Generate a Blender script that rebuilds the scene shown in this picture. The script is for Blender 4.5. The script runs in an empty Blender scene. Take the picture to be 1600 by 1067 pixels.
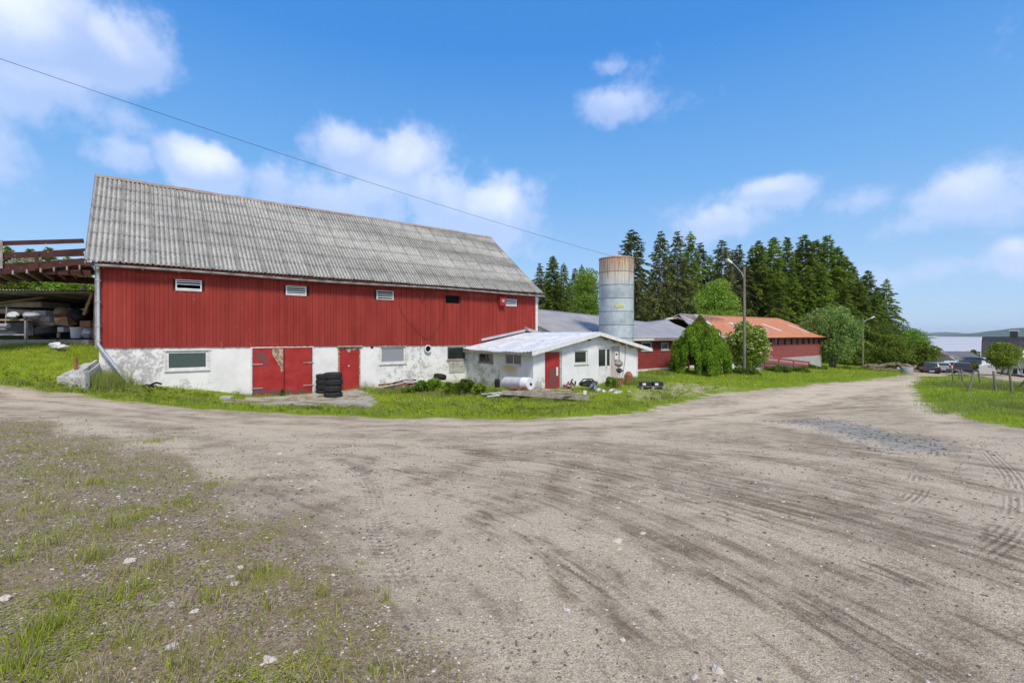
import bpy, math, random
import numpy as np
from mathutils import Vector, Matrix
R=math.radians
rnd=random.Random(7); rng=np.random.default_rng(11)
S=bpy.context.scene
# ------------------------------------------------------------------ camera, sky, sun, exposure
F=738.; CX=800.; HY=522.5; CH=1.7
cam=bpy.data.objects.new('camera',bpy.data.cameras.new('camera')); S.collection.objects.link(cam); S.camera=cam
cam.location=(0,0,CH); cam.rotation_euler=(R(90),0,0)
cam.data.sensor_width=36; cam.data.lens=36*F/1600; cam.data.shift_y=-(533.5-HY)/1600
cam.data.clip_start=.05; cam.data.clip_end=30000
S.view_settings.view_transform='Standard'; S.view_settings.look='None'; S.view_settings.gamma=1
S.view_settings.exposure=0.55
SUN_EL=R(52); SUN_AZ=R(158)      # azimuth clockwise from +Y (sun behind and right of the camera)
w=bpy.data.worlds.new('World'); S.world=w; w.use_nodes=True
def N(nt,t,**k):
    n=nt.nodes.new(t)
    for a,b in k.items():
        if a=='i':
            for q,v in b.items(): n.inputs[q].default_value=v
        else: setattr(n,a,b)
    return n
def mth(nt,op,a,b=None,c=None,clamp=False):
    n=nt.nodes.new('ShaderNodeMath'); n.operation=op; n.use_clamp=clamp
    for i,v in enumerate((a,b,c)):
        if v is None: continue
        if isinstance(v,(int,float)): n.inputs[i].default_value=v
        else: nt.links.new(v,n.inputs[i])
    return n.outputs[0]
def mix(nt,f,a,b,mode='MIX'):
    n=nt.nodes.new('ShaderNodeMix'); n.data_type='RGBA'; n.blend_type=mode
    for i,v in ((0,f),(6,a),(7,b)):
        if hasattr(v,'is_linked'): nt.links.new(v,n.inputs[i])
        elif isinstance(v,(int,float)): n.inputs[i].default_value=v
        else: n.inputs[i].default_value=(*v,1) if len(v)==3 else v
    return n.outputs[2]
def sstep(nt,v,a,b,lo=0.,hi=1.,kind='SMOOTHSTEP'):
    n=nt.nodes.new('ShaderNodeMapRange'); n.interpolation_type=kind
    nt.links.new(v,n.inputs[0]); n.inputs[1].default_value=a; n.inputs[2].default_value=b
    n.inputs[3].default_value=lo; n.inputs[4].default_value=hi
    return n.outputs[0]
def noise(nt,vec,scale,detail=4,rough=.55,dist=0.,dim='3D'):
    n=nt.nodes.new('ShaderNodeTexNoise'); n.noise_dimensions=dim
    if vec is not None: nt.links.new(vec,n.inputs['Vector'])
    n.inputs['Scale'].default_value=scale; n.inputs['Detail'].default_value=detail
    n.inputs['Roughness'].default_value=rough; n.inputs['Distortion'].default_value=dist
    return n.outputs['Fac']
nt=w.node_tree; bgn=nt.nodes['Background']
sky=N(nt,'ShaderNodeTexSky',sky_type='NISHITA',sun_disc=False,sun_elevation=SUN_EL,sun_rotation=SUN_AZ,
      air_density=1.0,dust_density=.3,ozone_density=2.5,altitude=0)
tc=N(nt,'ShaderNodeTexCoord'); sep=N(nt,'ShaderNodeSeparateXYZ'); nt.links.new(tc.outputs['Generated'],sep.inputs[0])
hsv=N(nt,'ShaderNodeHueSaturation',i={'Hue':.5,'Saturation':1.15,'Value':1.0}); nt.links.new(sky.outputs[0],hsv.inputs['Color'])
az=mth(nt,'ARCTAN2',sep.outputs[0],sep.outputs[1]); el=mth(nt,'ARCSINE',sep.outputs[2])
CLOUDS=[(30,45,190,115,1.3),(190,95,105,60,.95),(70,148,220,42,.7),(185,248,75,32,.62),(318,262,60,44,1.2),(430,285,120,48,.72),
 (545,245,75,45,.9),(620,270,90,60,1.),(700,320,90,60,.9),(772,340,62,56,1.1),(560,320,210,50,.75),
 (980,160,60,34,.78),(963,96,34,16,.52),(1190,314,105,32,.82),(1125,352,75,34,.9),(1350,314,115,28,.58),
 (1540,312,135,54,.86),(1597,405,50,40,.8),(1450,345,100,30,.6),(-260,150,320,190,1.2),(1900,260,260,110,.9),(1480,425,160,26,.42)]
wn=N(nt,'ShaderNodeTexNoise',i={'Scale':5.,'Detail':5.,'Roughness':.55}); nt.links.new(tc.outputs['Generated'],wn.inputs['Vector'])
ws=N(nt,'ShaderNodeSeparateColor'); nt.links.new(wn.outputs['Color'],ws.inputs[0])
azw=mth(nt,'ADD',az,mth(nt,'MULTIPLY_ADD',ws.outputs[0],.15,-.075)); elw=mth(nt,'ADD',el,mth(nt,'MULTIPLY_ADD',ws.outputs[1],.09,-.045))
tot=None; lowtot=None
for px,py,rx,ry,s in CLOUDS:
    a=math.atan((px-CX)/F); e=math.atan((HY-py)/math.hypot(F,px-CX))
    ra=rx/F*math.cos(a)**2; re=ry/math.hypot(F,px-CX)
    dx=mth(nt,'MULTIPLY_ADD',azw,1/ra,-a/ra); dy=mth(nt,'MULTIPLY_ADD',elw,1/re,-e/re)
    d2=mth(nt,'ADD',mth(nt,'MULTIPLY',dx,dx),mth(nt,'MULTIPLY',dy,dy))
    g=mth(nt,'MULTIPLY',mth(nt,'POWER',2.718,mth(nt,'MULTIPLY',d2,-.9)),s)
    tot=g if tot is None else mth(nt,'MAXIMUM',tot,g)
    lw=mth(nt,'MULTIPLY',g,mth(nt,'MULTIPLY_ADD',dy,.5,.5,clamp=True))
    lowtot=lw if lowtot is None else mth(nt,'MAXIMUM',lowtot,lw)
puff=noise(nt,tc.outputs['Generated'],9,10,.62)
dens=mth(nt,'ADD',tot,mth(nt,'MULTIPLY_ADD',puff,1.5,-.86))
cov=sstep(nt,dens,.10,.56); 
white=sstep(nt,mth(nt,'ADD',lowtot,mth(nt,'MULTIPLY_ADD',puff,.5,-.28)),.22,.8)
ccol=mix(nt,white,(4.3,4.8,6.6),(6.3,6.6,7.4))
wisp=noise(nt,tc.outputs['Generated'],4.,6,.6); 
covw=mth(nt,'MULTIPLY',cov,mth(nt,'MULTIPLY_ADD',white,.36,.50),clamp=True)
back=mth(nt,'MULTIPLY',sstep(nt,mth(nt,'MULTIPLY_ADD',puff,.5,mth(nt,'MULTIPLY',sep.outputs[1],-1.)),.15,.5),.7); covw=mth(nt,'MAXIMUM',covw,back)  # unseen cloud cover behind the camera, added to whiten the ambient light
ramp=N(nt,'ShaderNodeValToRGB'); nt.links.new(mth(nt,'MULTIPLY_ADD',el,1/1.2,0.,clamp=True),ramp.inputs[0]); cr=ramp.color_ramp
for k_,(ps,c_) in enumerate(((0,(.45,.66,.93)),(.10,(.37,.60,.93)),(.25,(.185,.46,.90)),(.45,(.06,.30,.81)),(1,(.04,.18,.55)))):
    e_=cr.elements[k_] if k_<2 else cr.elements.new(ps); e_.position=ps; e_.color=(*c_,1)
sc_=mix(nt,1.,ramp.outputs[0],(6.0,6.0,6.0),'MULTIPLY')
skb=mix(nt,.85,hsv.outputs[0],sc_)
skc=mix(nt,covw,skb,ccol)
nt.links.new(skc,bgn.inputs[0]); bgn.inputs[1].default_value=.115
sl=bpy.data.lights.new('sun','SUN'); sl.energy=2.4; sl.angle=R(12); sl.color=(1,.92,.80)
so=bpy.data.objects.new('sun',sl); S.collection.objects.link(so)
sd=Vector((math.sin(SUN_AZ)*math.cos(SUN_EL),math.cos(SUN_AZ)*math.cos(SUN_EL),math.sin(SUN_EL)))
so.rotation_euler=sd.to_track_quat('Z','Y').to_euler(); so.location=(0,0,60)

# ------------------------------------------------------------------ helpers
v1=np.array([1740-CX,F]); v1/=np.linalg.norm(v1); v2=np.array([-v1[1],v1[0]])
def W(px,py,Y): return Vector(((px-CX)/F*Y,Y,CH+(HY-py)/F*Y))
class Frame:
    def __init__(s,o,ax,ay): s.o=np.array(o,float); s.ax=np.array(ax,float); s.ay=np.array(ay,float)
    def __call__(s,x,y,z): q=s.o+x*s.ax+y*s.ay; return (q[0],q[1],z)
    def at(s,px,py,y=0):     # pixel on the plane y=const of the frame -> (x,z)
        P=s.o+y*s.ay; k=(px-CX)/F; t=(k*P[1]-P[0])/(s.ax[0]-k*s.ax[1]); q=P+t*s.ax
        return t, CH+(HY-py)/F*q[1]
    def side(s,px,py,x=0):   # pixel on the plane x=const -> (y,z)
        P=s.o+x*s.ax; k=(px-CX)/F; t=(k*P[1]-P[0])/(s.ay[0]-k*s.ay[1]); q=P+t*s.ay
        return t, CH+(HY-py)/F*q[1]
ID=Frame((0,0),(1,0),(0,1))
def rotframe(o,a): return Frame(o,(math.cos(a),math.sin(a)),(-math.sin(a),math.cos(a)))
def link(o,parent=None):
    S.collection.objects.link(o)
    if parent is not None: o.parent=parent
    return o
def tag(o,label=None,cat=None,group=None,kind=None):
    if label: o['label']=label
    if cat: o['category']=cat
    if group: o['group']=group
    if kind: o['kind']=kind
    return o
def thing(name,label,cat,loc=(0,0,0),rz=0,group=None):
    o=bpy.data.objects.new(name,None); link(o); o.location=loc; o.rotation_euler=(0,0,rz); o.empty_display_size=.2
    return tag(o,label,cat,group)
def wmat(o):
    m=Matrix.LocRotScale(o.location,o.rotation_euler,o.scale)
    return (wmat(o.parent)@m) if o.parent else m
class MB:
    def __init__(s,fr=ID): s.v=[]; s.f=[]; s.m=[]; s.fr=fr; s.mi=0
    def pt(s,p): s.v.append(s.fr(*p)); return len(s.v)-1
    def face(s,pts): i=[s.pt(p) for p in pts]; s.f.append(i); s.m.append(s.mi)
    def hexa(s,p):   # 8 corners: bottom 4 ccw, top 4 ccw
        b=len(s.v)
        for q in p: s.v.append(s.fr(*q))
        for q in ((3,2,1,0),(4,5,6,7),(0,1,5,4),(1,2,6,5),(2,3,7,6),(3,0,4,7)): s.f.append([b+i for i in q]); s.m.append(s.mi)
        return s
    def box(s,x0,x1,y0,y1,z0,z1):
        return s.hexa([(x0,y0,z0),(x1,y0,z0),(x1,y1,z0),(x0,y1,z0),(x0,y0,z1),(x1,y0,z1),(x1,y1,z1),(x0,y1,z1)])
    def beam(s,a,b,wd,h,up=(0,0,1)):   # rectangular bar from a to b (frame coords)
        a=Vector(a); b=Vector(b); d=(b-a).normalized(); u=Vector(up)
        if abs(d.dot(u))>.95: u=Vector((0,1,0))
        sx=d.cross(u).normalized()*wd/2; sz=sx.cross(d).normalized()*h/2
        return s.hexa([a-sx-sz,a+sx-sz,b+sx-sz,b-sx-sz,a-sx+sz,a+sx+sz,b+sx+sz,b-sx+sz])
    def tube(s,pts,r,n=8,cap=True):
        pts=[Vector(p) for p in pts]; rs=r if hasattr(r,'__len__') else [r]*len(pts); rings=[]
        ref=None
        for i,p in enumerate(pts):
            d=(pts[min(i+1,len(pts)-1)]-pts[max(i-1,0)]).normalized()
            if ref is None: ref=Vector((0,0,1)) if abs(d.z)<.9 else Vector((1,0,0))
            a=d.cross(ref).normalized(); b=a.cross(d).normalized(); ref=b
            k=len(s.v)
            for j in range(n):
                q=p+(a*math.cos(j*2*math.pi/n)+b*math.sin(j*2*math.pi/n))*rs[i]; s.v.append(s.fr(*q))
            rings.append(k)
        for i in range(len(rings)-1):
            for j in range(n):
                s.f.append([rings[i]+j,rings[i+1]+j,rings[i+1]+(j+1)%n,rings[i]+(j+1)%n]); s.m.append(s.mi)
        if cap: s.f.append([rings[0]+j for j in range(n)]); s.m.append(s.mi); s.f.append([rings[-1]+j for j in reversed(range(n))]); s.m.append(s.mi)
        return s
    def lathe(s,c,prof,n=24,axis=None):   # profile [(r,h)] about vertical axis at c
        k=len(s.v)
        for r,h in prof:
            for j in range(n):
                a=j*2*math.pi/n
                if axis is None: q=(c[0]+r*math.cos(a),c[1]+r*math.sin(a),c[2]+h)
                else:
                    A,U,V=axis; q=Vector(c)+A*h+U*(r*math.cos(a))+V*(r*math.sin(a))
                s.v.append(s.fr(*q))
        for i in range(len(prof)-1):
            for j in range(n): s.f.append([k+i*n+j,k+i*n+(j+1)%n,k+(i+1)*n+(j+1)%n,k+(i+1)*n+j]); s.m.append(s.mi)
        return s
    def blob(s,c,r,seed=0,n=10,am=.25,flat=1.):
        q=random.Random(seed); k=len(s.v); ph=[q.uniform(0,6.28) for _ in range(6)]
        for i in range(n+1):
            th=math.pi*i/n
            for j in range(n*2):
                a=math.pi*j/n
                m=1+am*(math.sin(2*a+ph[0])*math.sin(th+ph[1])+.6*math.sin(3*a+ph[2]+2*th)+.5*math.cos(4*th+ph[3]+a)*math.sin(th))
                s.v.append(s.fr(c[0]+r[0]*m*math.sin(th)*math.cos(a),c[1]+r[1]*m*math.sin(th)*math.sin(a),c[2]+r[2]*m*math.cos(th)))
        for i in range(n):
            for j in range(2*n): s.f.append([k+i*2*n+j,k+(i+1)*2*n+j,k+(i+1)*2*n+(j+1)%(2*n),k+i*2*n+(j+1)%(2*n)]); s.m.append(s.mi)
        return s
    def build(s,name,mats,parent=None,smooth=False,bevel=0,label=None,cat=None,group=None,kind=None,solid=0):
        mats=mats if isinstance(mats,(list,tuple)) else [mats]
        me=bpy.data.meshes.new(name); o=bpy.data.objects.new(name,me)
        vs=np.array(s.v)
        if parent is not None:
            inv=np.array(wmat(parent).inverted()); vs=vs@inv[:3,:3].T+inv[:3,3]
        else:
            c=np.array([(vs[:,0].min()+vs[:,0].max())/2,(vs[:,1].min()+vs[:,1].max())/2,vs[:,2].min()]); vs=vs-c; o.location=c
        me.from_pydata([tuple(v) for v in vs],[],s.f)
        for m in mats: me.materials.append(m)
        if len(mats)>1: me.polygons.foreach_set('material_index',s.m)
        if smooth: me.polygons.foreach_set('use_smooth',[True]*len(me.polygons))
        me.update()
        link(o,parent)
        if solid:
            md=o.modifiers.new('solid','SOLIDIFY'); md.thickness=solid; md.offset=0
        if bevel:
            md=o.modifiers.new('bevel','BEVEL'); md.width=bevel; md.segments=2; md.limit_method='ANGLE'
        if smooth: 
            try: me.set_sharp_from_angle(angle=R(45))
            except Exception: pass
        return tag(o,label,cat,group,kind)
def npmesh(name,verts,faces,mats,parent=None,loc=None,mi=None,attrs=None,smooth=False,**t):
    me=bpy.data.meshes.new(name); o=bpy.data.objects.new(name,me); n=faces.shape[1]
    if loc is not None: o.location=loc
    me.vertices.add(len(verts)); me.vertices.foreach_set('co',np.ascontiguousarray(verts,dtype=np.float32).ravel())
    me.loops.add(faces.size); me.loops.foreach_set('vertex_index',np.ascontiguousarray(faces,dtype=np.int32).ravel())
    me.polygons.add(len(faces)); me.polygons.foreach_set('loop_start',np.arange(0,faces.size,n,dtype=np.int32))
    for m in (mats if isinstance(mats,(list,tuple)) else [mats]): me.materials.append(m)
    if mi is not None: me.polygons.foreach_set('material_index',mi.astype(np.int32))
    me.polygons.foreach_set('use_smooth',np.full(len(faces),smooth))
    for k,v in (attrs or {}).items():
        a=me.attributes.new(k,'FLOAT','POINT'); a.data.foreach_set('value',v.astype(np.float32))
    me.update(calc_edges=True); link(o,parent); return tag(o,**t)
def copytree(o,parent=None):
    c=o.copy(); S.collection.objects.link(c); c.parent=parent
    for ch in list(o.children): copytree(ch,c)
    return c
# ------------------------------------------------------------------ materials
def mat(name,c1,c2=None,rough=.8,scale=3.,metal=0.,bump=0.,bscale=None,detail=5,lo=.35,hi=.65,spec=.3,c3=None,s3=1.,lo3=.5,hi3=.6,stretch=None):
    m=bpy.data.materials.new(name); m.use_nodes=True; nt=m.node_tree; p=nt.nodes['Principled BSDF']
    p.inputs['Roughness'].default_value=rough; p.inputs['Metallic'].default_value=metal; p.inputs['Specular IOR Level'].default_value=spec
    tcn=N(nt,'ShaderNodeTexCoord'); vec=tcn.outputs['Object']
    if stretch:
        mp=N(nt,'ShaderNodeMapping'); mp.inputs['Scale'].default_value=stretch; nt.links.new(vec,mp.inputs[0]); vec=mp.outputs[0]
    if c2 is None: p.inputs['Base Color'].default_value=(*c1,1)
    else:
        col=mix(nt,sstep(nt,noise(nt,vec,scale,detail,.6),lo,hi,kind='LINEAR'),c1,c2)
        if c3: col=mix(nt,sstep(nt,noise(nt,vec,s3,6,.65),lo3,hi3),col,c3)
        nt.links.new(col,p.inputs['Base Color'])
    if bump:
        b=N(nt,'ShaderNodeBump',i={'Strength':1.,'Distance':bump}); nt.links.new(noise(nt,vec,bscale or scale*4,6,.6),b.inputs['Height']); nt.links.new(b.outputs[0],p.inputs['Normal'])
    return m
M={}
M['board']=mat('red_board_paint',(.245,.024,.016),(.31,.038,.027),.75,1.2,bump=.003,bscale=30,c3=(.45,.27,.22),s3=14,lo3=.66,hi3=.76,stretch=(1,1,.35))
M['red']=mat('red_door_paint',(.30,.018,.015),(.38,.035,.03),.6,2.,c3=(.16,.10,.09),s3=2.2,lo3=.62,hi3=.66)
def boardtone(m,lo,hi):
    nt=m.node_tree; p=nt.nodes['Principled BSDF']; old=p.inputs['Base Color'].links[0].from_socket; g=N(nt,'ShaderNodeNewGeometry'); t_=N(nt,'ShaderNodeTexCoord'); s_=N(nt,'ShaderNodeSeparateXYZ'); nt.links.new(t_.outputs['Object'],s_.inputs[0])
    v=mth(nt,'MULTIPLY_ADD',g.outputs['Random Per Island'],hi-lo,lo); c=N(nt,'ShaderNodeCombineColor'); [nt.links.new(v,c.inputs[i]) for i in range(3)]
    col=mix(nt,1.,old,c.outputs[0],'MULTIPLY')
    mp=N(nt,'ShaderNodeMapping'); mp.inputs['Scale'].default_value=(9,9,1.1); nt.links.new(t_.outputs['Object'],mp.inputs[0]); w_=noise(nt,mp.outputs[0],1.6,6,.7)
    low=sstep(nt,s_.outputs[2],3.2,2.2); right=sstep(nt,s_.outputs[0],9.,16.); wr=sstep(nt,mth(nt,'ADD',w_,mth(nt,'MULTIPLY_ADD',low,.09,mth(nt,'MULTIPLY',right,.07))),.70,.76)
    col=mix(nt,mth(nt,'MULTIPLY',wr,.65),col,(.42,.26,.22)); dk_=sstep(nt,w_,.34,.26); col=mix(nt,mth(nt,'MULTIPLY',dk_,.25),col,(.09,.012,.01)); nt.links.new(col,p.inputs['Base Color'])
boardtone(M['board'],.88,1.08)
M['redtrim']=mat('dark_red_timber',(.045,.017,.014),(.09,.032,.026),.8,2.,c3=(.3,.25,.22),s3=9,lo3=.64,hi3=.7)
M['white']=mat('white_painted_wood',(.74,.74,.72),(.60,.58,.54),.6,5.,c3=(.30,.27,.23),s3=9,lo3=.64,hi3=.7)
M['whitemetal']=mat('white_enamel',(.74,.76,.76),(.62,.63,.62),.45,3.)
M['grey']=mat('weathered_timber',(.21,.18,.15),(.36,.33,.29),.85,5.,bump=.003,bscale=20,stretch=(1,1,1))
M['polewood']=mat('grey_pole_wood',(.15,.125,.10),(.25,.215,.18),.85,5.,stretch=(1,1,.2))
M['wood']=mat('bare_timber',(.30,.2,.12),(.45,.34,.22),.8,4.)
M['dark']=mat('dark_interior',(.006,.006,.006),None,.9)  # near-black, paints in the shade behind openings and on the shed floor
M['rubber']=mat('tyre_rubber',(.018,.018,.019),(.035,.035,.036),.75,12.,bump=.004,bscale=50)
M['black']=mat('black_plastic',(.012,.012,.014),(.03,.03,.032),.45,6.)
M['cable']=mat('cable_sheath',(.03,.03,.03),None,.6)
M['galv']=mat('galvanised_steel',(.42,.46,.48),(.56,.60,.62),.42,1.5,metal=.45,lo=.3,hi=.7,c3=(.33,.36,.37),s3=5,lo3=.55,hi3=.7)
M['gutter']=mat('grey_gutter_metal',(.36,.36,.36),(.5,.49,.48),.55,4.,metal=.3,c3=(.25,.14,.09),s3=5,lo3=.6,hi3=.7)
M['concrete']=mat('concrete',(.34,.33,.31),(.48,.47,.44),.9,3.,bump=.01,bscale=15,c3=(.14,.15,.08),s3=2.5,lo3=.56,hi3=.66)
M['curtain']=mat('curtain',(.42,.42,.44),(.5,.5,.52),.9,4.)
M['rust']=mat('rusty_iron',(.20,.07,.035),(.34,.15,.08),.85,8.)
M['blue']=mat('blue_plastic',(.05,.13,.2),(.08,.2,.3),.5,5.)
M['cardboard']=mat('cardboard',(.30,.17,.09),(.36,.22,.12),.85,4.)
M['mattress']=mat('mattress_cloth',(.30,.26,.21),(.42,.37,.31),.9,3.)  # cloth colour lowered to hold some of the shade in the shed
M['cloth']=mat('white_cloth',(.68,.68,.7),(.55,.55,.58),.8,5.)
M['stone']=mat('grey_stone',(.25,.23,.21),(.42,.40,.37),.9,3.,bump=.02,bscale=8,c3=(.10,.13,.05),s3=2,lo3=.55,hi3=.65)
M['pale_stone']=mat('pale_stone',(.40,.37,.32),(.62,.59,.53),.85,8.,bump=.004,bscale=30)
M['bark']=mat('bark',(.10,.07,.05),(.19,.15,.12),.9,6.,bump=.02,bscale=12)
M['asb']=mat('asbestos_sheet',(.50,.49,.46),(.36,.355,.33),.9,2.2,bump=.004,bscale=40,lo=.3,hi=.7,c3=(.15,.145,.13),s3=13,lo3=.52,hi3=.66)
def roofmat(wl,sheet,x0):
    m=M['asb']; nt=m.node_tree; p=nt.nodes['Principled BSDF']; old=p.inputs['Base Color'].links[0].from_socket
    t_=N(nt,'ShaderNodeTexCoord'); s_=N(nt,'ShaderNodeSeparateXYZ'); nt.links.new(t_.outputs['Object'],s_.inputs[0])
    xx=mth(nt,'SUBTRACT',s_.outputs[0],x0); ph=mth(nt,'SINE',mth(nt,'MULTIPLY',xx,6.2832/wl)); n_=noise(nt,t_.outputs['Object'],1.3,5,.65)
    f=sstep(nt,mth(nt,'ADD',ph,mth(nt,'MULTIPLY_ADD',n_,1.6,-.8)),-.9,.3)
    c=mix(nt,f,(.36,.36,.34),(.98,.98,.96)); col=mix(nt,.85,old,c,'MULTIPLY')
    wn=N(nt,'ShaderNodeTexWhiteNoise',noise_dimensions='2D'); cv=N(nt,'ShaderNodeCombineXYZ'); nt.links.new(mth(nt,'FLOOR',mth(nt,'DIVIDE',xx,sheet)),cv.inputs[0]); nt.links.new(mth(nt,'FLOOR',mth(nt,'DIVIDE',s_.outputs[2],.66)),cv.inputs[1]); nt.links.new(cv.outputs[0],wn.inputs['Vector'])
    col=mix(nt,1.,col,mix(nt,wn.outputs['Value'],(.90,.90,.90),(1.06,1.06,1.04)),'MULTIPLY')
    fr_=mth(nt,'FRACT',mth(nt,'DIVIDE',xx,sheet)); sm=mth(nt,'MAXIMUM',sstep(nt,fr_,.055,.03),0.); col=mix(nt,mth(nt,'MULTIPLY',sm,.6),col,(.10,.10,.09))
    li=sstep(nt,noise(nt,t_.outputs['Object'],1.6,8,.75),.50,.66); col=mix(nt,mth(nt,'MULTIPLY',li,.35),col,(.20,.19,.165))
    nt.links.new(col,p.inputs['Base Color'])
roofmat(.165,.99,-5.55)
M['ridge']=mat('ridge_cap',(.24,.17,.13),(.34,.27,.22),.85,3.)
M['tin']=mat('tin_roof',(.50,.535,.56),(.60,.63,.65),.55,1.2,metal=.0,c3=(.34,.35,.33),s3=5,lo3=.58,hi3=.72)
M['ribtin']=mat('ribbed_tin_roof',(.47,.50,.52),(.60,.62,.63),.55,1.2,c3=(.30,.30,.28),s3=3,lo3=.55,hi3=.7)
def ribs(m,wl,y0):
    nt=m.node_tree; p=nt.nodes['Principled BSDF']; old=p.inputs['Base Color'].links[0].from_socket; t_=N(nt,'ShaderNodeTexCoord'); s_=N(nt,'ShaderNodeSeparateXYZ'); nt.links.new(t_.outputs['Object'],s_.inputs[0])
    ph=mth(nt,'SINE',mth(nt,'MULTIPLY',mth(nt,'SUBTRACT',s_.outputs[1],y0),6.2832/wl)); mp=N(nt,'ShaderNodeMapping'); mp.inputs['Scale'].default_value=(.5,6,1); nt.links.new(t_.outputs['Object'],mp.inputs[0]); st_=noise(nt,mp.outputs[0],1.2,6,.7)
    f=sstep(nt,mth(nt,'ADD',ph,mth(nt,'MULTIPLY_ADD',st_,2.4,-1.2)),-1.1,.2); nt.links.new(mix(nt,1.,old,mix(nt,f,(.58,.57,.54),(1.06,1.06,1.06)),'MULTIPLY'),p.inputs['Base Color'])
ribs(M['ribtin'],.28,-.38)
M['brickred']=None
M['greyroof']=mat('grey_fibre_roof',(.26,.255,.265),(.34,.33,.34),.7,.9,c3=(.42,.40,.38),s3=1.7,lo3=.55,hi3=.75)
M['orangeroof']=mat('orange_roof',(.47,.18,.085),(.56,.235,.12),.7,1.2,c3=(.36,.12,.06),s3=2.6,lo3=.55,hi3=.75)
M['concretewall']=mat('rough_concrete_wall',(.33,.33,.32),(.42,.42,.41),.9,2.)
M['blackroof']=mat('dark_tiles',(.035,.032,.035),(.065,.06,.065),.55,2.)
M['greytile']=mat('grey_tiles',(.12,.12,.125),(.16,.16,.165),.7,3.)
M['yellow']=mat('yellow_sign',(.65,.6,.1),None,.6)
def glassmat(name,col,rough=.08):
    m=bpy.data.materials.new(name); m.use_nodes=True; p=m.node_tree.nodes['Principled BSDF']
    p.inputs['Base Color'].default_value=(*col,1); p.inputs['Roughness'].default_value=rough; p.inputs['Specular IOR Level'].default_value=.7
    return m
M['glass']=glassmat('window_glass',(.02,.028,.025)); M['glassgreen']=glassmat('greenish_window_glass',(.05,.085,.075),.12)
M['pane_grey']=glassmat('dusty_pane',(.26,.27,.29),.35)
def carpaint(name,c): 
    m=glassmat(name,c,.3); m.node_tree.nodes['Principled BSDF'].inputs['Coat Weight'].default_value=.5; return m
# peeling plaster: white paint with flaked grey patches, more where the field pk is high
def plaster(name,spots,base=(.79,.78,.75),stain=None):
    m=bpy.data.materials.new(name); m.use_nodes=True; nt=m.node_tree; p=nt.nodes['Principled BSDF']; p.inputs['Roughness'].default_value=.85; p.inputs['Specular IOR Level'].default_value=.2
    g=N(nt,'ShaderNodeNewGeometry'); pos=g.outputs['Position']; n1=noise(nt,pos,2.2,8,.7); n2=noise(nt,pos,9,6,.7)
    fld=None
    for c,r,s in spots:
        d=N(nt,'ShaderNodeVectorMath',operation='DISTANCE'); nt.links.new(pos,d.inputs[0]); d.inputs[1].default_value=c
        q=sstep(nt,d.outputs['Value'],0,r,s,0,kind='SMOOTHERSTEP'); fld=q if fld is None else mth(nt,'MAXIMUM',fld,q)
    nn=mth(nt,'MULTIPLY_ADD',n2,.45,mth(nt,'MULTIPLY',n1,.55))
    thr=mth(nt,'ADD',nn,fld) if fld is not None else nn
    mask=sstep(nt,thr,.655,.68)
    mid=sstep(nt,thr,.60,.66)
    grey=mix(nt,sstep(nt,n2,.4,.6),(.36,.34,.31),(.50,.48,.45)); 
    soft=mix(nt,sstep(nt,noise(nt,pos,1.1,4,.6),.35,.7),base,tuple(c*.86 for c in base))
    col=mix(nt,mid,soft,(.58,.57,.55)); col=mix(nt,mask,col,grey)
    speck=sstep(nt,noise(nt,pos,26,3,.5),.70,.74); col=mix(nt,mth(nt,'MULTIPLY',speck,.6),col,(.2,.17,.12))
    dk=sstep(nt,mth(nt,'ADD',noise(nt,pos,5.,7,.75),mth(nt,'MULTIPLY_ADD',fld,.62,-.1)),.70,.73) if fld is not None else None
    if dk is not None: col=mix(nt,mth(nt,'MULTIPLY',dk,.75),col,(.10,.09,.07))
    zz=N(nt,'ShaderNodeSeparateXYZ'); nt.links.new(pos,zz.inputs[0])
    low=sstep(nt,mth(nt,'ADD',zz.outputs[2],mth(nt,'MULTIPLY',n1,-1.1)),-1.25,-1.75); col=mix(nt,mth(nt,'MULTIPLY',low,.75),col,(.25,.24,.17))
    if stain:
        d=N(nt,'ShaderNodeVectorMath',operation='DISTANCE'); sc=N(nt,'ShaderNodeVectorMath',operation='MULTIPLY'); nt.links.new(pos,sc.inputs[0]); sc.inputs[1].default_value=(1,1,2.); nt.links.new(sc.outputs[0],d.inputs[0]); d.inputs[1].default_value=(stain[0],stain[1],stain[2]*2)
        col=mix(nt,mth(nt,'MULTIPLY',sstep(nt,mth(nt,'ADD',d.outputs['Value'],mth(nt,'MULTIPLY_ADD',n1,1.6,-.8)),1.1,.1),.75),col,(.60,.34,.10))
    b=N(nt,'ShaderNodeBump',i={'Strength':.6,'Distance':.02}); nt.links.new(mth(nt,'MULTIPLY_ADD',mask,-.6,n2),b.inputs['Height']); nt.links.new(b.outputs[0],p.inputs['Normal'])
    nt.links.new(col,p.inputs['Base Color']); return m
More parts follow.
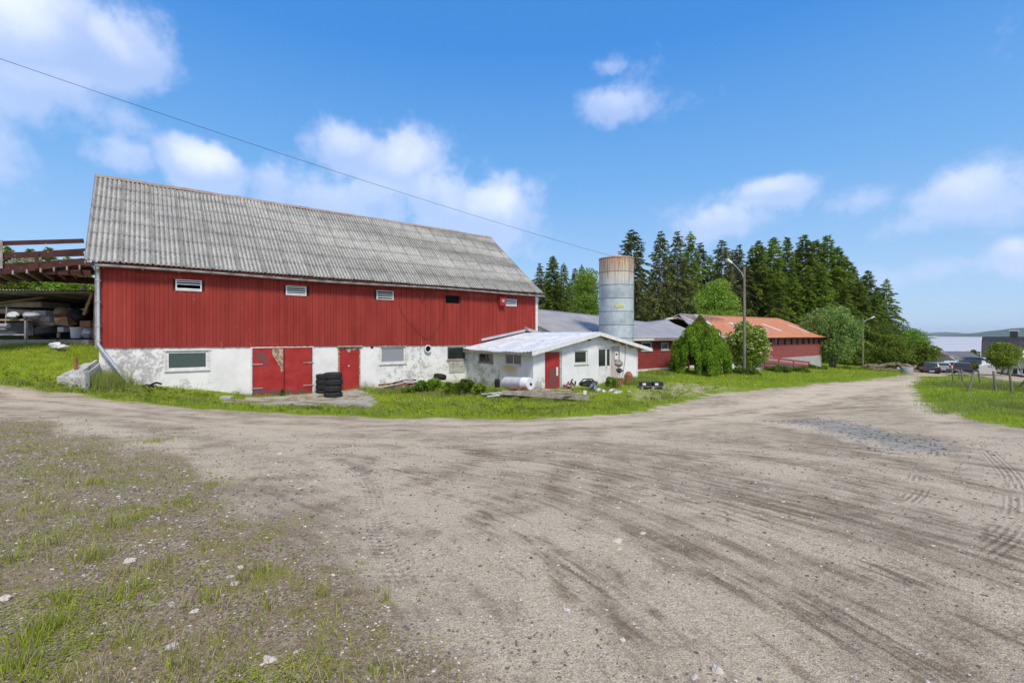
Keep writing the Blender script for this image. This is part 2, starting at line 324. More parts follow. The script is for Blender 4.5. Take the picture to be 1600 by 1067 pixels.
def brick(name,c1,c2,mortar,sc,frame_z=True):
    m=bpy.data.materials.new(name); m.use_nodes=True; nt=m.node_tree; p=nt.nodes['Principled BSDF']; p.inputs['Roughness'].default_value=.8
    tcn=N(nt,'ShaderNodeTexCoord'); s=N(nt,'ShaderNodeSeparateXYZ'); nt.links.new(tcn.outputs['Object'],s.inputs[0])
    c=N(nt,'ShaderNodeCombineXYZ'); nt.links.new(mth(nt,'ADD',s.outputs[0],s.outputs[1]),c.inputs[0]); nt.links.new(s.outputs[2],c.inputs[1])
    b=N(nt,'ShaderNodeTexBrick',i={'Scale':sc,'Mortar Size':.03,'Brick Width':1.,'Row Height':.5}); nt.links.new(c.outputs[0],b.inputs['Vector'])
    b.inputs['Color1'].default_value=(*c1,1); b.inputs['Color2'].default_value=(*c2,1); b.inputs['Mortar'].default_value=(*mortar,1)
    col=mix(nt,sstep(nt,noise(nt,tcn.outputs['Object'],6,6,.7),.62,.68),b.outputs['Color'],(.35,.14,.12))
    nt.links.new(col,p.inputs['Base Color']); bb=N(nt,'ShaderNodeBump',i={'Distance':.01,'Strength':.6}); nt.links.new(b.outputs['Fac'],bb.inputs['Height']); bb.invert=True; nt.links.new(bb.outputs[0],p.inputs['Normal']); return m
M['brickred']=brick('painted_red_brick',(.23,.030,.026),(.28,.045,.04),(.16,.025,.022),2.6)
M['brickpink']=brick('faded_red_brick',(.25,.05,.045),(.29,.07,.06),(.20,.06,.055),2.6)
def leafmat(name,c1,c2,scale=1.2,trans=.25,rnd_amt=.35,c3=None):
    m=bpy.data.materials.new(name); m.use_nodes=True; nt=m.node_tree; p=nt.nodes['Principled BSDF']; out=nt.nodes['Material Output']
    p.inputs['Roughness'].default_value=.6; p.inputs['Specular IOR Level'].default_value=.25
    g=N(nt,'ShaderNodeNewGeometry'); oi=N(nt,'ShaderNodeObjectInfo')
    f=sstep(nt,noise(nt,g.outputs['Position'],scale,3,.6),.32,.68,kind='LINEAR')
    f=mth(nt,'ADD',mth(nt,'MULTIPLY',f,1-rnd_amt),mth(nt,'MULTIPLY',g.outputs['Random Per Island'],rnd_amt))
    col=mix(nt,f,c1,c2)
    if c3: col=mix(nt,sstep(nt,g.outputs['Random Per Island'],.80,.9),col,c3)
    v=N(nt,'ShaderNodeHueSaturation'); nt.links.new(col,v.inputs['Color'])
    nt.links.new(mth(nt,'MULTIPLY_ADD',oi.outputs['Random'],.5,.75),v.inputs['Value']); nt.links.new(mth(nt,'MULTIPLY_ADD',oi.outputs['Random'],.02,.49),v.inputs['Hue'])
    nt.links.new(v.outputs[0],p.inputs['Base Color'])
    t=N(nt,'ShaderNodeBsdfTranslucent'); nt.links.new(v.outputs[0],t.inputs['Color'])
    ms=N(nt,'ShaderNodeMixShader'); ms.inputs[0].default_value=trans; nt.links.new(p.outputs[0],ms.inputs[1]); nt.links.new(t.outputs[0],ms.inputs[2]); nt.links.new(ms.outputs[0],out.inputs[0]); return m
M['spruce']=leafmat('spruce_needles',(.050,.090,.014),(.26,.35,.035),.5,.35)
M['sprucebrown']=leafmat('thin_spruce_needles',(.07,.085,.028),(.21,.24,.06),.6,c3=(.13,.095,.06))
M['birch']=leafmat('birch_leaves',(.15,.23,.025),(.30,.42,.05),1.,.35)
M['willow']=leafmat('willow_leaves',(.13,.22,.05),(.31,.43,.11),1.,.3)
M['bush']=leafmat('bush_leaves',(.10,.18,.018),(.26,.38,.035),1.2,.3)
M['deep']=leafmat('deep_green_leaves',(.06,.12,.015),(.17,.26,.03),.8,.3)
M['weep']=leafmat('weeping_elm_leaves',(.055,.13,.010),(.27,.42,.022),1.6,.35)
M['weeptop']=leafmat('yellowish_top_leaves',(.12,.17,.03),(.26,.28,.05),2.,.3,c3=(.3,.2,.06))
M['elder']=leafmat('elder_leaves',(.14,.22,.02),(.34,.44,.05),2.,.3)
M['blossom']=leafmat('cream_blossom',(.65,.64,.45),(.75,.74,.6),3,.2)
M['grass']=leafmat('lawn_grass',(.19,.29,.014),(.43,.52,.035),.5,.35,.35,c3=(.40,.38,.12))
M['tallgrass']=leafmat('tall_grass',(.17,.23,.03),(.34,.38,.09),2.,.35,.5,c3=(.3,.27,.14))
M['weed']=leafmat('weed_leaves',(.17,.25,.010),(.46,.54,.03),6.,.3,.6,c3=(.30,.24,.12))
M['moss']=leafmat('moss',(.16,.19,.02),(.34,.36,.05),6.,.1,.5)
M['straw']=leafmat('dry_straw',(.36,.29,.18),(.46,.38,.24),6.,.2,.5)
M['flower']=leafmat('yellow_flower',(.75,.6,.02),(.8,.65,.04),3,.1)
# ------------------------------------------------------------------ terrain
CP=np.array([(0,0,0),(0,4,-.02),(-4,4,0),(4,4,-.08),(-10,9,0),(-4,9,-.35),(2,9,-.45),(9,9,-.42),(-12,14.5,-.35),(-12,17,-.75),(-15.2,17.4,-.3),
 (-6,15,-.9),(0,15,-1.0),(8,15,-1.0),(-11.5,20.8,-1.1),(-9.5,22.3,-1.12),(-6,24.5,-1.15),(-2.6,27.8,-1.2),(1,23,-1.1),(7.5,28,-1.0),(9.2,34,-1.05),(16,39,-1.1),
 (21,47,-1.7),(39,58,-2.3),(13.5,20,-1.3),(28.5,35,-2.1),(48,55,-3.2),(61,70,-4.0),(75,90,-5.6),(11.5,10,-.45),(16.5,15,-.95),(25.4,24,-1.3),
 (34.6,37,-2.0),(42,28,-1.7),(45,42,-2.6),(75,74,-4.2),(110,74,-5.2),(53.5,72,-3.3),(-19,14.8,.0),(-18.3,16.4,.35),(-19.3,18.5,.85),(-20,20.6,1.25),(-24,22,1.35),(-18.4,20.9,1.25),
 (-17.4,19,.8),(-30,18,.7),(-35,25,1.8),(5,60,.2),(30,75,-1),(60,100,-4),(-20,50,3),(-45,40,4),(0,110,1),(60,130,-8),(-60,110,5),(0,-15,.3),(-15,-5,.5),(15,-5,-.1),(40,-10,-.6),(-40,-10,1),(60,20,-2.3),(100,40,-4.2),(-24.5,31,1.8),(100,110,-9)],float)
def tps(P,Q):
    d=np.sqrt(((P[:,None,:2]-Q[None,:,:2])**2).sum(2)); return d*1.0   # biharmonic-like |r| kernel: taut, no overshoot
K=tps(CP,CP); n=len(CP); A=np.zeros((n+3,n+3)); A[:n,:n]=K-np.eye(n)*.35; A[:n,n]=1; A[:n,n+1:]=CP[:,:2]; A[n,:n]=1; A[n+1:,:n]=CP[:,:2].T
sol=np.linalg.solve(A,np.r_[CP[:,2],0,0,0])
def ss(x,a,b): t=np.clip((x-a)/(b-a),0,1); return t*t*(3-2*t)
def height(X,Y):
    X=np.atleast_1d(np.asarray(X,float)); Y=np.atleast_1d(np.asarray(Y,float)); o=np.empty(len(X))
    for i in range(0,len(X),20000):
        P=np.stack([X[i:i+20000],Y[i:i+20000]],1); Pc=P.copy(); Pc[:,0]=np.clip(Pc[:,0],-120,130); Pc[:,1]=np.clip(Pc[:,1],-60,130)
        z=tps(Pc,CP)@sol[:-3]+sol[-3]+Pc@sol[-2:]
        r=np.hypot(P[:,0],P[:,1]); side=ss(P[:,0]-.45*P[:,1],-10,60)
        z=z*(1-ss(r,120,320))+ss(r,120,320)*(2-side*22) - ss(r,300,700)*(20)*1.0
        o[i:i+20000]=z
    rr=np.hypot(X,Y)
    return o+ .03*np.sin(X*1.3+Y*.7)*np.sin(Y*.9-X*.4)*np.clip(rr/8,0,1)
def gh(x,y): return float(height([x],[y])[0])
def gp(px,py):   # ground point seen at a pixel
    k=(px-CX)/F; s=(HY-py)/F; ys=np.concatenate([np.linspace(1.2,30,600),np.linspace(30.1,140,700)])
    h=height(k*ys,ys)-(CH+s*ys); i=np.argmax(h>=0)
    y=ys[i] if h[i]>=0 else 140; return np.array([k*y,y])
def ax(lo,hi,c,fine,n1,grow):   # spacing fine near c, growing outward
    out=[0.]; d=fine
    while out[-1]<max(hi-c,c-lo): out.append(out[-1]+d); d=d if len(out)<n1 else d*grow
    a=np.array(out); return np.unique(np.concatenate([c-a[1:],[c],c+a[1:]]).clip(lo,hi))
gx=ax(-1500,1500,0,.12,130,1.03); gy=ax(-200,1200,8,.12,80,1.028)
GX,GY=np.meshgrid(gx,gy); GZ=height(GX.ravel(),GY.ravel()); gxy=np.stack([GX.ravel(),GY.ravel()],1)
def sdist(P,poly):   # signed distance, positive inside
    poly=np.array(poly); d=np.full(len(P),1e9); ins=np.zeros(len(P),bool); j=len(poly)-1
    for i in range(len(poly)):
        a=poly[j]; b=poly[i]; ab=b-a; t=np.clip(((P-a)@ab)/(ab@ab+1e-9),0,1); d=np.minimum(d,np.hypot(*(P-a-t[:,None]*ab).T))
        c=((a[1]>P[:,1])!=(b[1]>P[:,1])); xx=(b[0]-a[0])*(P[:,1]-a[1])/((b[1]-a[1]) if b[1]!=a[1] else 1e-9)+a[0]; ins^=c&(P[:,0]<xx); j=i
    return np.where(ins,d,-d)
G1=[(-60,13),(-26,14.2)]+[tuple(gp(*p)) for p in ((0,603),(60,610),(130,617),(190,626),(260,634),(340,640),(430,645),(560,651),(700,654),(830,654),(930,650),(1010,642),(1060,630),(1110,616),(1180,609),(1250,603),(1330,596),(1390,589),(1425,585.5))]+[(62,76),(74,96),(110,200),(-300,300),(-300,13)]
G2=[tuple(gp(*p)) for p in ((1441,589),(1433,598),(1432,606),(1440,622),(1475,640),(1520,654),(1560,663),(1600,669))]+[(16,9.5),(30,6),(60,10),(90,40)]+[tuple(gp(*p)) for p in ((1640,604),(1600,598),(1540,589),(1500,585.5))]
WD=[tuple(gp(*p)) for p in ((-120,655),(0,657),(90,675),(200,705),(300,745),(380,800),(500,900),(580,990),(650,1067))]+[(-.3,1.5),(-.2,-3),(-12,-3),(-14,6)]
G3=[(82,66),(92,60),(140,60),(200,120),(95,120),(72,88),(76,84)]     # garden beyond the drive
BP=[tuple(gp(*p)) for p in ((1205,658),(1290,655),(1370,668),(1440,685),(1515,708),(1440,714),(1370,704),(1330,684),(1270,670))]
sp=[gp(*p) for p in ((1010,625),(1090,612),(1130,606),(1060,600),(1000,612))]
SPS=[tuple(p) for p in sp]
SL=[tuple(gp(*p)) for p in ((345,630),(395,622),(488,616),(560,609),(580,618),(588,630),(575,640),(500,636),(420,635))]
def wob(P,a=.25): return a*(np.sin(P[:,0]*2.1+1.3*np.sin(P[:,1]*1.7))*np.sin(P[:,1]*2.6+P[:,0]*.8)+.5*np.sin(P[:,0]*5.3+P[:,1]*4.1))
def grassmask(P):
    d=np.maximum(np.maximum(sdist(P,G1),sdist(P,G2)),sdist(P,G3)); return d+wob(P)
gm=grassmask(gxy); wd=sdist(gxy,WD)+wob(gxy,.35); bl=sdist(gxy,BP)+wob(gxy,.3); sps=sdist(gxy,SPS)
fA=gxy[:,1]-(13.6+.27*gxy[:,0]*1+.0085*gxy[:,0]**2)          # distance from the arc of the through road
fB=np.hypot(gxy[:,0]+5.2,(gxy[:,1]-.2)*.96)                        # arcs of vehicles swinging in from the lower right
arcL=np.arctan2(gxy[:,1],gxy[:,0]+5.2)*8
fC=np.hypot(gxy[:,0]-19.,gxy[:,1]-4.5)                            # arcs joining right road to lower right
def pdist(P,lines):
    best=np.full(len(P),1e9); sg=np.zeros(len(P)); al=np.zeros(len(P)); tl=np.ones(len(P))
    for L in lines:
        Q=[gp(*p) for p in L]; Q=np.array(Q); 
        # smooth the polyline (Catmull-Rom)
        E=np.vstack([2*Q[0]-Q[1],Q,2*Q[-1]-Q[-2]]); R_=[]
        for i in range(1,len(E)-2):
            for u in np.linspace(0,1,6,endpoint=False): R_.append(.5*((2*E[i])+(-E[i-1]+E[i+1])*u+(2*E[i-1]-5*E[i]+4*E[i+1]-E[i+2])*u*u+(-E[i-1]+3*E[i]-3*E[i+1]+E[i+2])*u**3))
        R_.append(E[-2]); acc=0; tot_=sum(np.hypot(*(b-a)) for a,b in zip(R_[:-1],R_[1:]))
        for a,b in zip(R_[:-1],R_[1:]):
            ab=b-a; l=np.hypot(*ab); t=np.clip(((P-a)@ab)/(l*l+1e-9),0,1); q=P-a-t[:,None]*ab; d=np.hypot(q[:,0],q[:,1]); m=d<best
            s_=np.sign(ab[0]*q[:,1]-ab[1]*q[:,0]); best=np.where(m,d,best); sg=np.where(m,s_*d,sg); al=np.where(m,acc+t*l,al); tl=np.where(m,tot_,tl); acc+=l
    return best,sg,al,tl
near_=(np.abs(gxy[:,0])<60)&(gxy[:,1]>0)&(gxy[:,1]<75)
LANES=[[(0,627),(200,645),(450,668),(800,672),(1050,650),(1250,620),(1400,596)],[(0,612),(250,642),(500,657),(800,662),(1000,655),(1200,626),(1380,595)],[(150,640),(330,668),(520,690),(800,690),(1000,673),(1200,642),(1420,595)],
 [(330,652),(480,700),(560,745),(600,810),(640,910),(700,1067)],[(560,700),(700,780),(900,850),(1100,960),(1250,1067)],[(600,690),(860,735),(1100,800),(1350,880),(1600,960)],[(1000,680),(1250,745),(1450,790),(1600,840)],
 [(1650,800),(1580,720),(1480,660),(1425,612),(1435,592)],[(620,760),(760,870),(900,970),(1020,1067)],[(1000,640),(1200,660),(1400,700),(1600,760)],[(700,660),(1000,690),(1300,720),(1600,790)],[(100,660),(240,690),(330,740)]]
RUTS=[[(860,722),(1000,758),(1200,826),(1400,905),(1600,1010)],[(700,700),(900,742),(1080,775),(1250,800)],[(600,720),(750,800),(900,900),(1100,1010)],[(1100,700),(1300,745),(1600,850)],[(1050,880),(1250,950),(1450,1050)],[(1250,650),(1400,680),(1600,720)],[(0,618),(300,655),(600,672),(900,668)],[(900,820),(1150,900),(1400,1010)]]
TREADS=[[(480,700),(545,728),(580,760),(592,820),(608,860),(640,930)],[(728,702),(760,708),(785,728),(775,752)],[(1520,870),(1570,835),(1592,790),(1575,740),(1530,695)],[(1390,800),(1430,770),(1440,740)],[(1260,735),(1330,752),(1420,790),(1520,830)],[(520,712),(560,726),(590,750)],[(240,665),(262,700),(270,730)]]
lane=np.zeros(len(gxy)); rut=lane.copy(); td=np.full(len(gxy),5.); ta=lane.copy()
Pn=gxy[near_]
for Ls,arr,wd_ in ((LANES,'l',.34),(RUTS,'r',.26)):
    o=np.zeros(len(Pn))
    for L in Ls: d=pdist(Pn,[L])[0]; o=np.maximum(o,np.exp(-(d/(wd_*(1+.02*Pn[:,1])))**2))
    if arr=='l': lane[near_]=o
    else: rut[near_]=o
q1,q2,q3,q4=pdist(Pn,TREADS); tm=np.zeros(len(gxy)); td[near_]=np.clip(q2,-.5,.5); ta[near_]=q3; tm[near_]=ss(-q1,-.30,-.16)*ss(np.minimum(q3,q4-q3),.02,.25)
att=dict(tm=tm,lane=lane,rut=rut,td=td,ta=ta,gm=ss(gm,-.25,.25),wd=ss(wd,-.9,.7),bl=ss(bl,-.35,.5),fa=fA,fb=fB,fc=fC,al=arcL,
  rA=np.exp(-(fA/3.2)**2),rB=ss(gxy[:,0]+gxy[:,1]*.2,-4,2)*(1-ss(gxy[:,1],8,11)),sps=ss(sps,-1.2,.6))
mg=bpy.data.materials.new('yard_ground'); mg.use_nodes=True; nt=mg.node_tree; p=nt.nodes['Principled BSDF']
p.inputs['Roughness'].default_value=.95; p.inputs['Specular IOR Level'].default_value=.15
def at_(n): a=N(nt,'ShaderNodeAttribute',attribute_name=n); return a.outputs['Fac']
geo=N(nt,'ShaderNodeNewGeometry'); pos=geo.outputs['Position']
def streak(fn,freq,al,alf,seed):
    c=N(nt,'ShaderNodeCombineXYZ'); nt.links.new(mth(nt,'MULTIPLY',at_(fn),freq),c.inputs[0]); nt.links.new(mth(nt,'MULTIPLY',at_(al),alf),c.inputs[1]); c.inputs[2].default_value=seed
    return noise(nt,c.outputs[0],1.,5,.62,.3)
sA=streak('fa',1.3,'fb',.22,0.); sA2=streak('fa',5.5,'fb',.5,3.); sB=streak('fb',1.7,'al',.45,5.); sB2=streak('fb',9.,'al',.9,7.); sC=streak('fc',1.6,'fa',.25,9.)
n0=noise(nt,pos,.35,5,.6); n1=noise(nt,pos,2.5,7,.65); n2=noise(nt,pos,22,6,.7); n3=noise(nt,pos,90,4,.7)
vor=N(nt,'ShaderNodeTexVoronoi',i={'Scale':60.}); nt.links.new(pos,vor.inputs['Vector']); vorc=N(nt,'ShaderNodeSeparateColor'); nt.links.new(vor.outputs['Color'],vorc.inputs[0])
vo2=N(nt,'ShaderNodeTexVoronoi',i={'Scale':150.}); nt.links.new(pos,vo2.inputs['Vector']); vo2c=N(nt,'ShaderNodeSeparateColor'); nt.links.new(vo2.outputs['Color'],vo2c.inputs[0])
def ctr(x,k): return mth(nt,'MULTIPLY_ADD',x,k,-.5*k)
wA=mth(nt,'MULTIPLY_ADD',at_('rA'),.8,.1); wB=mth(nt,'MULTIPLY_ADD',at_('rB'),.75,.1)
patchy=sstep(nt,noise(nt,pos,.5,3,.5),.38,.62,.55,1.)
stA=mth(nt,'MULTIPLY',mth(nt,'ADD',ctr(sA,.6),ctr(sA2,.8)),wA); stB=mth(nt,'MULTIPLY',mth(nt,'ADD',ctr(sB,.4),ctr(sB2,1.35)),wB)
stm=mth(nt,'ADD',stA,mth(nt,'ADD',mth(nt,'MULTIPLY',stB,patchy),mth(nt,'MULTIPLY',ctr(sC,.35),patchy)))
lr=mth(nt,'SUBTRACT',mth(nt,'MULTIPLY',at_('lane'),mth(nt,'MULTIPLY',sstep(nt,noise(nt,pos,1.1,4,.6),.3,.6),.26)),mth(nt,'MULTIPLY',at_('rut'),mth(nt,'MULTIPLY',mth(nt,'MULTIPLY',sstep(nt,noise(nt,pos,1.6,5,.65),.35,.6),sstep(nt,streak('fb',14.,'al',1.3,2.),.42,.62)),.27)))
st8=mth(nt,'MULTIPLY_ADD',stm,.8,lr)
tone=mth(nt,'ADD',st8,mth(nt,'ADD',ctr(n1,.55),mth(nt,'ADD',ctr(n0,.5),ctr(n2,.35))))
dust=sstep(nt,tone,-.24,.20)
cY=mix(nt,dust,(.24,.184,.125),(.59,.495,.36))
brn=sstep(nt,mth(nt,'ADD',noise(nt,pos,.9,5,.7),mth(nt,'MULTIPLY',stm,-.9)),.58,.74); cY=mix(nt,mth(nt,'MULTIPLY',brn,.5),cY,(.25,.18,.11))
grit=mix(nt,vo2c.outputs[0],(.55,.55,.55),(1.42,1.40,1.36)); cY=mix(nt,.8,cY,grit,'MULTIPLY')
peb=mth(nt,'MULTIPLY',sstep(nt,vorc.outputs[0],.86,.88),sstep(nt,vor.outputs['Distance'],.009,.006)); cY=mix(nt,mth(nt,'MULTIPLY',peb,.7),cY,mix(nt,vorc.outputs[1],(.15,.15,.15),(.62,.59,.54)))
dk=sstep(nt,mth(nt,'ADD',n2,mth(nt,'MULTIPLY',n3,.35)),.76,.84); cY=mix(nt,mth(nt,'MULTIPLY',dk,.45),cY,(.10,.085,.065))
# tyre tread prints: fine cross bars along some of the wheel lines
td_=at_('td'); inn=sstep(nt,mth(nt,'ADD',mth(nt,'ABSOLUTE',td_),mth(nt,'MULTIPLY_ADD',n1,.10,-.05)),.15,.10)
tpat=mth(nt,'ADD',mth(nt,'MULTIPLY',mth(nt,'SINE',mth(nt,'MULTIPLY',td_,105.)),.5),mth(nt,'MULTIPLY',mth(nt,'SINE',mth(nt,'ADD',mth(nt,'MULTIPLY',at_('ta'),75.),mth(nt,'MULTIPLY',mth(nt,'ABSOLUTE',td_),40.))),.4))
tr=mth(nt,'MULTIPLY',mth(nt,'MULTIPLY',mth(nt,'MULTIPLY',inn,at_('tm')),tpat),sstep(nt,noise(nt,pos,1.7,3,.5),.38,.55))
cY=mix(nt,sstep(nt,tr,.02,.4,0,.36),cY,(.17,.14,.11))
# grey-blue crushed stone
cB=mix(nt,vo2c.outputs[1],(.15,.17,.165),(.42,.43,.40)); cY=mix(nt,mth(nt,'MULTIPLY',sstep(nt,mth(nt,'ADD',at_('bl'),mth(nt,'MULTIPLY_ADD',n2,1.2,-.6)),.35,.9),.5),cY,cB)
# weedy gravel
cW=mix(nt,vorc.outputs[2],(.13,.093,.055),(.54,.44,.30)); cW=mix(nt,mth(nt,'MULTIPLY',sstep(nt,n1,.40,.58),.7),cW,(.27,.19,.105)); cW=mix(nt,.7,cW,grit,'MULTIPLY')
wm=sstep(nt,mth(nt,'ADD',at_('wd'),ctr(n1,1.1)),.25,.75); cY=mix(nt,mth(nt,'MULTIPLY',wm,.9),cY,cW)
mossm=mth(nt,'MULTIPLY',at_('wd'),sstep(nt,mth(nt,'ADD',mth(nt,'MULTIPLY',n1,.6),mth(nt,'MULTIPLY',n2,.4)),.52,.58)); cY=mix(nt,mth(nt,'MULTIPLY',mossm,.6),cY,mix(nt,n3,(.22,.19,.035),(.34,.38,.03)))
# turf soil
cG=mix(nt,sstep(nt,n1,.35,.65),(.14,.21,.015),(.27,.35,.025)); cG=mix(nt,sstep(nt,n2,.55,.68),cG,(.17,.15,.07))
gmk=sstep(nt,mth(nt,'ADD',at_('gm'),mth(nt,'MULTIPLY_ADD',n2,.8,-.4)),.4,.6)
gmk=mth(nt,'MULTIPLY',gmk,mth(nt,'SUBTRACT',1.,mth(nt,'MULTIPLY',at_('sps'),sstep(nt,n1,.40,.56))))
col=mix(nt,gmk,cY,cG); nt.links.new(col,p.inputs['Base Color'])
hgt=mth(nt,'ADD',mth(nt,'ADD',mth(nt,'MULTIPLY',stm,.3),mth(nt,'MULTIPLY',lr,-.25)),mth(nt,'ADD',mth(nt,'MULTIPLY',n2,.35),mth(nt,'ADD',mth(nt,'MULTIPLY',n3,.14),mth(nt,'ADD',mth(nt,'MULTIPLY',tr,-.15),mth(nt,'MULTIPLY',n1,.45)))))
bp=N(nt,'ShaderNodeBump',i={'Strength':1.,'Distance':.085}); nt.links.new(hgt,bp.inputs['Height']); nt.links.new(bp.outputs[0],p.inputs['Normal'])
nxv=len(gx); nyv=len(gy); ii=np.arange(nxv*nyv).reshape(nyv,nxv)
faces=np.stack([ii[:-1,:-1],ii[:-1,1:],ii[1:,1:],ii[1:,:-1]],-1).reshape(-1,4)
yard=(gm[faces].mean(1)<0)&(np.abs(gxy[faces[:,0]]).max(1)<130)
V=np.c_[gxy,GZ]
def sub(fs,name,**t):
    u,inv=np.unique(fs,return_inverse=True); npmesh(name,V[u],inv.reshape(fs.shape),mg,attrs={k:v[u] for k,v in att.items()},smooth=True,**t)
sub(faces[yard],'gravel_road',kind='structure'); sub(faces[~yard],'ground',kind='structure')
# sea, far shore
msea=bpy.data.materials.new('sea_water'); msea.use_nodes=True; nt=msea.node_tree; p=nt.nodes['Principled BSDF']
p.inputs['Base Color'].default_value=(.50,.50,.50,1); p.inputs['Roughness'].default_value=.6; p.inputs['Specular IOR Level'].default_value=.3
gg=N(nt,'ShaderNodeNewGeometry'); b=N(nt,'ShaderNodeBump',i={'Strength':1.,'Distance':1.5}); nt.links.new(noise(nt,gg.outputs['Position'],.12,5,.6),b.inputs['Height']); nt.links.new(b.outputs[0],p.inputs['Normal'])
mb=MB(); SEA=-25.; mb.face([(-9000,150,SEA),(14000,150,SEA),(14000,14000,SEA),(-9000,14000,SEA)]); mb.build('sea',msea,kind='structure')
def hill(name,pts,depth,material):   # pts: (px, top py, Y); builds a rounded ridge standing in the sea
    vs=[];rows=9; xs=[]
    P=[]
    for (a,b) in zip(pts[:-1],pts[1:]):
        for k in range(12): 
            u=k/12; P.append((a[0]+(b[0]-a[0])*u,a[1]+(b[1]-a[1])*u,a[2]+(b[2]-a[2])*u))
    P.append(pts[-1]); q=random.Random(len(name))
    for i,(px,py,Y) in enumerate(P):
        c=W(px,py,Y); top=c.z-SEA; jit=1+.10*math.sin(i*1.7)+.07*math.sin(i*.73+1)+q.uniform(-.06,.06)
        for r in range(rows):
            u=r/(rows-1)*2-1; Yk=Y+u*depth; vs.append(((px-CX)/F*Yk if False else c.x+u*depth*.4,Yk,SEA-1+(top*jit+1)*(1-u*u)**.8))
    n=len(P); id_=np.arange(n*rows).reshape(n,rows); fs=np.stack([id_[:-1,:-1],id_[1:,:-1],id_[1:,1:],id_[:-1,1:]],-1).reshape(-1,4)
    return npmesh(name,np.array(vs),fs,material,smooth=True,kind='structure')
M['farwood']=mat('far_woodland',(.035,.075,.04),(.075,.12,.05),.95,.012,c3=(.30,.33,.14),s3=.0035,lo3=.6,hi3=.66)
hill('far_hills',[(1250,519,9500),(1400,519.5,9000),(1462,520.2,8600),(1480,519.5,8600),(1500,520.5,8600),(1560,521.5,8600),(1650,519,8600),(1800,516,9000)],500,M['farwood'])
hill('near_hills',[(1487,526,5600),(1510,523.2,5500),(1540,520.5,5300),(1570,516.5,5200),(1605,513.5,5100),(1660,511.5,5000),(1800,507,5000)],700,M['farwood'])
hill('islet',[(1438,529,3100),(1446,527.2,3100),(1456,527.5,3100),(1462,528.6,3100),(1469,530.1,3100)],60,M['farwood'])
mh=bpy.data.materials.new('thin_air_haze'); mh.use_nodes=True; nt=mh.node_tree; nt.nodes.remove(nt.nodes['Principled BSDF']); pv_=N(nt,'ShaderNodeVolumePrincipled'); pv_.inputs['Density'].default_value=4.2e-5; pv_.inputs['Color'].default_value=(.80,.88,1,1); nt.links.new(pv_.outputs[0],nt.nodes['Material Output'].inputs['Volume'])
MB().box(-9500,14500,-1600,14600,-66,190).build('haze',mh,kind='stuff')
# ================================================================== BARN
def holewall(name,fr,x0,x1,zb,top,holes,th,mats,parent,inner=None,y=0):
    """wall in plane y (thickness th towards +y) with rectangular openings; top = height function of x"""
    xs=sorted(set([x0,x1]+[h[0] for h in holes]+[h[1] for h in holes]+(inner or [])))
    b=MB(fr)
    for xa,xb in zip(xs[:-1],xs[1:]):
        xm=(xa+xb)/2; hs=sorted([h for h in holes if h[0]<xm<h[1]],key=lambda h:h[2]); z=zb
        for h in hs:
            if h[2]>z: b.box(xa,xb,y,y+th,z,h[2])
            z=h[3]
        b.hexa([(xa,y,z),(xb,y,z),(xb,y+th,z),(xa,y+th,z),(xa,y,top(xa)),(xb,y,top(xb)),(xb,y+th,top(xb)),(xa,y+th,top(xa))])
    bm=b.build(name,mats,parent); return bm
BF=Frame((-11.51,20.98),v1,v2); RZ=math.atan2(v1[1],v1[0])
barn=thing('barn','large red timber barn over a flaking white foundation, with a long grey corrugated roof','barn',BF(0,0,-1.1),RZ)
T0,T1=-5.15,16.69; BW=10.
zj=lambda t:1.245-.0075*(t+5.2)
def brect(fr,pxa,pxb,pya,pyb,side=False):
    g=fr.side if side else fr.at
    a,za=g(pxa,pya); b,zb=g(pxb,pya); _,zc=g(pxa,pyb); _,zd=g(pxb,pyb)
    return (min(a,b),max(a,b),(zc+zd)/2,(za+zb)/2)
M['found']=plaster('flaking_white_plaster',[(BF(7.5,0,-.2),4.2,.13),(BF(-4.2,0,.3),2.4,.17),(BF(10.5,0,.2),2.,.14),(BF(-2.4,0,-1.),1.9,.17),(BF(4,0,-1.1),3,.06),(BF(-3.6,0,-.9),2.0,.12),(BF(9,0,.4),3.,.10)])
w1=brect(BF,259,326,548,578); w2=brect(BF,594,634,541,568); w3=brect(BF,699,728,541.5,562); dd=brect(BF,394,488,543.5,618); sdr=brect(BF,528,563,542,608)
sdr=(sdr[0],sdr[1],-1.12,1.07); dd=(dd[0],dd[1],-1.14,1.09)
h1=brect(BF,663,672,539,551); sq=brect(BF,579,584,540,545)
holewall('foundation_wall',BF,T0,T1,-1.7,zj,[w1,w2,w3,dd,sdr,sq],.32,M['found'],barn)
# black sheet painting in the shade behind openings; far walls
MB(BF).box(T0+.32,T1-.32,.75,.8,-1.6,1.1).build('shade_backing',M['dark'],barn)
for q_ in ((T0,T0+.3,.322,BW-.32,-1.9,1.2),(T1-.3,T1,.322,BW-.32,-1.9,1.1),(T0,T1,BW-.3,BW,-1.9,1.15)): MB(BF).box(*q_).build('side_foundation',M['found'],barn)
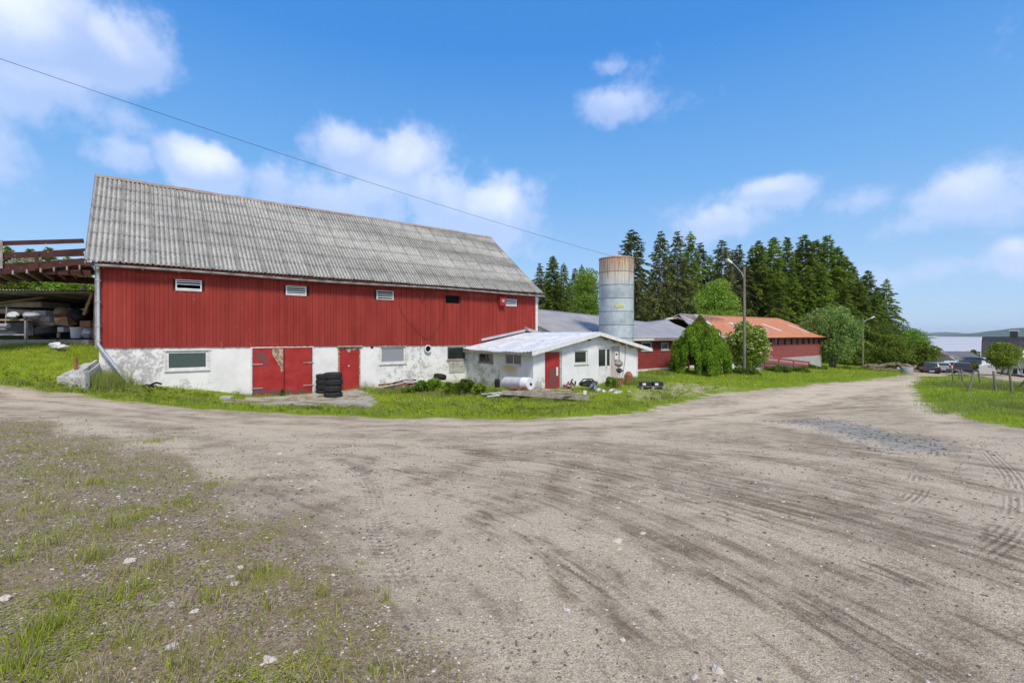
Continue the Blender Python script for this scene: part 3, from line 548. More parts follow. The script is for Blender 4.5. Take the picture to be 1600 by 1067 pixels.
# board cladding: alternate boards stand proud
EZ=4.36
vents=[brect(BF,274,315,437.5,455),brect(BF,446,478,447,462),brect(BF,587.5,614,454.5,468.5),brect(BF,696,717,462,474),brect(BF,788,806,467.5,478.5)]
b=MB(BF); t=T0-.03; i=0; q=random.Random(3)
while t<T1:
    wd=q.uniform(.125,.165); t2=min(t+wd,T1+.03); yo=-.045-(.012 if i%2 else 0)-q.uniform(0,.004); lo=zj(t)-.05-q.uniform(0,.015); hi=EZ+.12
    segs=[(lo,hi)]
    for v in vents:
        if t<v[1]+.01 and t2>v[0]-.01: segs=[(lo,v[2]),(v[3],hi)]
    for a,c in segs: b.box(t+.003,t2-.004,yo,-.012,a,c)
    t=t2; i+=1
b.build('red_cladding',M['board'],barn)
holes5=[v for v in vents]
holewall('wall_sheathing',BF,T0,T1,1.26,lambda x:EZ+.1,holes5,.1,M['redtrim'],barn,y=-.01)
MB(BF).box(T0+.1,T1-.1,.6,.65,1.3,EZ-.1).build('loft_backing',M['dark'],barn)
RH=8.95; HW=5.0
def gable(x0,x1,name):
    b=MB(BF); t=0.0; k=0
    while t<BW:
        t2=min(t+.145,BW); za=EZ+(RH-.35-EZ)*(1-abs(t-HW)/HW)+.1; zb_=EZ+(RH-.35-EZ)*(1-abs(t2-HW)/HW)+.1
        e=.012 if k%2 else 0; xa,xb=(x0-e,x1) if x0<T0 else (x0,x1+e)
        b.hexa([(xa,t+.003,1.15),(xb,t+.003,1.15),(xb,t2-.003,1.15),(xa,t2-.003,1.15),(xa,t+.003,za),(xb,t+.003,za),(xb,t2-.003,zb_),(xa,t2-.003,zb_)]); t=t2; k+=1
    b.build(name,M['board'],barn)
gable(T0-.035,T0-.005,'gable_cladding'); gable(T1+.005,T1+.035,'gable_cladding')
# corner trims
MB(BF).box(T1-.14,T1+.065,-.085,-.06,zj(T1)-.15,EZ+.05).build('corner_board',M['white'],barn); MB(BF).box(T1+.04,T1+.065,-.0595,.12,.9,EZ+.05).build('corner_board',M['white'],barn)
b=MB(BF); b.box(T0-.12,T0-.02,-.09,-.06,zj(T0)-.05,EZ+.05); b.build('corner_board',M['grey'],barn)
# roof
def corrugate(fr,name,material,parent,x0,x1,eave,ridge,wl=.165,amp=.030,courses=7,th=0,sheet=.99,seg=6,seed=1,prof=None,xr=None,sag=None):
    """eave,ridge=(y,z); wavy sheets laid in overlapping courses"""
    xr=xr or (x0,x1); n=int((x1-x0)/wl*seg); q=random.Random(seed); V_=[];F_=[]
    ncol=int((x1-x0)/sheet)+2
    offs=[[q.uniform(-.018,.018) for _ in range(ncol)] for _ in range(courses)]; lift=[[q.uniform(0,.014) for _ in range(ncol)] for _ in range(courses)]
    ny,nz=(ridge[1]-eave[1]),-(ridge[0]-eave[0]); L=math.hypot(ny,nz); ny,nz=-abs(ny)/L*(1 if ridge[0]>eave[0] else -1),abs(nz)/L
    for c in range(courses):
        sub_=4
        rows=[]
        for r in range(sub_+1):
            u=(c+r/sub_*1.04)/courses; u=min(u,1.0); row=[]
            for i in range(n+1):
                f=i/n; xe=x0+(x1-x0)*f; xt=xr[0]+(xr[1]-xr[0])*f; x=xe+(xt-xe)*u
                s_=int((xe-x0)/sheet); edge=(xe-x0)/sheet-s_
                uu=u+(offs[c][s_]/ (L) if r in (0,) else 0)
                h=amp*math.sin((xe-x0)/wl*2*math.pi)+(.006*(1-r/sub_))+lift[c][s_]*.4*(1-r/sub_)+(.022 if edge<.07 else 0)
                y=eave[0]+(ridge[0]-eave[0])*uu+ny*h; z=eave[1]+(ridge[1]-eave[1])*uu+nz*h
                if sag: z+=sag(x,uu)
                row.append(len(V_)); V_.append(fr(x,y,z))
            rows.append(row)
        for r in range(sub_):
            a=rows[r]; b2=rows[r+1]
            for i in range(n): F_.append((a[i],a[i+1],b2[i+1],b2[i]))
    vs=np.array(V_); inv=np.array(wmat(parent).inverted()); vs=vs@inv[:3,:3].T+inv[:3,3]
    o=npmesh(name,vs,np.array(F_),material,parent=parent,smooth=True)
    md=o.modifiers.new('solid','SOLIDIFY'); md.thickness=.009; md.offset=-1
    return o
rs_=lambda x,u: -.05*math.sin((x+5)*.9)*math.sin(u*2)*.5-.06*math.exp(-((x-15.2)/1.5)**2)*u
corrugate(BF,'corrugated_roof',M['asb'],barn,-5.55,17.02,(-.36,4.42),(HW,RH),xr=(-5.55,16.55),sag=rs_)
corrugate(BF,'rear_roof',M['asb'],barn,-5.55,17.0,(BW+.36,4.42),(HW,RH),xr=(-5.55,16.5),seg=4,courses=3)
b=MB(BF)
for k in range(24):
    xa=-5.57+k*.923; xb=xa+.93; zz=RH+.03+.012*math.sin(k*2.3)-.06*math.exp(-((xa-15.2)/1.5)**2); 
    b.hexa([(xa,HW-.17,zz-.14),(xb,HW-.17,zz-.14),(xb,HW-.14,zz-.15),(xa,HW-.14,zz-.15),(xa,HW-.02,zz+.02),(xb,HW-.02,zz+.02),(xb,HW+.0,zz+.0),(xa,HW+.0,zz+.0)])
    b.hexa([(xa,HW+.17,zz-.14),(xa,HW+.02,zz+.02),(xb,HW+.02,zz+.02),(xb,HW+.17,zz-.14),(xa,HW+.14,zz-.15),(xa,HW+.001,zz),(xb,HW+.001,zz),(xb,HW+.14,zz-.15)])
b.build('ridge_cap',M['ridge'],barn)
for x_ in (-5.5,16.9): 
    for s in (0,1):
        ya,yb=((-.34,HW-.01) if s==0 else (BW+.34,HW+.01)); xt=x_ if x_<0 else 16.45
        MB(BF).beam((x_,ya,4.33),(xt,yb,RH-.1),.03,.16).build('barge_board',M['grey'],barn)
b=MB(BF)
x=-5.3
while x<16.9: b.beam((x,-.33,4.33),(x,.3,4.86),.06,.12); x+=.9
b.box(-5.5,16.9,-.345,-.315,4.22,4.36); b.build('rafter_tail',M['redtrim'],barn)
# gutter, half round with brackets
b=MB(BF); rr=.075; pr=[]
xs=[-5.25+ (22.3)*k/30 for k in range(31)]
for k in range(30):
    xa,xb=xs[k],xs[k+1]; za=4.27-.03*math.sin(xa*.5)-.0*xa; zb_=4.27-.03*math.sin(xb*.5)
    for j in range(7):
        a0=math.pi*(1+j/7); a1=math.pi*(1+(j+1)/7)
        b.face([(xa,-.43+rr*math.cos(a0),za+rr*math.sin(a0)),(xb,-.43+rr*math.cos(a0),zb_+rr*math.sin(a0)),(xb,-.43+rr*math.cos(a1),zb_+rr*math.sin(a1)),(xa,-.43+rr*math.cos(a1),za+rr*math.sin(a1))])
gut=b.build('gutter',M['gutter'],barn,smooth=True,solid=.006)
x=-5.
while x<17: MB(BF).tube([(x,-.33,4.32),(x,-.52,4.30),(x,-.52,4.25),(x,-.43,4.17),(x,-.35,4.2)],.012,5).build('bracket',M['gutter'],gut); x+=1.15
dp=MB(BF).tube([(T0-.02,-.42,4.2),(T0-.02,-.14,4.0),(T0-.02,-.14,1.35),(T0+.05,-.17,1.2),(T0+.85,-.42,-.15)],.062,10).build('downpipe',M['galv'],barn,smooth=True)
for z in (3.7,2.9,2.0,1.45): MB(BF).box(T0-.1,T0+.06,-.21,-.05,z,z+.03).build('pipe_clamp',M['gutter'],dp)
# louvred vents
for k,v in enumerate(vents):
    if k==3:
        b=MB(BF); b.box(v[0]-.01,v[1]+.01,.1,.3,v[2]-.01,v[3]+.01); b.build('open_vent',M['dark'],barn,label='open black square vent without slats'); continue
    b=MB(BF); y0,y1=-.085,-.05
    b.box(v[0],v[0]+.05,y0,y1,v[2],v[3]); b.box(v[1]-.05,v[1],y0,y1,v[2],v[3]); b.box(v[0]+.05,v[1]-.05,y0,y1,v[2],v[2]+.04); b.box(v[0]+.05,v[1]-.05,y0,y1,v[3]-.04,v[3])
    fr_=b.build('vent',M['whitemetal'],barn); b=MB(BF); ns=4; H=(v[3]-v[2]-.08)
    for j in range(ns):
        if k==0 and j==1: continue
        z=v[2]+.04+H*(j+.5)/ns+(.05 if (k==2) else 0); 
        if z>v[3]-.05: continue
        b.hexa([(v[0]+.04,-.083,z-.024),(v[1]-.04,-.083,z-.024),(v[1]-.04,-.075,z-.03),(v[0]+.04,-.075,z-.03),(v[0]+.04,-.06,z+.018),(v[1]-.04,-.06,z+.018),(v[1]-.04,-.052,z+.013),(v[0]+.04,-.052,z+.013)])
    b.build('slat',M['whitemetal'],fr_)
# windows
def window(fr,r,parent,y=.0,depth=.08,fw=.07,glass='glass',frame='white',mull=(),sill=True,side=False,curtain=False,name='window'):
    G=(lambda a,y0,z:(a,y0,z)) if not side else (lambda a,y0,z:(y0,a,z))
    def bx(b,a0,a1,y0,y1,z0,z1):
        if side: b.box(y0,y1,a0,a1,z0,z1)
        else: b.box(a0,a1,y0,y1,z0,z1)
    b=MB(fr); a0,a1,z0,z1=r; ya,yb=y+depth,y+depth+.05
    bx(b,a0,a0+fw,ya,yb,z0,z1); bx(b,a1-fw,a1,ya,yb,z0,z1); bx(b,a0+fw,a1-fw,ya,yb,z0,z0+fw); bx(b,a0+fw,a1-fw,ya,yb,z1-fw,z1)
    for m in mull: c=a0+(a1-a0)*m; bx(b,c-fw*.5,c+fw*.5,ya+.002,yb,z0+fw,z1-fw)
    o=b.build(name,M[frame],parent,bevel=.006)
    b=MB(fr); bx(b,a0+fw*.8,a1-fw*.8,ya+.03,ya+.04,z0+fw*.8,z1-fw*.8); b.build('pane',M[glass],o)
    if curtain: b=MB(fr); bx(b,a0+fw,a1-fw,yb+.1,yb+.11,z0+fw,z0+(z1-z0)*.55); b.build('curtain',M['curtain'],o)
    if sill: b=MB(fr); bx(b,a0-.05,a1+.05,y-.06,ya,z0-.05,z0+.0); b.build('sill',M[frame],o,bevel=.005)
    return o
def surround(fr,r,parent,wd=.07,pr=.03,material='white',top=.1):
    a0,a1,z0,z1=r; b=MB(fr)
    b.box(a0-wd,a0,-pr,-.001,z0,z1); b.box(a1,a1+wd,-pr,-.001,z0,z1); b.box(a0-wd-.04,a1+wd+.04,-pr-.01,-.001,z1,z1+top)
    return b.build('casing',M[material],parent,bevel=.006)
window(BF,w1,barn,depth=.02,fw=.10,glass='glassgreen',curtain=True); surround(BF,w1,barn,.05,.03,'white',.05)
window(BF,w2,barn,depth=.04,fw=.10,glass='pane_grey'); surround(BF,w2,barn,.04,.03,'white',.04)
window(BF,w3,barn,depth=.02,fw=.06,frame='grey',glass='glass',curtain=True)
MB(BF).box(w3[0]+.1,w3[1]-.1,-.03,.02,w3[2]-.75,w3[2]-.05).build('rendered_patch',M['concrete'],barn)
# round flue opening
c=((h1[0]+h1[1])/2,(h1[2]+h1[3])/2); r_=(h1[3]-h1[2])/2
A_=Vector((*(v2),0)); U_=Vector((*v1,0)); V3=Vector((0,0,1))
b=MB(); P=Vector(BF(c[0],-.04,c[1])); b.lathe(P,[(r_,0),(r_,-.1),(r_*.78,-.1),(r_*.74,.0),(r_*.7,.2)],20,(A_,U_,V3)); ro=b.build('flue_ring',M['whitemetal'],barn,smooth=True)
b=MB(); b.lathe(P+A_*.005,[(r_*.76,-.02),(0.001,-.02)],20,(A_,U_,V3)); b.build('flue_hole',M['dark'],ro)
# doors
def leaf(r,y=.0,name='door',handles=(),label=None,parent=barn,fr=BF,material='red'):
    a0,a1,z0,z1=r; b=MB(fr); k=a0; 
    b.box(a0,a1,y,y+.05,z0,z1); o=b.build(name,M[material],parent,bevel=.008,label=label); return o
mid=(dd[0]+dd[1])/2+.03
d1=leaf((dd[0]+.02,mid-.012,dd[2]+.02,dd[3]-.02),-.03,label='left leaf with broken upper corner and scuffed paint'); d2=leaf((mid+.012,dd[1]-.02,dd[2]+.05,dd[3]-.02),-.045)
for d,(xa,xb) in ((d1,(dd[0]-.03,dd[0]+.42)),(d2,(dd[1]-.42,dd[1]+.05))):
    for z in (.35,-.72): MB(BF).box(xa,xb,-.065 if d is d1 else -.08,-.03 if d is d1 else -.045,z,z+.035).build('strap_hinge',M['rust'] if 0 else M['gutter'],d)
# torn corner (bare wood) and scuffs on the left leaf
def patch(poly,y,name,material,parent,th=.006,fr=BF):
    b=MB(fr); n=len(poly); k=len(b.v)
    for (x,z) in poly: b.pt((x,y,z))
    for (x,z) in poly: b.pt((x,y-th,z))
    b.f.append([k+n+i for i in range(n)]); b.m.append(0)
    for i in range(n): b.f.append([k+i,k+(i+1)%n,k+n+(i+1)%n,k+n+i]); b.m.append(0)
    return b.build(name,material,parent)
M['torn']=mat('torn_wood',(.45,.36,.26),(.25,.16,.1),.9,9,lo=.45,hi=.55,c3=(.12,.08,.06),s3=6,lo3=.6,hi3=.65)
M['scuff']=mat('bare_scuffed_paint',(.12,.075,.075),(.28,.04,.035),.8,5,lo=.45,hi=.6)
p_=[BF.at(x,y,-.03) for x,y in ((425,545),(442,545),(442.5,580),(439,582),(438,573),(434,568),(431,562),(428,558),(425.5,553))]
patch(p_,-.031,'torn_corner',M['torn'],d1)
p_=[BF.at(x,y,-.03) for x,y in ((399,552),(405,549),(412,550),(416,556),(419,564),(421,571),(416,572),(411,565),(403,562),(400,559))]
patch(p_,-.031,'scuff',M['scuff'],d1)
p_=[BF.at(x,y,-.03) for x,y in ((396,607),(404,606),(414,610),(430,608),(442,611),(442,617),(420,619),(396,620))]
patch(p_,-.031,'scuff',M['scuff'],d1)
p_=[BF.at(x,y,-.045) for x,y in ((445,608),(458,610),(470,608),(487,611),(487,615),(445,617.5))]
patch(p_,-.046,'scuff',M['scuff'],d2)
b=MB(BF); b.box(dd[0]-.07,dd[0],-.04,.0,dd[2],dd[3]); b.box(dd[1],dd[1]+.07,-.04,0,dd[2],dd[3]); b.box(dd[0]-.07,dd[1]+.07,-.045,-.001,dd[3],dd[3]+.05); b.build('door_frame',M['white'],barn)
d3=leaf((sdr[0]+.07,sdr[1]-.07,sdr[2],sdr[3]-.09),.0,label='narrow red door with flaking edges')
b=MB(BF); b.box(sdr[0],sdr[0]+.07,-.02,.04,sdr[2],sdr[3]); b.box(sdr[1]-.07,sdr[1],-.02,.04,sdr[2],sdr[3]); b.box(sdr[0],sdr[1],-.021,.04,sdr[3]-.085,sdr[3]); b.build('door_frame',M['torn'],barn)
p_=[BF.at(x,y,0) for x,y in ((540,543.5),(556,544),(557,546),(550,547),(545,551),(541,547))]; patch(p_,-.003,'torn_corner',M['torn'],d3)
MB(BF).box(sdr[0]+.5,sdr[0]+.56,-.04,0,.1,.16).build('door_knob',M['whitemetal'],d3)
MB(BF).box(sdr[0]-.05,sdr[1]+.1,-.10,-.002,sdr[3]+.01,sdr[3]+.06).build('lintel',M['gutter'],barn)
# alarm / fuse box on the wall, hanging cable loops
r=brect(BF,777,786,465,478); b=MB(BF); b.box(r[0],r[1],-.3,-.06,r[2],r[3]); o=b.build('junction_box',M['red'],barn,bevel=.01)
b=MB(BF); b.box(r[0]+.14,r[1]-.12,-.31,-.3,r[2]+.22,r[3]-.14); b.build('plate',M['gutter'],o)
def wallcable(pts,r=.008):
    q=[]
    for (a,c) in pts:
        x,z=BF.at(a,c,-.09); q.append((x,-.09,z))
    return MB(BF).tube(q,r,5).build('cable',M['cable'],barn)
def bez(P,n=14):
    out=[]; 
    for i in range(n+1):
        u=i/n; Q=[np.array(p,float) for p in P]
        while len(Q)>1: Q=[Q[k]*(1-u)+Q[k+1]*u for k in range(len(Q)-1)]
        out.append(tuple(Q[0]))
    return out
wallcable(bez([(628,457),(610,480),(640,505),(656,523),(666,531)])); wallcable(bez([(666,531),(680,527),(694,500),(698,475),(694,470)],10)); wallcable(bez([(651,454),(657,480),(664,465),(673,456)],8)); wallcable(bez([(673,456),(660,470),(658,474)],5),.012)
# ================================================================== ANNEX
Apos,_=BF.at(731,546); A=np.array(BF(Apos,0,0)[:2]); t_=Frame(A,-v2,v1); ya,_=t_.at(833,552)
C=A-v2*ya; AF=Frame(C,v1,v2); YB=ya
ann=thing('white_outbuilding','low white flaking outbuilding with a pale tin roof, built against the barn front','outbuilding',AF(0,0,-1.15),RZ)
XR,_=AF.at(996,560); XP,ZP=AF.at(937,521,-.35)
M['annexw']=plaster('old_white_plaster',[(AF(0,4.6,-.4),2.6,.15),(AF(.3,0,-.9),1.3,.15),(AF(0,2.2,-.9),1.4,.10),(AF(0,3.2,-.5),2.,.12)],(.78,.78,.77),stain=AF(0,1.9,-.05))
zL=.80; sl_=(ZP-.1-zL)/XP
_,zR=AF.at(995,544)
rt=lambda x: (zL+sl_*x) if x<XP else (ZP-.1-(ZP-.1-zR)*(x-XP)/(XR-XP))
adoor=brect(AF,851.5,878,550,606.5); aw=brect(AF,898,918.5,547.5,568.5); gd=brect(AF,935,955,543,598); wp=brect(AF,955.3,968,541,599)
adoor=(adoor[0],adoor[1],-1.12,rt(adoor[0])-.12); gd=(gd[0],gd[1],-1.0,gd[3]); wp=(gd[1],wp[1],-1.0,gd[3]+.05)
holewall('gable_wall',AF,0,XR,-1.6,rt,[adoor,aw,gd,wp],.22,M['annexw'],ann,inner=[XP])
s1=brect(AF,748,770.5,552,566.5,True); s2=brect(AF,789,814.5,552,570,True)
SF=Frame(AF.o,AF.ay,-AF.ax)    # plane x=0, running back to the barn; +y of this frame points outwards(-x)
def sidewall():
    b=MB(AF); xs=sorted([.222,s1[0],s1[1],s2[0],s2[1],YB-.03])
    for a,c in zip(xs[:-1],xs[1:]):
        m=(a+c)/2; h=[s for s in (s1,s2) if s[0]<m<s[1]]
        if h: b.box(0,.22,a,c,-1.6,h[0][2]); b.box(0,.22,a,c,h[0][3],zL+.02)
        else: b.box(0,.22,a,c,-1.6,zL+.02)
    b.build('side_wall',M['annexw'],ann)
    MB(AF).box(XR-.22,XR,.222,YB,-1.6,zR).build('side_wall',M['annexw'],ann)
sidewall()
MB(AF).box(.9,XR-.9,.9,.95,-1.3,.8).build('shade_backing',M['dark'],ann); MB(AF).box(.9,.95,.96,YB-.3,-1.3,.7).build('shade_backing',M['dark'],ann)
for s in (s1,s2): window(AF,s,ann,y=0,depth=.03,fw=.06,side=True,mull=(.5,),sill=True,frame='grey' if s is s1 else 'white')
window(AF,aw,ann,depth=.06,fw=.08)
da=MB(AF).box(adoor[0]+.02,adoor[1]-.16,.0,.05,-1.08,adoor[3]-.04).build('door',M['red'],ann,bevel=.006,label='red door with worn grey lower half')
p_=[AF.at(x,y,0) for x,y in ((858,578),(862,574),(868,576),(872,580),(872,590),(870,600),(866,606),(858,606),(856,596),(859,588))]; patch(p_,-.001,'scuff',M['scuff'],da,fr=AF)
MB(AF).box(adoor[1]-.42,adoor[1]-.30,-.03,0,-.42,.02).build('handle',M['whitemetal'],da)
b=MB(AF); b.box(adoor[1]-.15,adoor[1]-.01,.02,.1,-1.1,adoor[3]); b.box(adoor[0],adoor[1]-.15,.01,.08,adoor[3]-.035,adoor[3]); b.build('door_frame',M['concrete'],ann)
# glazed door
a0,a1,z0,z1=gd; b=MB(AF); y0,y1=.04,.09; zm=z0+(z1-z0)*.47; xm=a0+(a1-a0)*.64
b.box(a0,a0+.07,y0,y1,z0,z1); b.box(a1-.07,a1,y0,y1,z0,z1); b.box(xm-.06,xm+.06,y0-.002,y1,z0,z1-.1); b.box(a0+.07,a1-.07,y0,y1,z1-.1,z1); b.box(a0+.07,xm-.06,y0+.01,y1,z0,zm); b.box(xm+.06,a1-.07,y0+.01,y1,z0,zm)
gdo=b.build('glazed_door',M['white'],ann,bevel=.005); MB(AF).box(a0+.07,a1-.07,y0+.02,y0+.03,zm,z1-.1).build('pane',M['glass'],gdo)
MB(AF).box(xm-.03,xm+.03,y0-.05,y0,zm-.1,zm-.02).build('handle',M['gutter'],gdo)
a0,a1,z0,z1=wp; b=MB(AF); k=z0
while k<z1: b.hexa([(a0+.01,.05,k),(a1-.01,.05,k),(a1-.01,.1,k),(a0+.01,.1,k),(a0+.01,.075,min(k+.13,z1)),(a1-.01,.075,min(k+.13,z1)),(a1-.01,.1,min(k+.13,z1)),(a0+.01,.1,min(k+.13,z1))]); k+=.132
pn=b.build('board_panel',mat('pale_pink_boards',(.42,.34,.30),(.52,.45,.41),.8,5),ann)
MB(AF).box(a0+.32,a0+.62,.0,.05,.25,.72).build('notice',M['whitemetal'],pn); MB(AF).box(a0+.38,a0+.55,-.004,0,.5,.6).build('lettering',M['black'],pn)
MB(AF).box(XR-.1,XR+.012,-.014,-.001,-1.3,zR-.05).build('corner_board',M['white'],ann); MB(AF).box(a1,a1+.14,-.03,-.001,-1.3,z1).build('door_post',M['white'],ann)
MB(AF).tube([(a1+.5,-.02,rt(a1+.5)-.1),(a1+.48,-.02,.2),(a1+.25,-.03,-.7)],.012,5).build('cable',M['cable'],ann)
# roof: two corrugated slopes with a sagging left eave
_,zE=AF.at(833,551.,-.35); 
def asag(x,u): return 0
def annroof(x_e,z_e,x_r,z_r,n,name):
    ny=36; V_=[];F_=[]; y0,y1=-.38,YB-.07; nx=14
    cols=int((y1-y0)/.28*8)
    for i in range(cols+1):
        y=y0+(y1-y0)*i/cols
        for j in range(nx+1):
            u=j/nx; x=x_e+(x_r-x_e)*u; z=z_e+(z_r-z_e)*u+.028*math.sin((y-y0)/.28*2*math.pi)
            if n==0: z+=-(1-u)**2*(.07*math.sin((y-y0)/6.*math.pi)+.02*math.sin(y*3.))
            V_.append(AF(x,y,z))
    id_=np.arange(len(V_)).reshape(cols+1,nx+1); F_=np.stack([id_[:-1,:-1],id_[:-1,1:],id_[1:,1:],id_[1:,:-1]],-1).reshape(-1,4)
    vs=np.array(V_); inv=np.array(wmat(ann).inverted()); vs=vs@inv[:3,:3].T+inv[:3,3]
    o=npmesh(name,vs,F_,M['ribtin'],parent=ann,smooth=True); md=o.modifiers.new('s','SOLIDIFY'); md.thickness=.008; md.offset=1
xe2,ze2=AF.at(1018,546,-.35)
annroof(-.4,zE+.03,XP,ZP+.07,0,'tin_roof'); annroof(xe2,ze2+.07,XP,ZP+.07,1,'tin_roof')
b=MB(AF); b.beam((-.42,-.4,zE-.06),(XP,-.4,ZP-.03),.035,.19); b.beam((XP,-.4,ZP-.03),(xe2,-.4,ze2-.03),.035,.19); b.build('fascia_board',M['white'],ann)
b=MB(AF); b.box(-.42,-.36,-.38,YB-.1,zE-.14,zE-.05); b.build('eave_board',M['grey'],ann)
for k in range(5): x=XP+.8+k*.75; z=ZP-.1-(ZP-ze2)*(x-XP)/(xe2-XP)-.1; MB(AF).box(x-.04,x+.04,-.36,-.02,z-.02,z+.09).build('rafter_tail',M['wood'],ann)
# flashing against the barn
b=MB(BF); xa,xb=Apos+.9,Apos+XP-.2
b.hexa([(xa,-.16,1.3),(xb,-.16,ZP+.12),(xb,-.07,ZP+.12),(xa,-.07,1.3),(xa,-.12,1.42),(xb,-.12,ZP+.26),(xb,-.07,ZP+.28),(xa,-.07,1.44)])
b.build('flashing',M['galv'],ann)
b=MB(BF); b.hexa([(xb,-.5,ZP+.15),(T1+.3,-.5,ZP+.0),(T1+.3,-.07,ZP+.05),(xb,-.07,ZP+.2),(xb,-.45,ZP+.3),(T1+.3,-.45,ZP+.06),(T1+.3,-.07,ZP+.12),(xb,-.07,ZP+.45)]); b.build('flashing',M['galv'],ann)
MB(AF).tube([(XP-.6,-.05,ZP-.35),(XP-.6,-.22,ZP-.35)],.05,8).build('outlet_pipe',M['black'],ann)
# ================================================================== OPEN SHED AND LOFT BRIDGE (left)
def gz(o,f=0): return gh(o[0],o[1])+f
# bridge to the loft, entering the barn's left gable
bt=BF(-5.5,2.2,0); SHF=Frame((bt[0],bt[1]),-v1,v2)     # x runs away from the barn to the left
bri=thing('loft_bridge','timber bridge with dark red rails leading to the barn loft above the open shed','bridge',(bt[0],bt[1],gh(bt[0],bt[1])),RZ)
def shz(px,py,y=0): return SHF.at(px,py,y)
def railbar(pa,pb,h,y,name,m,wd=.05,parent=bri):
    xa,za=SHF.at(*pa,y); xb,zb_=SHF.at(*pb,y)
    dx=(xa-xb); k=(za-zb_)/dx if dx else 0
    xe=xa+(xa-xb)*.6 if xa>xb else xa
    return MB(SHF).beam((xb,y,zb_),(xe,y,za+(xe-xa)*k),wd,h).build(name,m,parent)
_,za0=SHF.at(0,380.5,0); 
railbar((0,380.5),(131,376.5),.17,0,'top_rail',M['redtrim']); railbar((0,399.5),(131,396),.22,0,'middle_rail',M['redtrim'])
railbar((0,425),(131,408),.24,-.02,'edge_beam',M['redtrim'],.07)
xp,zp=SHF.at(2,380,0)
for px in (2,58): 
    x_,z_=SHF.at(px,378 if px<10 else 397,0); _,z2=SHF.at(px,420,0); MB(SHF).box(x_-.05,x_+.05,-.1,-.03,z2,z_+.05).build('post',M['grey' if px<10 else 'redtrim'],bri)
x0_,zA=SHF.at(0,420,0); x1_,zB=SHF.at(131,410,0); kk=(zA-zB)/(x0_-x1_)
dk_=MB(SHF); dk_.hexa([(x1_-.2,0,zB-.14),(x0_+3,0,zA+kk*3-.14),(x0_+3,3.4,zA+kk*3-.14),(x1_-.2,3.4,zB-.14),(x1_-.2,0,zB-.06),(x0_+3,0,zA+kk*3-.06),(x0_+3,3.4,zA+kk*3-.06),(x1_-.2,3.4,zB-.06)]); dk_.build('deck',M['redtrim'],bri)
x=x1_+.1
while x<x0_+2.5: MB(SHF).beam((x,-.38,zB+(x-x1_)*kk-.22),(x,3.3,zB+(x-x1_)*kk-.24),.05,.15).build('joist',M['grey'],bri); x+=.37
MB(SHF).box(x1_-.2,x0_+3,.05,.15,zB-.55,zB-.3).build('girder',M['redtrim'],bri); MB(SHF).box(x1_-.2,x0_+3,3.2,3.35,zB-.6,zB-.3).build('girder',M['redtrim'],bri)
for x in (x0_+2.,): MB(SHF).box(x,x+.15,3.1,3.25,.8,zB-.6).build('post',M['grey'],bri)
# bridge far rail
for h_ in (.55,1.0): MB(SHF).beam((x1_,3.35,zB+h_),(x0_+3,3.35,zA+h_+kk*3),.04,.12).build('rear_rail',M['redtrim'],bri)
# shed
sb=Frame((-20.6,21.3),(-1,-.02),(.02,1)); SF0=Frame((-19.0,21.3),(-1,0),(0,1))   # front of the shed, y=21.3
FZ=1.5
shed=thing('open_shed','open fronted storage shed with dark interior and corrugated roof, left of the barn','shed',(-22.5,22,FZ))
M['shedwall']=mat('shade_dark_red_boards',(.018,.007,.006),(.03,.012,.010),.9,3)  # red boards made near-black, the shed's inner shade put into their colour
def sx(px,Y): return (px-CX)/F*Y
def sz(py,Y): return CH+(HY-py)/F*Y
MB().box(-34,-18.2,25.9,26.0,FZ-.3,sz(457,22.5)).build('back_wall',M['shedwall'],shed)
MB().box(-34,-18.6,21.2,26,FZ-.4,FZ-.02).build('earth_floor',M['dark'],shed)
zt=sz(453,21.6)
b=MB(); b.hexa([(-34,21.6,sz(456,21.6)),(-19.2,21.6,sz(458.5,21.6)),(-19.2,21.75,sz(458.5,21.6)),(-34,21.75,sz(456,21.6)),(-34,21.6,sz(448,21.6)),(-19.2,21.6,sz(454,21.6)),(-19.2,21.75,sz(454,21.6)),(-34,21.75,sz(448,21.6))]); b.build('front_beam',M['grey'],shed)
V_=[];n_=int(15.2/.15*6)
for i in range(n_+1):
    x=-34.2+15.2*i/n_
    for j in range(3): V_.append((x,21.35+j*2.4,sz(447-(0 if x>-26 else 1),21.5)-.14*(x+19)/15-.22+.03*math.sin(x/.15*6.283)-.13*j))
id_=np.arange(len(V_)).reshape(n_+1,3); F_=np.stack([id_[:-1,:-1],id_[:-1,1:],id_[1:,1:],id_[1:,:-1]],-1).reshape(-1,4)
vs=np.array(V_)-np.array([-22.5,22,FZ]); npmesh('shed_roof',vs,F_,M['asb'],parent=shed,smooth=True)
MB().beam((sx(146,21.4),21.5,FZ),(sx(149,21.4),21.5,sz(440,21.4)),.14,.14).build('post',M['grey'],shed)
MB().beam((sx(134,21.7),21.6,sz(492,21.7)),(sx(147,21.7),21.6,sz(458,21.7)),.05,.12).build('brace',M['wood'],shed)
MB().box(-34,-18.7,20.85,21.19,FZ-.5,FZ-.03).build('sill_stones',M['stone'],shed)
for a,c,d,e in ((7,29,454,457.5),(17,43,460.5,462)): MB().box(sx(a,25.8),sx(c,25.8),25.8,25.88,sz(e,25.8),sz(d,25.8)).build('light_fitting',M['whitemetal'],shed)
tag(MB().blob((sx(136,21.7),21.5,sz(453,21.7)+.06),(.15,.12,.12),3,8,.1).build('paper_lump',M['cloth']),'round white bundle on the shed roof edge near the barn','bundle')
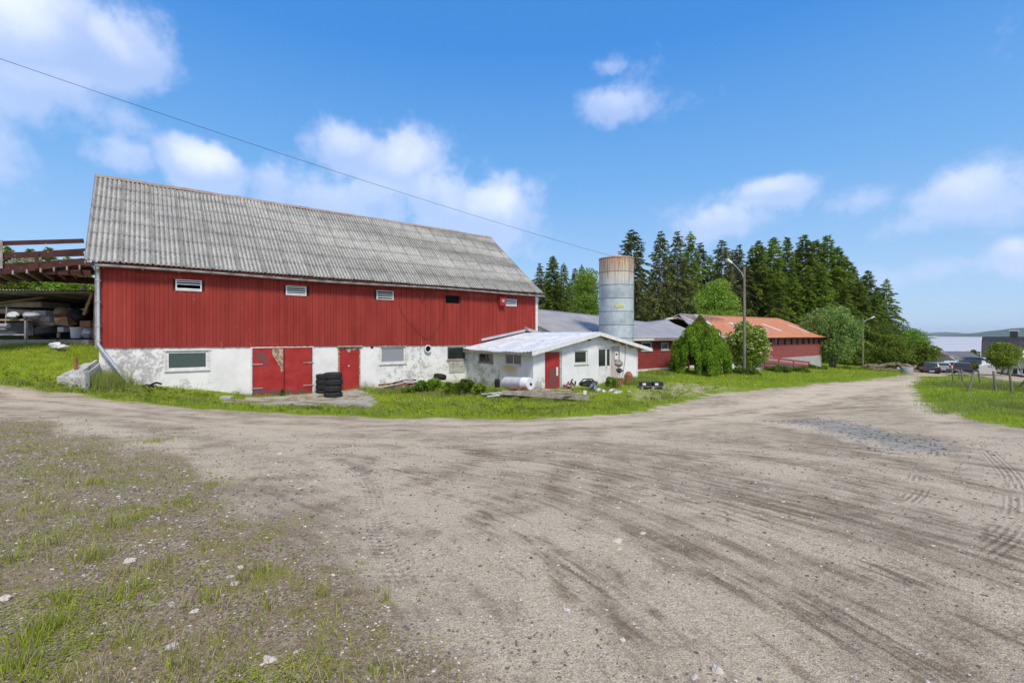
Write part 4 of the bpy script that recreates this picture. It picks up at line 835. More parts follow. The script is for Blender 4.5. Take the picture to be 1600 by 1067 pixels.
# stored things; positions read on the plane Y of each object
def put(name,px0,px1,py0,py1,Y,dep,m,label,cat,group=None,tilt=0,build=None,bevel=.03,smooth=False):
    x0,x1=sx(px0,Y),sx(px1,Y); z1,z0=sz(py0,Y),sz(py1,Y); b=MB()
    if build: build(b,x0,x1,Y,dep,z0,z1)
    else: b.hexa([(x0,Y,z0),(x1,Y,z0+tilt),(x1,Y+dep,z0+tilt),(x0,Y+dep,z0),(x0,Y,z1),(x1,Y,z1+tilt),(x1,Y+dep,z1+tilt),(x0,Y+dep,z1)])
    return b.build(name,M[m],None,bevel=bevel if not build else 0,label=label,cat=cat,group=group,smooth=smooth or not build)
MG='mattresses piled in the open shed'
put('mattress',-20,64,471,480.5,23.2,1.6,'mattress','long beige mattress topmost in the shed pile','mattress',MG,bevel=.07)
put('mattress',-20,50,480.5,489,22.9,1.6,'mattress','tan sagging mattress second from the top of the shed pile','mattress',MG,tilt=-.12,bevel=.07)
put('mattress',50,71,485,494,22.7,1.4,'cloth','pale mattress end behind the white pillow in the shed','mattress',MG,bevel=.05)
put('mattress',46,77,494,503,22.6,1.4,'cloth','thin white mattress under the pale one, left of the cardboard box','mattress',MG,bevel=.05)
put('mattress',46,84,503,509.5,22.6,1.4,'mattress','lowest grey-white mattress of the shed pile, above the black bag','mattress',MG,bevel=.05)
def plank_(b,x0,x1,Y,dep,z0,z1): b.beam((x0,Y,z0),(x1,Y,z1),.3,.05)
put('board',-30,71,465,477.5,23.0,.4,'wood','long pale board lying tilted on top of the mattresses','board',build=plank_)
def pil(b,x0,x1,Y,dep,z0,z1): b.blob(((x0+x1)/2,Y+dep/2,(z0+z1)/2),((x1-x0)/2,dep/2,(z1-z0)/2),4,10,.12)
put('pillow',30,56,487,498,22.0,.4,'cloth','plump white pillow lying above the workbench','pillow',build=pil,smooth=True)
put('cloth_bundle',76,98,480,494,22.5,.7,'wood','crumpled brown cloth bundle on the mattress pile edge','bundle',build=pil,smooth=True)
put('rubbish_bag',98,123,482,511,22.3,.7,'black','black rubbish bag beside the cardboard box','bag',build=pil,smooth=True)
put('duffel_bag',43,83,510,528,21.9,.6,'black','low black bag with white marks on the shed floor','bag',build=pil,smooth=True)
cb=MB(); Y=22.0; q_=[(81,497),(101,494),(107,510),(86,507)]; pp=[(sx(a,Y),sz(c,Y)) for a,c in q_]
cb.hexa([(pp[3][0],Y,pp[3][1]),(pp[2][0],Y,pp[2][1]),(pp[2][0]+.05,Y+.4,pp[2][1]+.1),(pp[3][0],Y+.4,pp[3][1]),(pp[0][0],Y+.1,pp[0][1]),(pp[1][0],Y+.1,pp[1][1]),(pp[1][0],Y+.5,pp[1][1]+.05),(pp[0][0],Y+.5,pp[0][1])])
cb.build('cardboard_box',M['cardboard'],None,label='brown cardboard box tipped forward above the white bucket',cat='box')
def bucket(b,x0,x1,Y,dep,z0,z1):
    r=(x1-x0)/2; h=z1-z0; b.lathe(((x0+x1)/2,Y+r,z0),[(0,0),(r*.82,0),(r*.97,h*.88),(r*1.04,h*.88),(r*1.04,h),(r*.95,h),(r*.92,h*.9),(0,h*.88)],20)
bk=put('bucket',103.5,120.5,511,528.3,21.6,0,'whitemetal','pale grey plastic bucket on the shed sill','bucket',build=bucket,smooth=True)
def churn(b,x0,x1,Y,dep,z0,z1):
    r=(x1-x0)/2; h=z1-z0; b.lathe(((x0+x1)/2,Y+r,z0),[(0,0),(r*.7,0),(r*.75,h*.1),(r,h*.35),(r,h*.6),(r*.8,h*.9),(r*.6,h),(0,h)],20)
put('milk_churn',122,140,512,528,21.7,0,'galv','round steel milk churn beside the pale bucket','churn',build=churn,smooth=True)
put('carton',124,141,501,512,22.1,.45,'cardboard','brown carton standing on the steel churn','carton')
put('carton',89,99,511,519,21.9,.3,'cloth','small white carton between the black bag and the bucket','carton')
put('post_block',88,92,520,528,21.7,.1,'wood','short orange timber block under the white carton','block')
put('polystyrene_board',105,136,482,491,23.4,.1,'cloth','pale panel leaning behind the black rubbish bag','panel')
Y=21.9; wbx=(sx(-30,Y),sx(41,Y)); wb=thing('workbench','low workbench with grey sheet front and wooden top in the shed','workbench',((wbx[0]+wbx[1])/2,22.2,FZ))
MB().box(wbx[0],wbx[1],21.9,22.5,sz(501,Y),sz(498.5,Y)).build('bench_top',M['wood'],wb); MB().box(wbx[0],wbx[1]-.1,22.3,22.33,sz(524,Y),sz(503,Y)).build('side_panel',M['greytile'],wb)
for x in (wbx[1]-.1,wbx[0]+.02): MB().box(x,x+.08,21.9,22.,FZ-.05,sz(501,Y)).build('leg',M['gutter'],wb)
MB().box(wbx[0],wbx[1]-.1,21.9,21.95,sz(524,Y),sz(522,Y)).build('rail',M['whitemetal'],wb)
b=MB(); b.lathe((sx(7,21.7),21.6,sz(509,21.7)),[(.001,-.3),(.1,-.3),(.1,.3),(.001,.3)],12,(Vector((1,0,0)),Vector((0,1,0)),Vector((0,0,1)))); b.box(sx(7,21.7)-.2,sx(7,21.7)+.25,21.5,21.7,sz(515,21.7),sz(513,21.7)); b.tube([(sx(12,21.7),21.6,sz(507,21.7)),(sx(14,21.7),21.6,sz(480,21.7))],.02,6); b.build('engine_part',M['gutter'],None,label='old grey motor with upright rod on the workbench shelf',cat='motor',smooth=True)
b=MB(); b.blob((sx(20,21.8),21.8,sz(493,21.8)),(.22,.2,.14),5,8,.25); b.build('canvas_bag',M['tin'],None,label='small greenish canvas bag on the workbench',cat='bag',smooth=True)
b=MB(); b.lathe((sx(36,21.8),21.9,sz(497.5,21.8)),[(0,0),(.07,0),(.07,.12),(0,.12)],12); b.build('paint_tin',M['blue'],None,label='small dark blue tin on the bench end',cat='tin')
# white plastic sheet on the bank, stone steps
sp_=gp(90,543.5); b=MB(); b.blob((sx(88,19.6),19.6,sz(540,19.6)),(.2,.15,.13),8,10,.3); b.blob((sx(101,19.6),19.5,sz(541.5,19.6)),(.2,.14,.08),9,10,.3); b.build('plastic_sack',M['cloth'],None,label='crumpled white sack lying on the grass bank',cat='sack',smooth=True)
b=MB(); Y=16.9; x0,x1=sx(96,Y),sx(152,Y)
b.hexa([(x0,Y-.2,-.3),(sx(127,Y-.2),Y-.2,-.3),(sx(148,Y+.6),Y+.8,-.3),(sx(128,Y+.9),Y+.9,-.3),(x0,Y-.2,sz(588,Y)),(sx(127,Y-.2),Y-.2,sz(588.5,Y)),(sx(150,Y+.6),Y+.8,sz(567,Y+.6)),(sx(133,Y+.9),Y+.9,sz(567,Y+.6))])
b.box(sx(127,Y-.3),sx(133,Y-.3),Y-.32,Y-.1,-.5,sz(579,Y))
b.hexa([(sx(127,Y),Y-.1,-.4),(sx(133,Y),Y-.1,-.4),(sx(152,Y+.7),Y+.7,-.4),(sx(147,Y+.7),Y+.7,-.4),(sx(127,Y),Y-.1,sz(579,Y)),(sx(133,Y),Y-.1,sz(578,Y)),(sx(153,Y+.7),Y+.7,sz(561,Y+.7)),(sx(148,Y+.7),Y+.7,sz(562,Y+.7))])
b.build('concrete_slab',M['concrete'],None,label='broken pale concrete stair slab at the barn\'s left corner',cat='slab',bevel=.03)
b=MB(); x=sx(118,17.2); b.beam((x,17.2,-.1),(x+.02,17.2,sz(558,17.2)),.09,.05); b.build('iron_stake',M['rust'],None,label='short rusty stake standing in the grass by the slab',cat='stake')
b=MB(); p=gp(228,606); b.blob((p[0],p[1],gh(*p)+.05),(.35,.12,.06),3,8,.5); b.tube([(p[0]+.1,p[1],gh(*p)+.08),(p[0]+.4,p[1],gh(*p)+.2),(p[0]+.6,p[1],gh(*p)+.15)],.04,6); b.build('black_rag',M['black'],None,label='torn black rag lying in the grass under the left barn window',cat='rag',smooth=True)
b=MB(); p=gp(351,626); b.box(p[0]-.22,p[0]+.22,p[1],p[1]+.25,gh(*p)-.05,gh(*p)+.16); b.build('concrete_block',M['concrete'],None,label='small bluish concrete block at the foot of the barn wall',cat='block',bevel=.02)
# concrete apron in front of the doors
pts=np.array(SL); c_=pts.mean(0); n_=14; V_=[];F_=[]
res=[]
for i in range(len(pts)):
    a,b2=pts[i],pts[(i+1)%len(pts)]
    for u in np.linspace(0,1,8,endpoint=False): q=a+(b2-a)*u; q=q+(q-c_)*(.05*math.sin(17*u+i*3)); res.append(q)
res=np.array(res)
rings=[c_+(res-c_)*k for k in (0.001,.25,.5,.75,1.)]; rings.append(rings[-1]); m_=len(res)
for k,rg in enumerate(rings):
    z=height(rg[:,0],rg[:,1])+(.045 if k<5 else -.1)
    for q,zz in zip(rg,z): V_.append((q[0],q[1],zz))
for k in range(5):
    for i in range(m_): F_.append((k*m_+i,(k+1)*m_+i,(k+1)*m_+(i+1)%m_,k*m_+(i+1)%m_))
npmesh('concrete_apron',np.array(V_),np.array(F_),mat('broken_concrete',(.42,.40,.36),(.30,.27,.22),.95,1.6,bump=.03,bscale=6,c3=(.20,.17,.07),s3=1.3,lo3=.5,hi3=.58),kind='structure')
# ================================================================== TYRES
def tyre(b,c,r,h,seed=0):
    q=random.Random(seed); x,y=c[0]+q.uniform(-.015,.015),c[1]+q.uniform(-.015,.015); ri=r*.58
    pr=[(ri,h*.25),(ri+.02,h*.1),(r*.80,.005),(r*.93,.02),(r*.985,h*.16)]
    for k in range(4):
        z=h*(.2+.6*k/4); pr+=[(r,z),(r,z+h*.11),(r*.985,z+h*.115),(r*.985,z+h*.145)]
    pr+=[(r*.985,h*.84),(r*.93,h-.02),(r*.8,h-.005),(ri+.02,h*.9),(ri,h*.75),(ri,h*.25)]
    b.lathe((x,y,c[2]),pr,36)
def stack(px,py,n,d_px,h_px,Y,grp,words):
    z0=sz(py,Y); x=sx(px,Y); r=d_px/F*Y/2; h=h_px/F*Y; 
    for k in range(n):
        b=MB(); tyre(b,(x,Y,z0+k*h),r,h*.985,k+int(px)); b.build('tyre',M['rubber'],None,smooth=True,label=words[k],cat='tyre',group=grp)
pt_=gp(521,621)
o4=('bottom','second from the bottom','third from the bottom','topmost')
stack(521,621.5,4,27.5,10.0,pt_[1],'tyres stacked between the barn doors',['black tyre, %s of the front stack by the narrow red door'%k for k in o4])
stack(506,616,4,24,8.0,pt_[1]+.95,'tyres stacked between the barn doors',['smaller black tyre, %s of the rear stack against the white wall'%k for k in o4])
def flat_tyre(px,py,Y,rp,label,ang=.35):
    b=MB(); x=sx(px,Y); z=sz(py,Y); tyre(b,(0,0,0),rp/F*Y,.25,5); b.fr=ID
    o=b.build('tyre',M['rubber'],None,smooth=True,label=label,cat='tyre'); o.location=(x,Y,z); o.rotation_euler=(ang,.1,0)
flat_tyre(687,592,25.0,10,'lone black tyre leaning on the wall behind the green weeds',-.3)
# pile of pipes and hoses
b=MB(); q=random.Random(5); Yp=23.6
pp_=gp(628,613); zb0=gh(*pp_)
PG='rusty and grey pipes heaped by the barn wall'
for k in range(22):
    L=q.uniform(1.2,2.4); a=q.gauss(.25,.28); cx_,cy_=pp_[0]+q.uniform(-.5,.6),pp_[1]+q.uniform(-.1,.7); z=zb0+q.uniform(.05,.55)*max(.3,1-abs(cx_-pp_[0])/1.2)
    A3=(cx_-L/2*math.cos(a),cy_-L/2*math.sin(a),z-.12+q.uniform(-.05,.1)); B3=(cx_+L/2*math.cos(a),cy_+L/2*math.sin(a),z+q.uniform(-.1,.15)); md_=((A3[0]+B3[0])/2,(A3[1]+B3[1])/2,z+q.uniform(0,.12))
    r=q.choice((.02,.028,.035)); m_=q.choice(('gutter','rust','black','gutter'))
    o=MB().tube([A3,md_,B3],r,7).build('pipe',M[m_],None,smooth=True,group=PG,cat='pipe'); o['label']={'gutter':'thin grey pipe lying in the pipe heap by the barn wall','rust':'brown rusted pipe lying in the pipe heap by the barn wall','black':'black hose lying in the pipe heap by the barn wall'}[m_]
# white insulated tank lying on its side
Y0=21.2; ta=Vector((sx(790,22.6),22.6,sz(598,22.6))); tb=Vector((sx(829,21.4),21.4,sz(599.5,21.4))); ad=(tb-ta).normalized(); ud=ad.cross(Vector((0,0,1))).normalized(); wd_=ud.cross(ad)
rt_=.285; L=(tb-ta).length
b=MB(); b.lathe(ta,[(.001,-.02),(rt_*.9,-.02),(rt_,.03),(rt_,L*.73),(rt_*1.02,L*.735),(rt_*1.02,L*.75),(rt_,L*.755),(rt_,L-.03),(rt_*.93,L),(.001,L)],32,(ad,ud,wd_))
tk=thing('water_tank','white cylindrical tank lying on its side before the outbuilding','tank',(ta+tb)/2-Vector((0,0,rt_)))
b.build('tank_shell',M['whitemetal'],tk,smooth=True); b=MB(); b.blob(tuple(tb+ad*.01+wd_*-.02),(.07,.03,.05),2,6,.5); b.build('torn_hole',M['black'],tk)
b=MB(); b.lathe((sx(777,22.9),22.9,sz(605,22.9)),[(0,0),(.12,0),(.14,.25),(.12,.4),(0,.4)],12); b.build('black_drum',M['black'],None,label='small black drum at the left end of the white tank',cat='drum')
# timber, planks and roofing scraps
def bar(pa,pb,Ya,Yb,wd,h,m,name,label,cat,group=None):
    return MB().beam((sx(pa[0],Ya),Ya,sz(pa[1],Ya)),(sx(pb[0],Yb),Yb,sz(pb[1],Yb)),wd,h).build(name,M[m],None,bevel=.008,label=label,cat=cat,group=group)
M['redpaint2']=mat('faded_red_scrap',(.22,.05,.04),(.33,.13,.11),.8,9)
TG='timbers and planks on the grass'
bar((784,613),(920,622.5),19.9,19.6,.14,.17,'grey','timber','thick grey timber lying longest and nearest the road','timber',TG)
bar((806,612),(898,614.5),20.6,20.7,.10,.08,'grey','timber','second weathered timber behind the thick grey one','timber',TG)
bar((826,609.8),(892,609.5),21.4,21.4,.35,.04,'torn','plank','wide pale plank lying flat before the red outbuilding door','plank',TG)
bar((845,607.5),(893,611),22.0,22.2,.25,.04,'torn','plank','bright plank right beside the outbuilding door sill','plank',TG)
bar((885,613.8),(932,615.5),20.6,20.5,.12,.04,'torn','plank','thin light plank sticking out to the right of the timbers','plank',TG)
bar((868,620),(915,614),19.3,19.9,.1,.05,'grey','plank','short grey offcut across the right end of the timbers','plank',TG)
b=MB(); b.box(sx(911,19.6),sx(916,19.6),19.5,19.6,sz(616,19.6),sz(610,19.6)); b.build('offcut',M['white'],None,label='small pale offcut upright on the timber end',cat='offcut')
JG='scrap lying along the timbers'
q=random.Random(9)
for k in range(16):
    px=q.uniform(772,850); py=621+q.uniform(-2,2); Y=gp(px,py)[1]; x=sx(px,Y); z=gh(x,Y)+.06
    m_=('gutter','black','tin')[k%3]; o=MB().tube([(x-.4-q.random()*.4,Y+q.uniform(-.15,.15),z+q.uniform(0,.1)),(x,Y,z+.1),(x+.5,Y+q.uniform(-.2,.1),z)],q.choice((.035,.05,.06)),8).build('scrap_pipe',M[m_],None,smooth=True,cat='scrap pipe',group=JG)
    o['label']={'gutter':'grey length of scrap pipe in the grass before the timbers','black':'black length of scrap pipe in the grass before the timbers','tin':'bluish scrap pipe in the grass before the timbers'}[m_]
for k in range(18):
    px=q.uniform(796,826); Y=21.4+q.uniform(-.3,.3); x=sx(px,Y); z=sz(607+q.uniform(-1.5,2),Y)
    MB().blob((x,Y,z),(.1,.06,.035),k,5,.6).build('red_scrap',M['redpaint2'],None,label='crumpled red scrap piled between tank and timbers',cat='scrap',group='red scraps between the tank and the timbers')
# junk heap by the gable wall
JH='junk heaped against the outbuilding gable'
def junk(px,py,Y,r,m,label,cat,seed,am=.4): return MB().blob((sx(px,Y),Y,sz(py,Y)),r,seed,7,am).build(cat.replace(' ','_'),M[m],None,label=label,cat=cat,smooth=False)
def tangle(px,py,Y,wx,h,n,ms_,label,cat,seed,name):
    q=random.Random(seed); b=MB(); x0=sx(px,Y); z0=sz(py,Y)
    for k in range(n):
        b.mi=q.randrange(len(ms_)); a=q.uniform(0,3.14); L=q.uniform(.12,.5)*wx*1.6; cx_,cy_=x0+q.gauss(0,wx*.4),Y+q.gauss(0,.18); z=z0+abs(q.gauss(0,h*.45)); d=(math.cos(a)*L/2,math.sin(a)*L/4,q.uniform(-.4,.4)*h)
        if q.random()<.55: b.tube([(cx_-d[0],cy_-d[1],z-d[2]),(cx_,cy_,z+q.uniform(0,h*.3)),(cx_+d[0],cy_+d[1],z+d[2])],q.choice((.015,.025,.04)),6)
        else: b.beam((cx_-d[0],cy_-d[1],z-d[2]),(cx_+d[0],cy_+d[1],z+d[2]),q.uniform(.05,.18),q.uniform(.01,.05))
    return b.build(name,[M[m] for m in ms_],None,label=label,cat=cat)
tangle(888,606,23.6,.42,.28,34,('rust','redtrim','gutter','redpaint2'),'rusty tangled metal heap right of the outbuilding door','scrap heap',1,'scrap_heap')
junk(921,599,23.8,(.42,.25,.15),'black','dark tarpaulin heap under the small outbuilding window','tarpaulin',2,.45)
tangle(926,608,23.0,.34,.24,26,('blue','gutter','blue','grey'),'blue plastic scrap heap in the grass below the tarpaulin','scrap heap',3,'plastic_scrap')
b=MB(); b.tube([(sx(905,23.4),23.5,sz(600,23.4)),(sx(912,23.4),23.4,sz(592,23.4)),(sx(925,23.4),23.4,sz(592,23.4)),(sx(933,23.4),23.4,sz(602,23.4))],.03,6); b.build('bent_pipe',M['black'],None,label='bent black tube arched over the dark tarpaulin',cat='tube',smooth=True)
for k in range(14):
    px=q.uniform(930,985); py=q.uniform(611,616); g_=gp(px,py); m_='cloth' if k%2 else 'pale_stone'; 
    MB().blob((g_[0],g_[1],gh(*g_)+.05),(q.uniform(.06,.15),.1,.06),k+20,5,.5).build('rubble',M[m_],None,label='pale piece of rubble in the grass below the glazed door',cat='rubble',group='rubble pieces in front of the outbuilding')
# tripod / pump by the panel and red gas items
Y=25.1; b=MB(); b.tube([(sx(966,Y),Y,sz(574,Y)),(sx(966,Y),Y,sz(600,Y))],.03,8); b.tube([(sx(966,Y),Y,sz(590,Y)),(sx(962,Y),Y-.2,sz(603,Y))],.02,6); b.tube([(sx(966,Y),Y,sz(588,Y)),(sx(973,Y),Y-.1,sz(603,Y))],.02,6); fl=thing('floodlight_stand','small work light on a stand before the pink board panel','light stand',(sx(966,Y),Y,sz(603,Y))); b.build('stand',M['white'],fl,smooth=True)
b=MB(); b.blob((sx(967,Y),Y,sz(568,Y)),(.2,.15,.17),4,8,.2); b.build('lamp_head',M['grey'],fl,smooth=True); b=MB(); b.blob((sx(967,Y),Y-.02,sz(579,Y)),(.17,.12,.1),5,8,.3); b.build('motor_box',M['black'],fl)
b=MB(); p=gp(966,600); x=sx(966,24.7); b.lathe((x,24.6,sz(601,24.6)),[(0,0),(.2,0),(.24,.33),(.22,.33),(.19,.05),(0,.05)],16); b.build('plant_pot',M['rust'],None,label='terracotta coloured tub standing under the work light',cat='tub')
b=MB(); b.lathe((sx(982,26.),26.,sz(600,26.)),[(0,0),(.22,0),(.23,.5),(.12,.66),(.05,.7),(0,.7)],14); b.build('rusty_canister',M['rust'],None,label='rusty red canister against the right part of the gable wall',cat='canister')
# pallet with black crates
PX=sx(1017,24.6); PY=24.6; PZ=gh(PX,PY); pal=thing('pallet','grey wooden pallet lying in the grass right of the outbuilding','pallet',(PX,PY,PZ))
for k in range(5): MB().box(PX-.62,PX+.62,PY-.38+k*.18,PY-.28+k*.18,PZ+.12,PZ+.145).build('slat',M['grey'],pal)
for x in (-.6,-.05,.5): MB().box(PX+x,PX+x+.1,PY-.38,PY+.44,PZ+.0,PZ+.12).build('bearer',M['grey'],pal)
for k,(a,c,wd_2) in enumerate(((-.6,.0,.55),(.03,-.02,.52))):
    b=MB(); b.box(PX+a,PX+a+wd_2,PY-.33+c,PY+.1+c,PZ+.147,PZ+.36); o=b.build('battery_crate',M['black'],None,label='black crate on the pallet, %s'%('left one with a pale lid' if k==0 else 'right one with a white label'),cat='crate',group='black crates on the pallet',bevel=.02)
    MB().box(PX+a+.08,PX+a+.25,PY-.336+c,PY-.331+c,PZ+.2,PZ+.31).build('white_label',M['whitemetal'],o)
# ================================================================== SILO
SY=31.5; sxc=sx(963,SY); sr=27/F*SY*.985
sil=thing('silo','tall cylindrical galvanised silo with rust streaks under its rim','silo',(sxc,SY,-1.1))
ms=bpy.data.materials.new('silo_steel'); ms.use_nodes=True; nt=ms.node_tree; p=nt.nodes['Principled BSDF']; p.inputs['Metallic'].default_value=.15; p.inputs['Roughness'].default_value=.55
tcn=N(nt,'ShaderNodeTexCoord'); sp3=N(nt,'ShaderNodeSeparateXYZ'); nt.links.new(tcn.outputs['Object'],sp3.inputs[0])
an=mth(nt,'ARCTAN2',sp3.outputs[0],mth(nt,'MULTIPLY',sp3.outputs[1],-1.)); cc=N(nt,'ShaderNodeCombineXYZ'); nt.links.new(mth(nt,'MULTIPLY',an,4.5),cc.inputs[0]); nt.links.new(mth(nt,'MULTIPLY',sp3.outputs[2],.16),cc.inputs[1])
stq=noise(nt,cc.outputs[0],3.2,6,.7); hz=sstep(nt,sp3.outputs[2],4.6,8.2,kind='LINEAR')
rm=sstep(nt,mth(nt,'MULTIPLY_ADD',hz,.42,mth(nt,'MULTIPLY',stq,1.15)),.80,.97)
c0=mix(nt,sstep(nt,noise(nt,tcn.outputs['Object'],1.5,5,.6),.35,.65),(.34,.40,.42),(.48,.54,.55)); cb2=mix(nt,sstep(nt,sp3.outputs[2],5.9,6.9),c0,(.55,.52,.42))
crr=mix(nt,noise(nt,cc.outputs[0],9,4,.6),(.30,.10,.03),(.48,.22,.08)); nt.links.new(mix(nt,mth(nt,'MULTIPLY',rm,.85),cb2,crr),p.inputs['Base Color'])
H=sz(405,SY)+1.1; pr=[]; rings=8; top_=H
for k in range(rings):
    z0=-.3 if k==0 else H-(rings-k)*.865; z1=H-(rings-k-1)*.865; pr+=[(sr+(.004 if k%2 else 0),z0),(sr+(.004 if k%2 else 0),z1-.05),(sr+.022,z1-.045),(sr+.022,z1-.012),(sr,z1-.01)]
M['hoopm']=mat('dark_hoop',(.10,.10,.10),(.22,.12,.07),.8,6)
b=MB(); b.lathe((sxc,SY,-1.1),pr,48); b.build('shell',ms,sil,smooth=True)
b=MB(); b.lathe((sxc,SY,-1.1+H),[(sr+.03,-.02),(sr+.03,.02),(sr*.9,.06),(sr*.32,.2),(sr*.30,.24),(.01,.26)],48); b.build('lid',M['rust'] and mat('rusty_lid',(.45,.24,.14),(.6,.45,.33),.8,3),sil,smooth=True)
for k in range(8):
    z1=H-(8-k-1)*.865; b=MB(); b.lathe((sxc,SY,-1.1+z1),[(sr+.006,-.075),(sr+.016,-.07),(sr+.016,-.048),(sr+.006,-.046)],48); b.build('hoop',M['hoopm'],sil,smooth=True)
# vertical seams and plate with blank yellow sign
for k in range(8):
    for a in (random.Random(k).uniform(-.9,.9),random.Random(k+50).uniform(-1.2,1.2)):
        z1=H-(8-k-1)*.865; x=sxc+(sr+.004)*math.sin(a); y=SY-(sr+.004)*math.cos(a); MB().tube([(x,y,-1.1+z1-.83),(x,y,-1.1+z1-.06)],.008,4).build('seam',M['gutter'],sil)
a0=.0; b=MB(); 
for k in range(6):
    a=-.02-.24+k*.08-.0; a2=a+.08; r1=sr+.03; zz0,zz1=sz(480,SY-sr),sz(475.5,SY-sr)
    b.face([(sxc+r1*math.sin(a),SY-r1*math.cos(a),zz0),(sxc+r1*math.sin(a2),SY-r1*math.cos(a2),zz0),(sxc+r1*math.sin(a2),SY-r1*math.cos(a2),zz1),(sxc+r1*math.sin(a),SY-r1*math.cos(a),zz1)])
sg=b.build('sign',M['yellow'],sil); b=MB()
for k in range(7):
    a=-.2+k*.055; r1=sr+.034; b.face([(sxc+r1*math.sin(a),SY-r1*math.cos(a),zz0+.05),(sxc+r1*math.sin(a+.035),SY-r1*math.cos(a+.035),zz0+.05),(sxc+r1*math.sin(a+.035),SY-r1*math.cos(a+.035),zz1-.05),(sxc+r1*math.sin(a),SY-r1*math.cos(a),zz1-.05)])
b.build('lettering',M['gutter'],sg)
# ================================================================== LONG BRICK BUILDING
o_=np.array([sx(997,34.4),34.4]); LF=Frame(o_,v1,v2)
lb=thing('brick_shed','long low red brick building with a sagging grey roof half and an orange roof half','farm building',LF(0,0,-1.2),RZ)
xA=float((np.array(BF(T1,0,0)[:2])-LF.o)@v1)+.25; xB,_=LF.at(1283,540); xJ,_=LF.at(1148,540); EZ2=1.38; LW=11.
xJw=LF.at(1150,540)[0]
wn_=[brect(LF,1002,1019,534,548),brect(LF,1033,1045,535,547)]
lw=lambda x:1.30
holewall('grey_part_wall',LF,xA,xJw,-.85,lw,wn_,.3,M['brickred'],lb)
MB(LF).box(xA,xJw,-.05,.3,-2.2,-.852).build('plinth',M['white'],lb)
for r in wn_: window(LF,r,lb,y=0,depth=.02,fw=.11,glass='glassgreen')
pk=[1200+0]; ow=[brect(LF,a,c,532,540) for a,c in ((1201,1206),(1212,1217),(1223,1228),(1234,1238.5),(1243.5,1247.5),(1253,1257),(1262,1265.5),(1270,1273.5),(1278,1281))]
ow=[(a,c,.62,1.22) for a,c,_,_ in ow]
holewall('orange_part_wall',LF,xJw,xB,-.75,lambda x:1.32,ow,.3,M['brickpink'],lb)
MB(LF).box(xJw,xB,-.03,.27,-3.2,-.752).build('concrete_base',M['concretewall'],lb)
for r in ow: MB(LF).box(r[0],r[1],.1,.14,r[2],r[3]).build('window',M['glass'],lb)
MB(LF).box(xA,xB,.8,.85,-1,1.2).build('shade_backing',M['dark'],lb)
b=MB(LF); b.hexa([(xB-.3,.3,-3),(xB,.3,-3),(xB,LW,-3),(xB-.3,LW,-3),(xB-.3,.3,1.3),(xB,.3,1.3),(xB,LW,1.3),(xB-.3,LW,1.3)]); b.hexa([(xB-.3,.0,1.3),(xB,.0,1.3),(xB,LW,1.3),(xB-.3,LW,1.3),(xB-.3,LW/2-.1,3.1),(xB,LW/2-.1,3.1),(xB,LW/2+.1,3.1),(xB-.3,LW/2+.1,3.1)]); b.box(xA,xB,LW-.3,LW,-3,1.3); b.build('end_wall',M['brickpink'],lb)
# roof surfaces
def ridz(x):   # ridge height along x, with the sag of the grey half
    px_=None
    zz=3.35
    return zz
RP=LW/2
rid=[LF.at(px,py,RP) for px,py in ((842,484),(880,488),(935,494),(975,500),(1010,503.5),(1035,500.5),(1052,494),(1062,490.5),(1090,492),(1240,498.5),(1250,499))]
def rz_(x): 
    xs_=[r[0] for r in rid]; zs_=[r[1] for r in rid]; return float(np.interp(x,xs_,zs_))
_,eo=LF.at(1240,527.6,-.5); _,eg=LF.at(1020,529,-.5)
def slope(name,xa,xb,m,parent,ez,nx=60,ny=10,front=True,wl=.0,amp=0,jag=0,xa_top=None,xb_top=None):
    V_=[]
    for i in range(nx+1):
        for j in range(ny+1):
            u=j/ny; fa=i/nx; x=(xa+(xb-xa)*fa); xt=((xa_top or xa)+((xb_top or xb)-(xa_top or xa))*fa); x=x+(xt-x)*u
            zr=rz_(x); zlin=ez+(zr-ez)*u; y=(-.5+(RP+.5)*u) if front else (LW+.5-(RP+.5)*u)
            z=zlin+amp*math.sin(x/wl*6.283 if wl else 0)
            if m is M['greyroof']: z-=.12*math.sin(math.pi*u)*(.6+.4*math.sin(x*.5))
            V_.append(LF(x,y,z))
    id_=np.arange(len(V_)).reshape(nx+1,ny+1); F_=np.stack([id_[:-1,:-1],id_[:-1,1:],id_[1:,1:],id_[1:,:-1]],-1).reshape(-1,4)
    vs=np.array(V_); inv=np.array(wmat(parent).inverted()); vs=vs@inv[:3,:3].T+inv[:3,3]
    o=npmesh(name,vs,F_,m,parent=parent,smooth=True); md=o.modifiers.new('s','SOLIDIFY'); md.thickness=.05; return o
xa_=float((np.array(BF(T1,0,0)[:2])-LF.o)@v1)+.12; xg,_=LF.at(1040,520,RP); xgE,_=LF.at(1110,520,-.5)
xo,_=LF.at(1096,493,RP); xoE,_=LF.at(1152,527,-.5); xe,_=LF.at(1240,498.5,RP); xeE,_=LF.at(1273,527,-.5); xe=(xe+xeE)/2; xeE=xe
slope('grey_roof',xa_,xgE,M['greyroof'],lb,eg,nx=420,wl=.35,amp=.02,xb_top=xg)
slope('orange_roof',xoE-2.2,xeE,M['orangeroof'],lb,eo,nx=420,wl=.32,amp=.016,xa_top=xo)
slope('rear_roof',xa_,xeE,M['greyroof'],lb,eg,front=False)
M['whiteroof']=mat('pale_roof_sheet',(.62,.64,.68),(.52,.54,.58),.6,1.5)
slope('bare_roof_strip',xoE-3.2,xoE-2.25,M['whiteroof'],lb,eg+.02,nx=10,xa_top=xo-1.6,xb_top=xo-.05)
slope('patched_lower_roof',xgE+.02,xoE-3.25,M['greyroof'],lb,eg,nx=10,xa_top=xg+2.2,xb_top=xo-1.65)
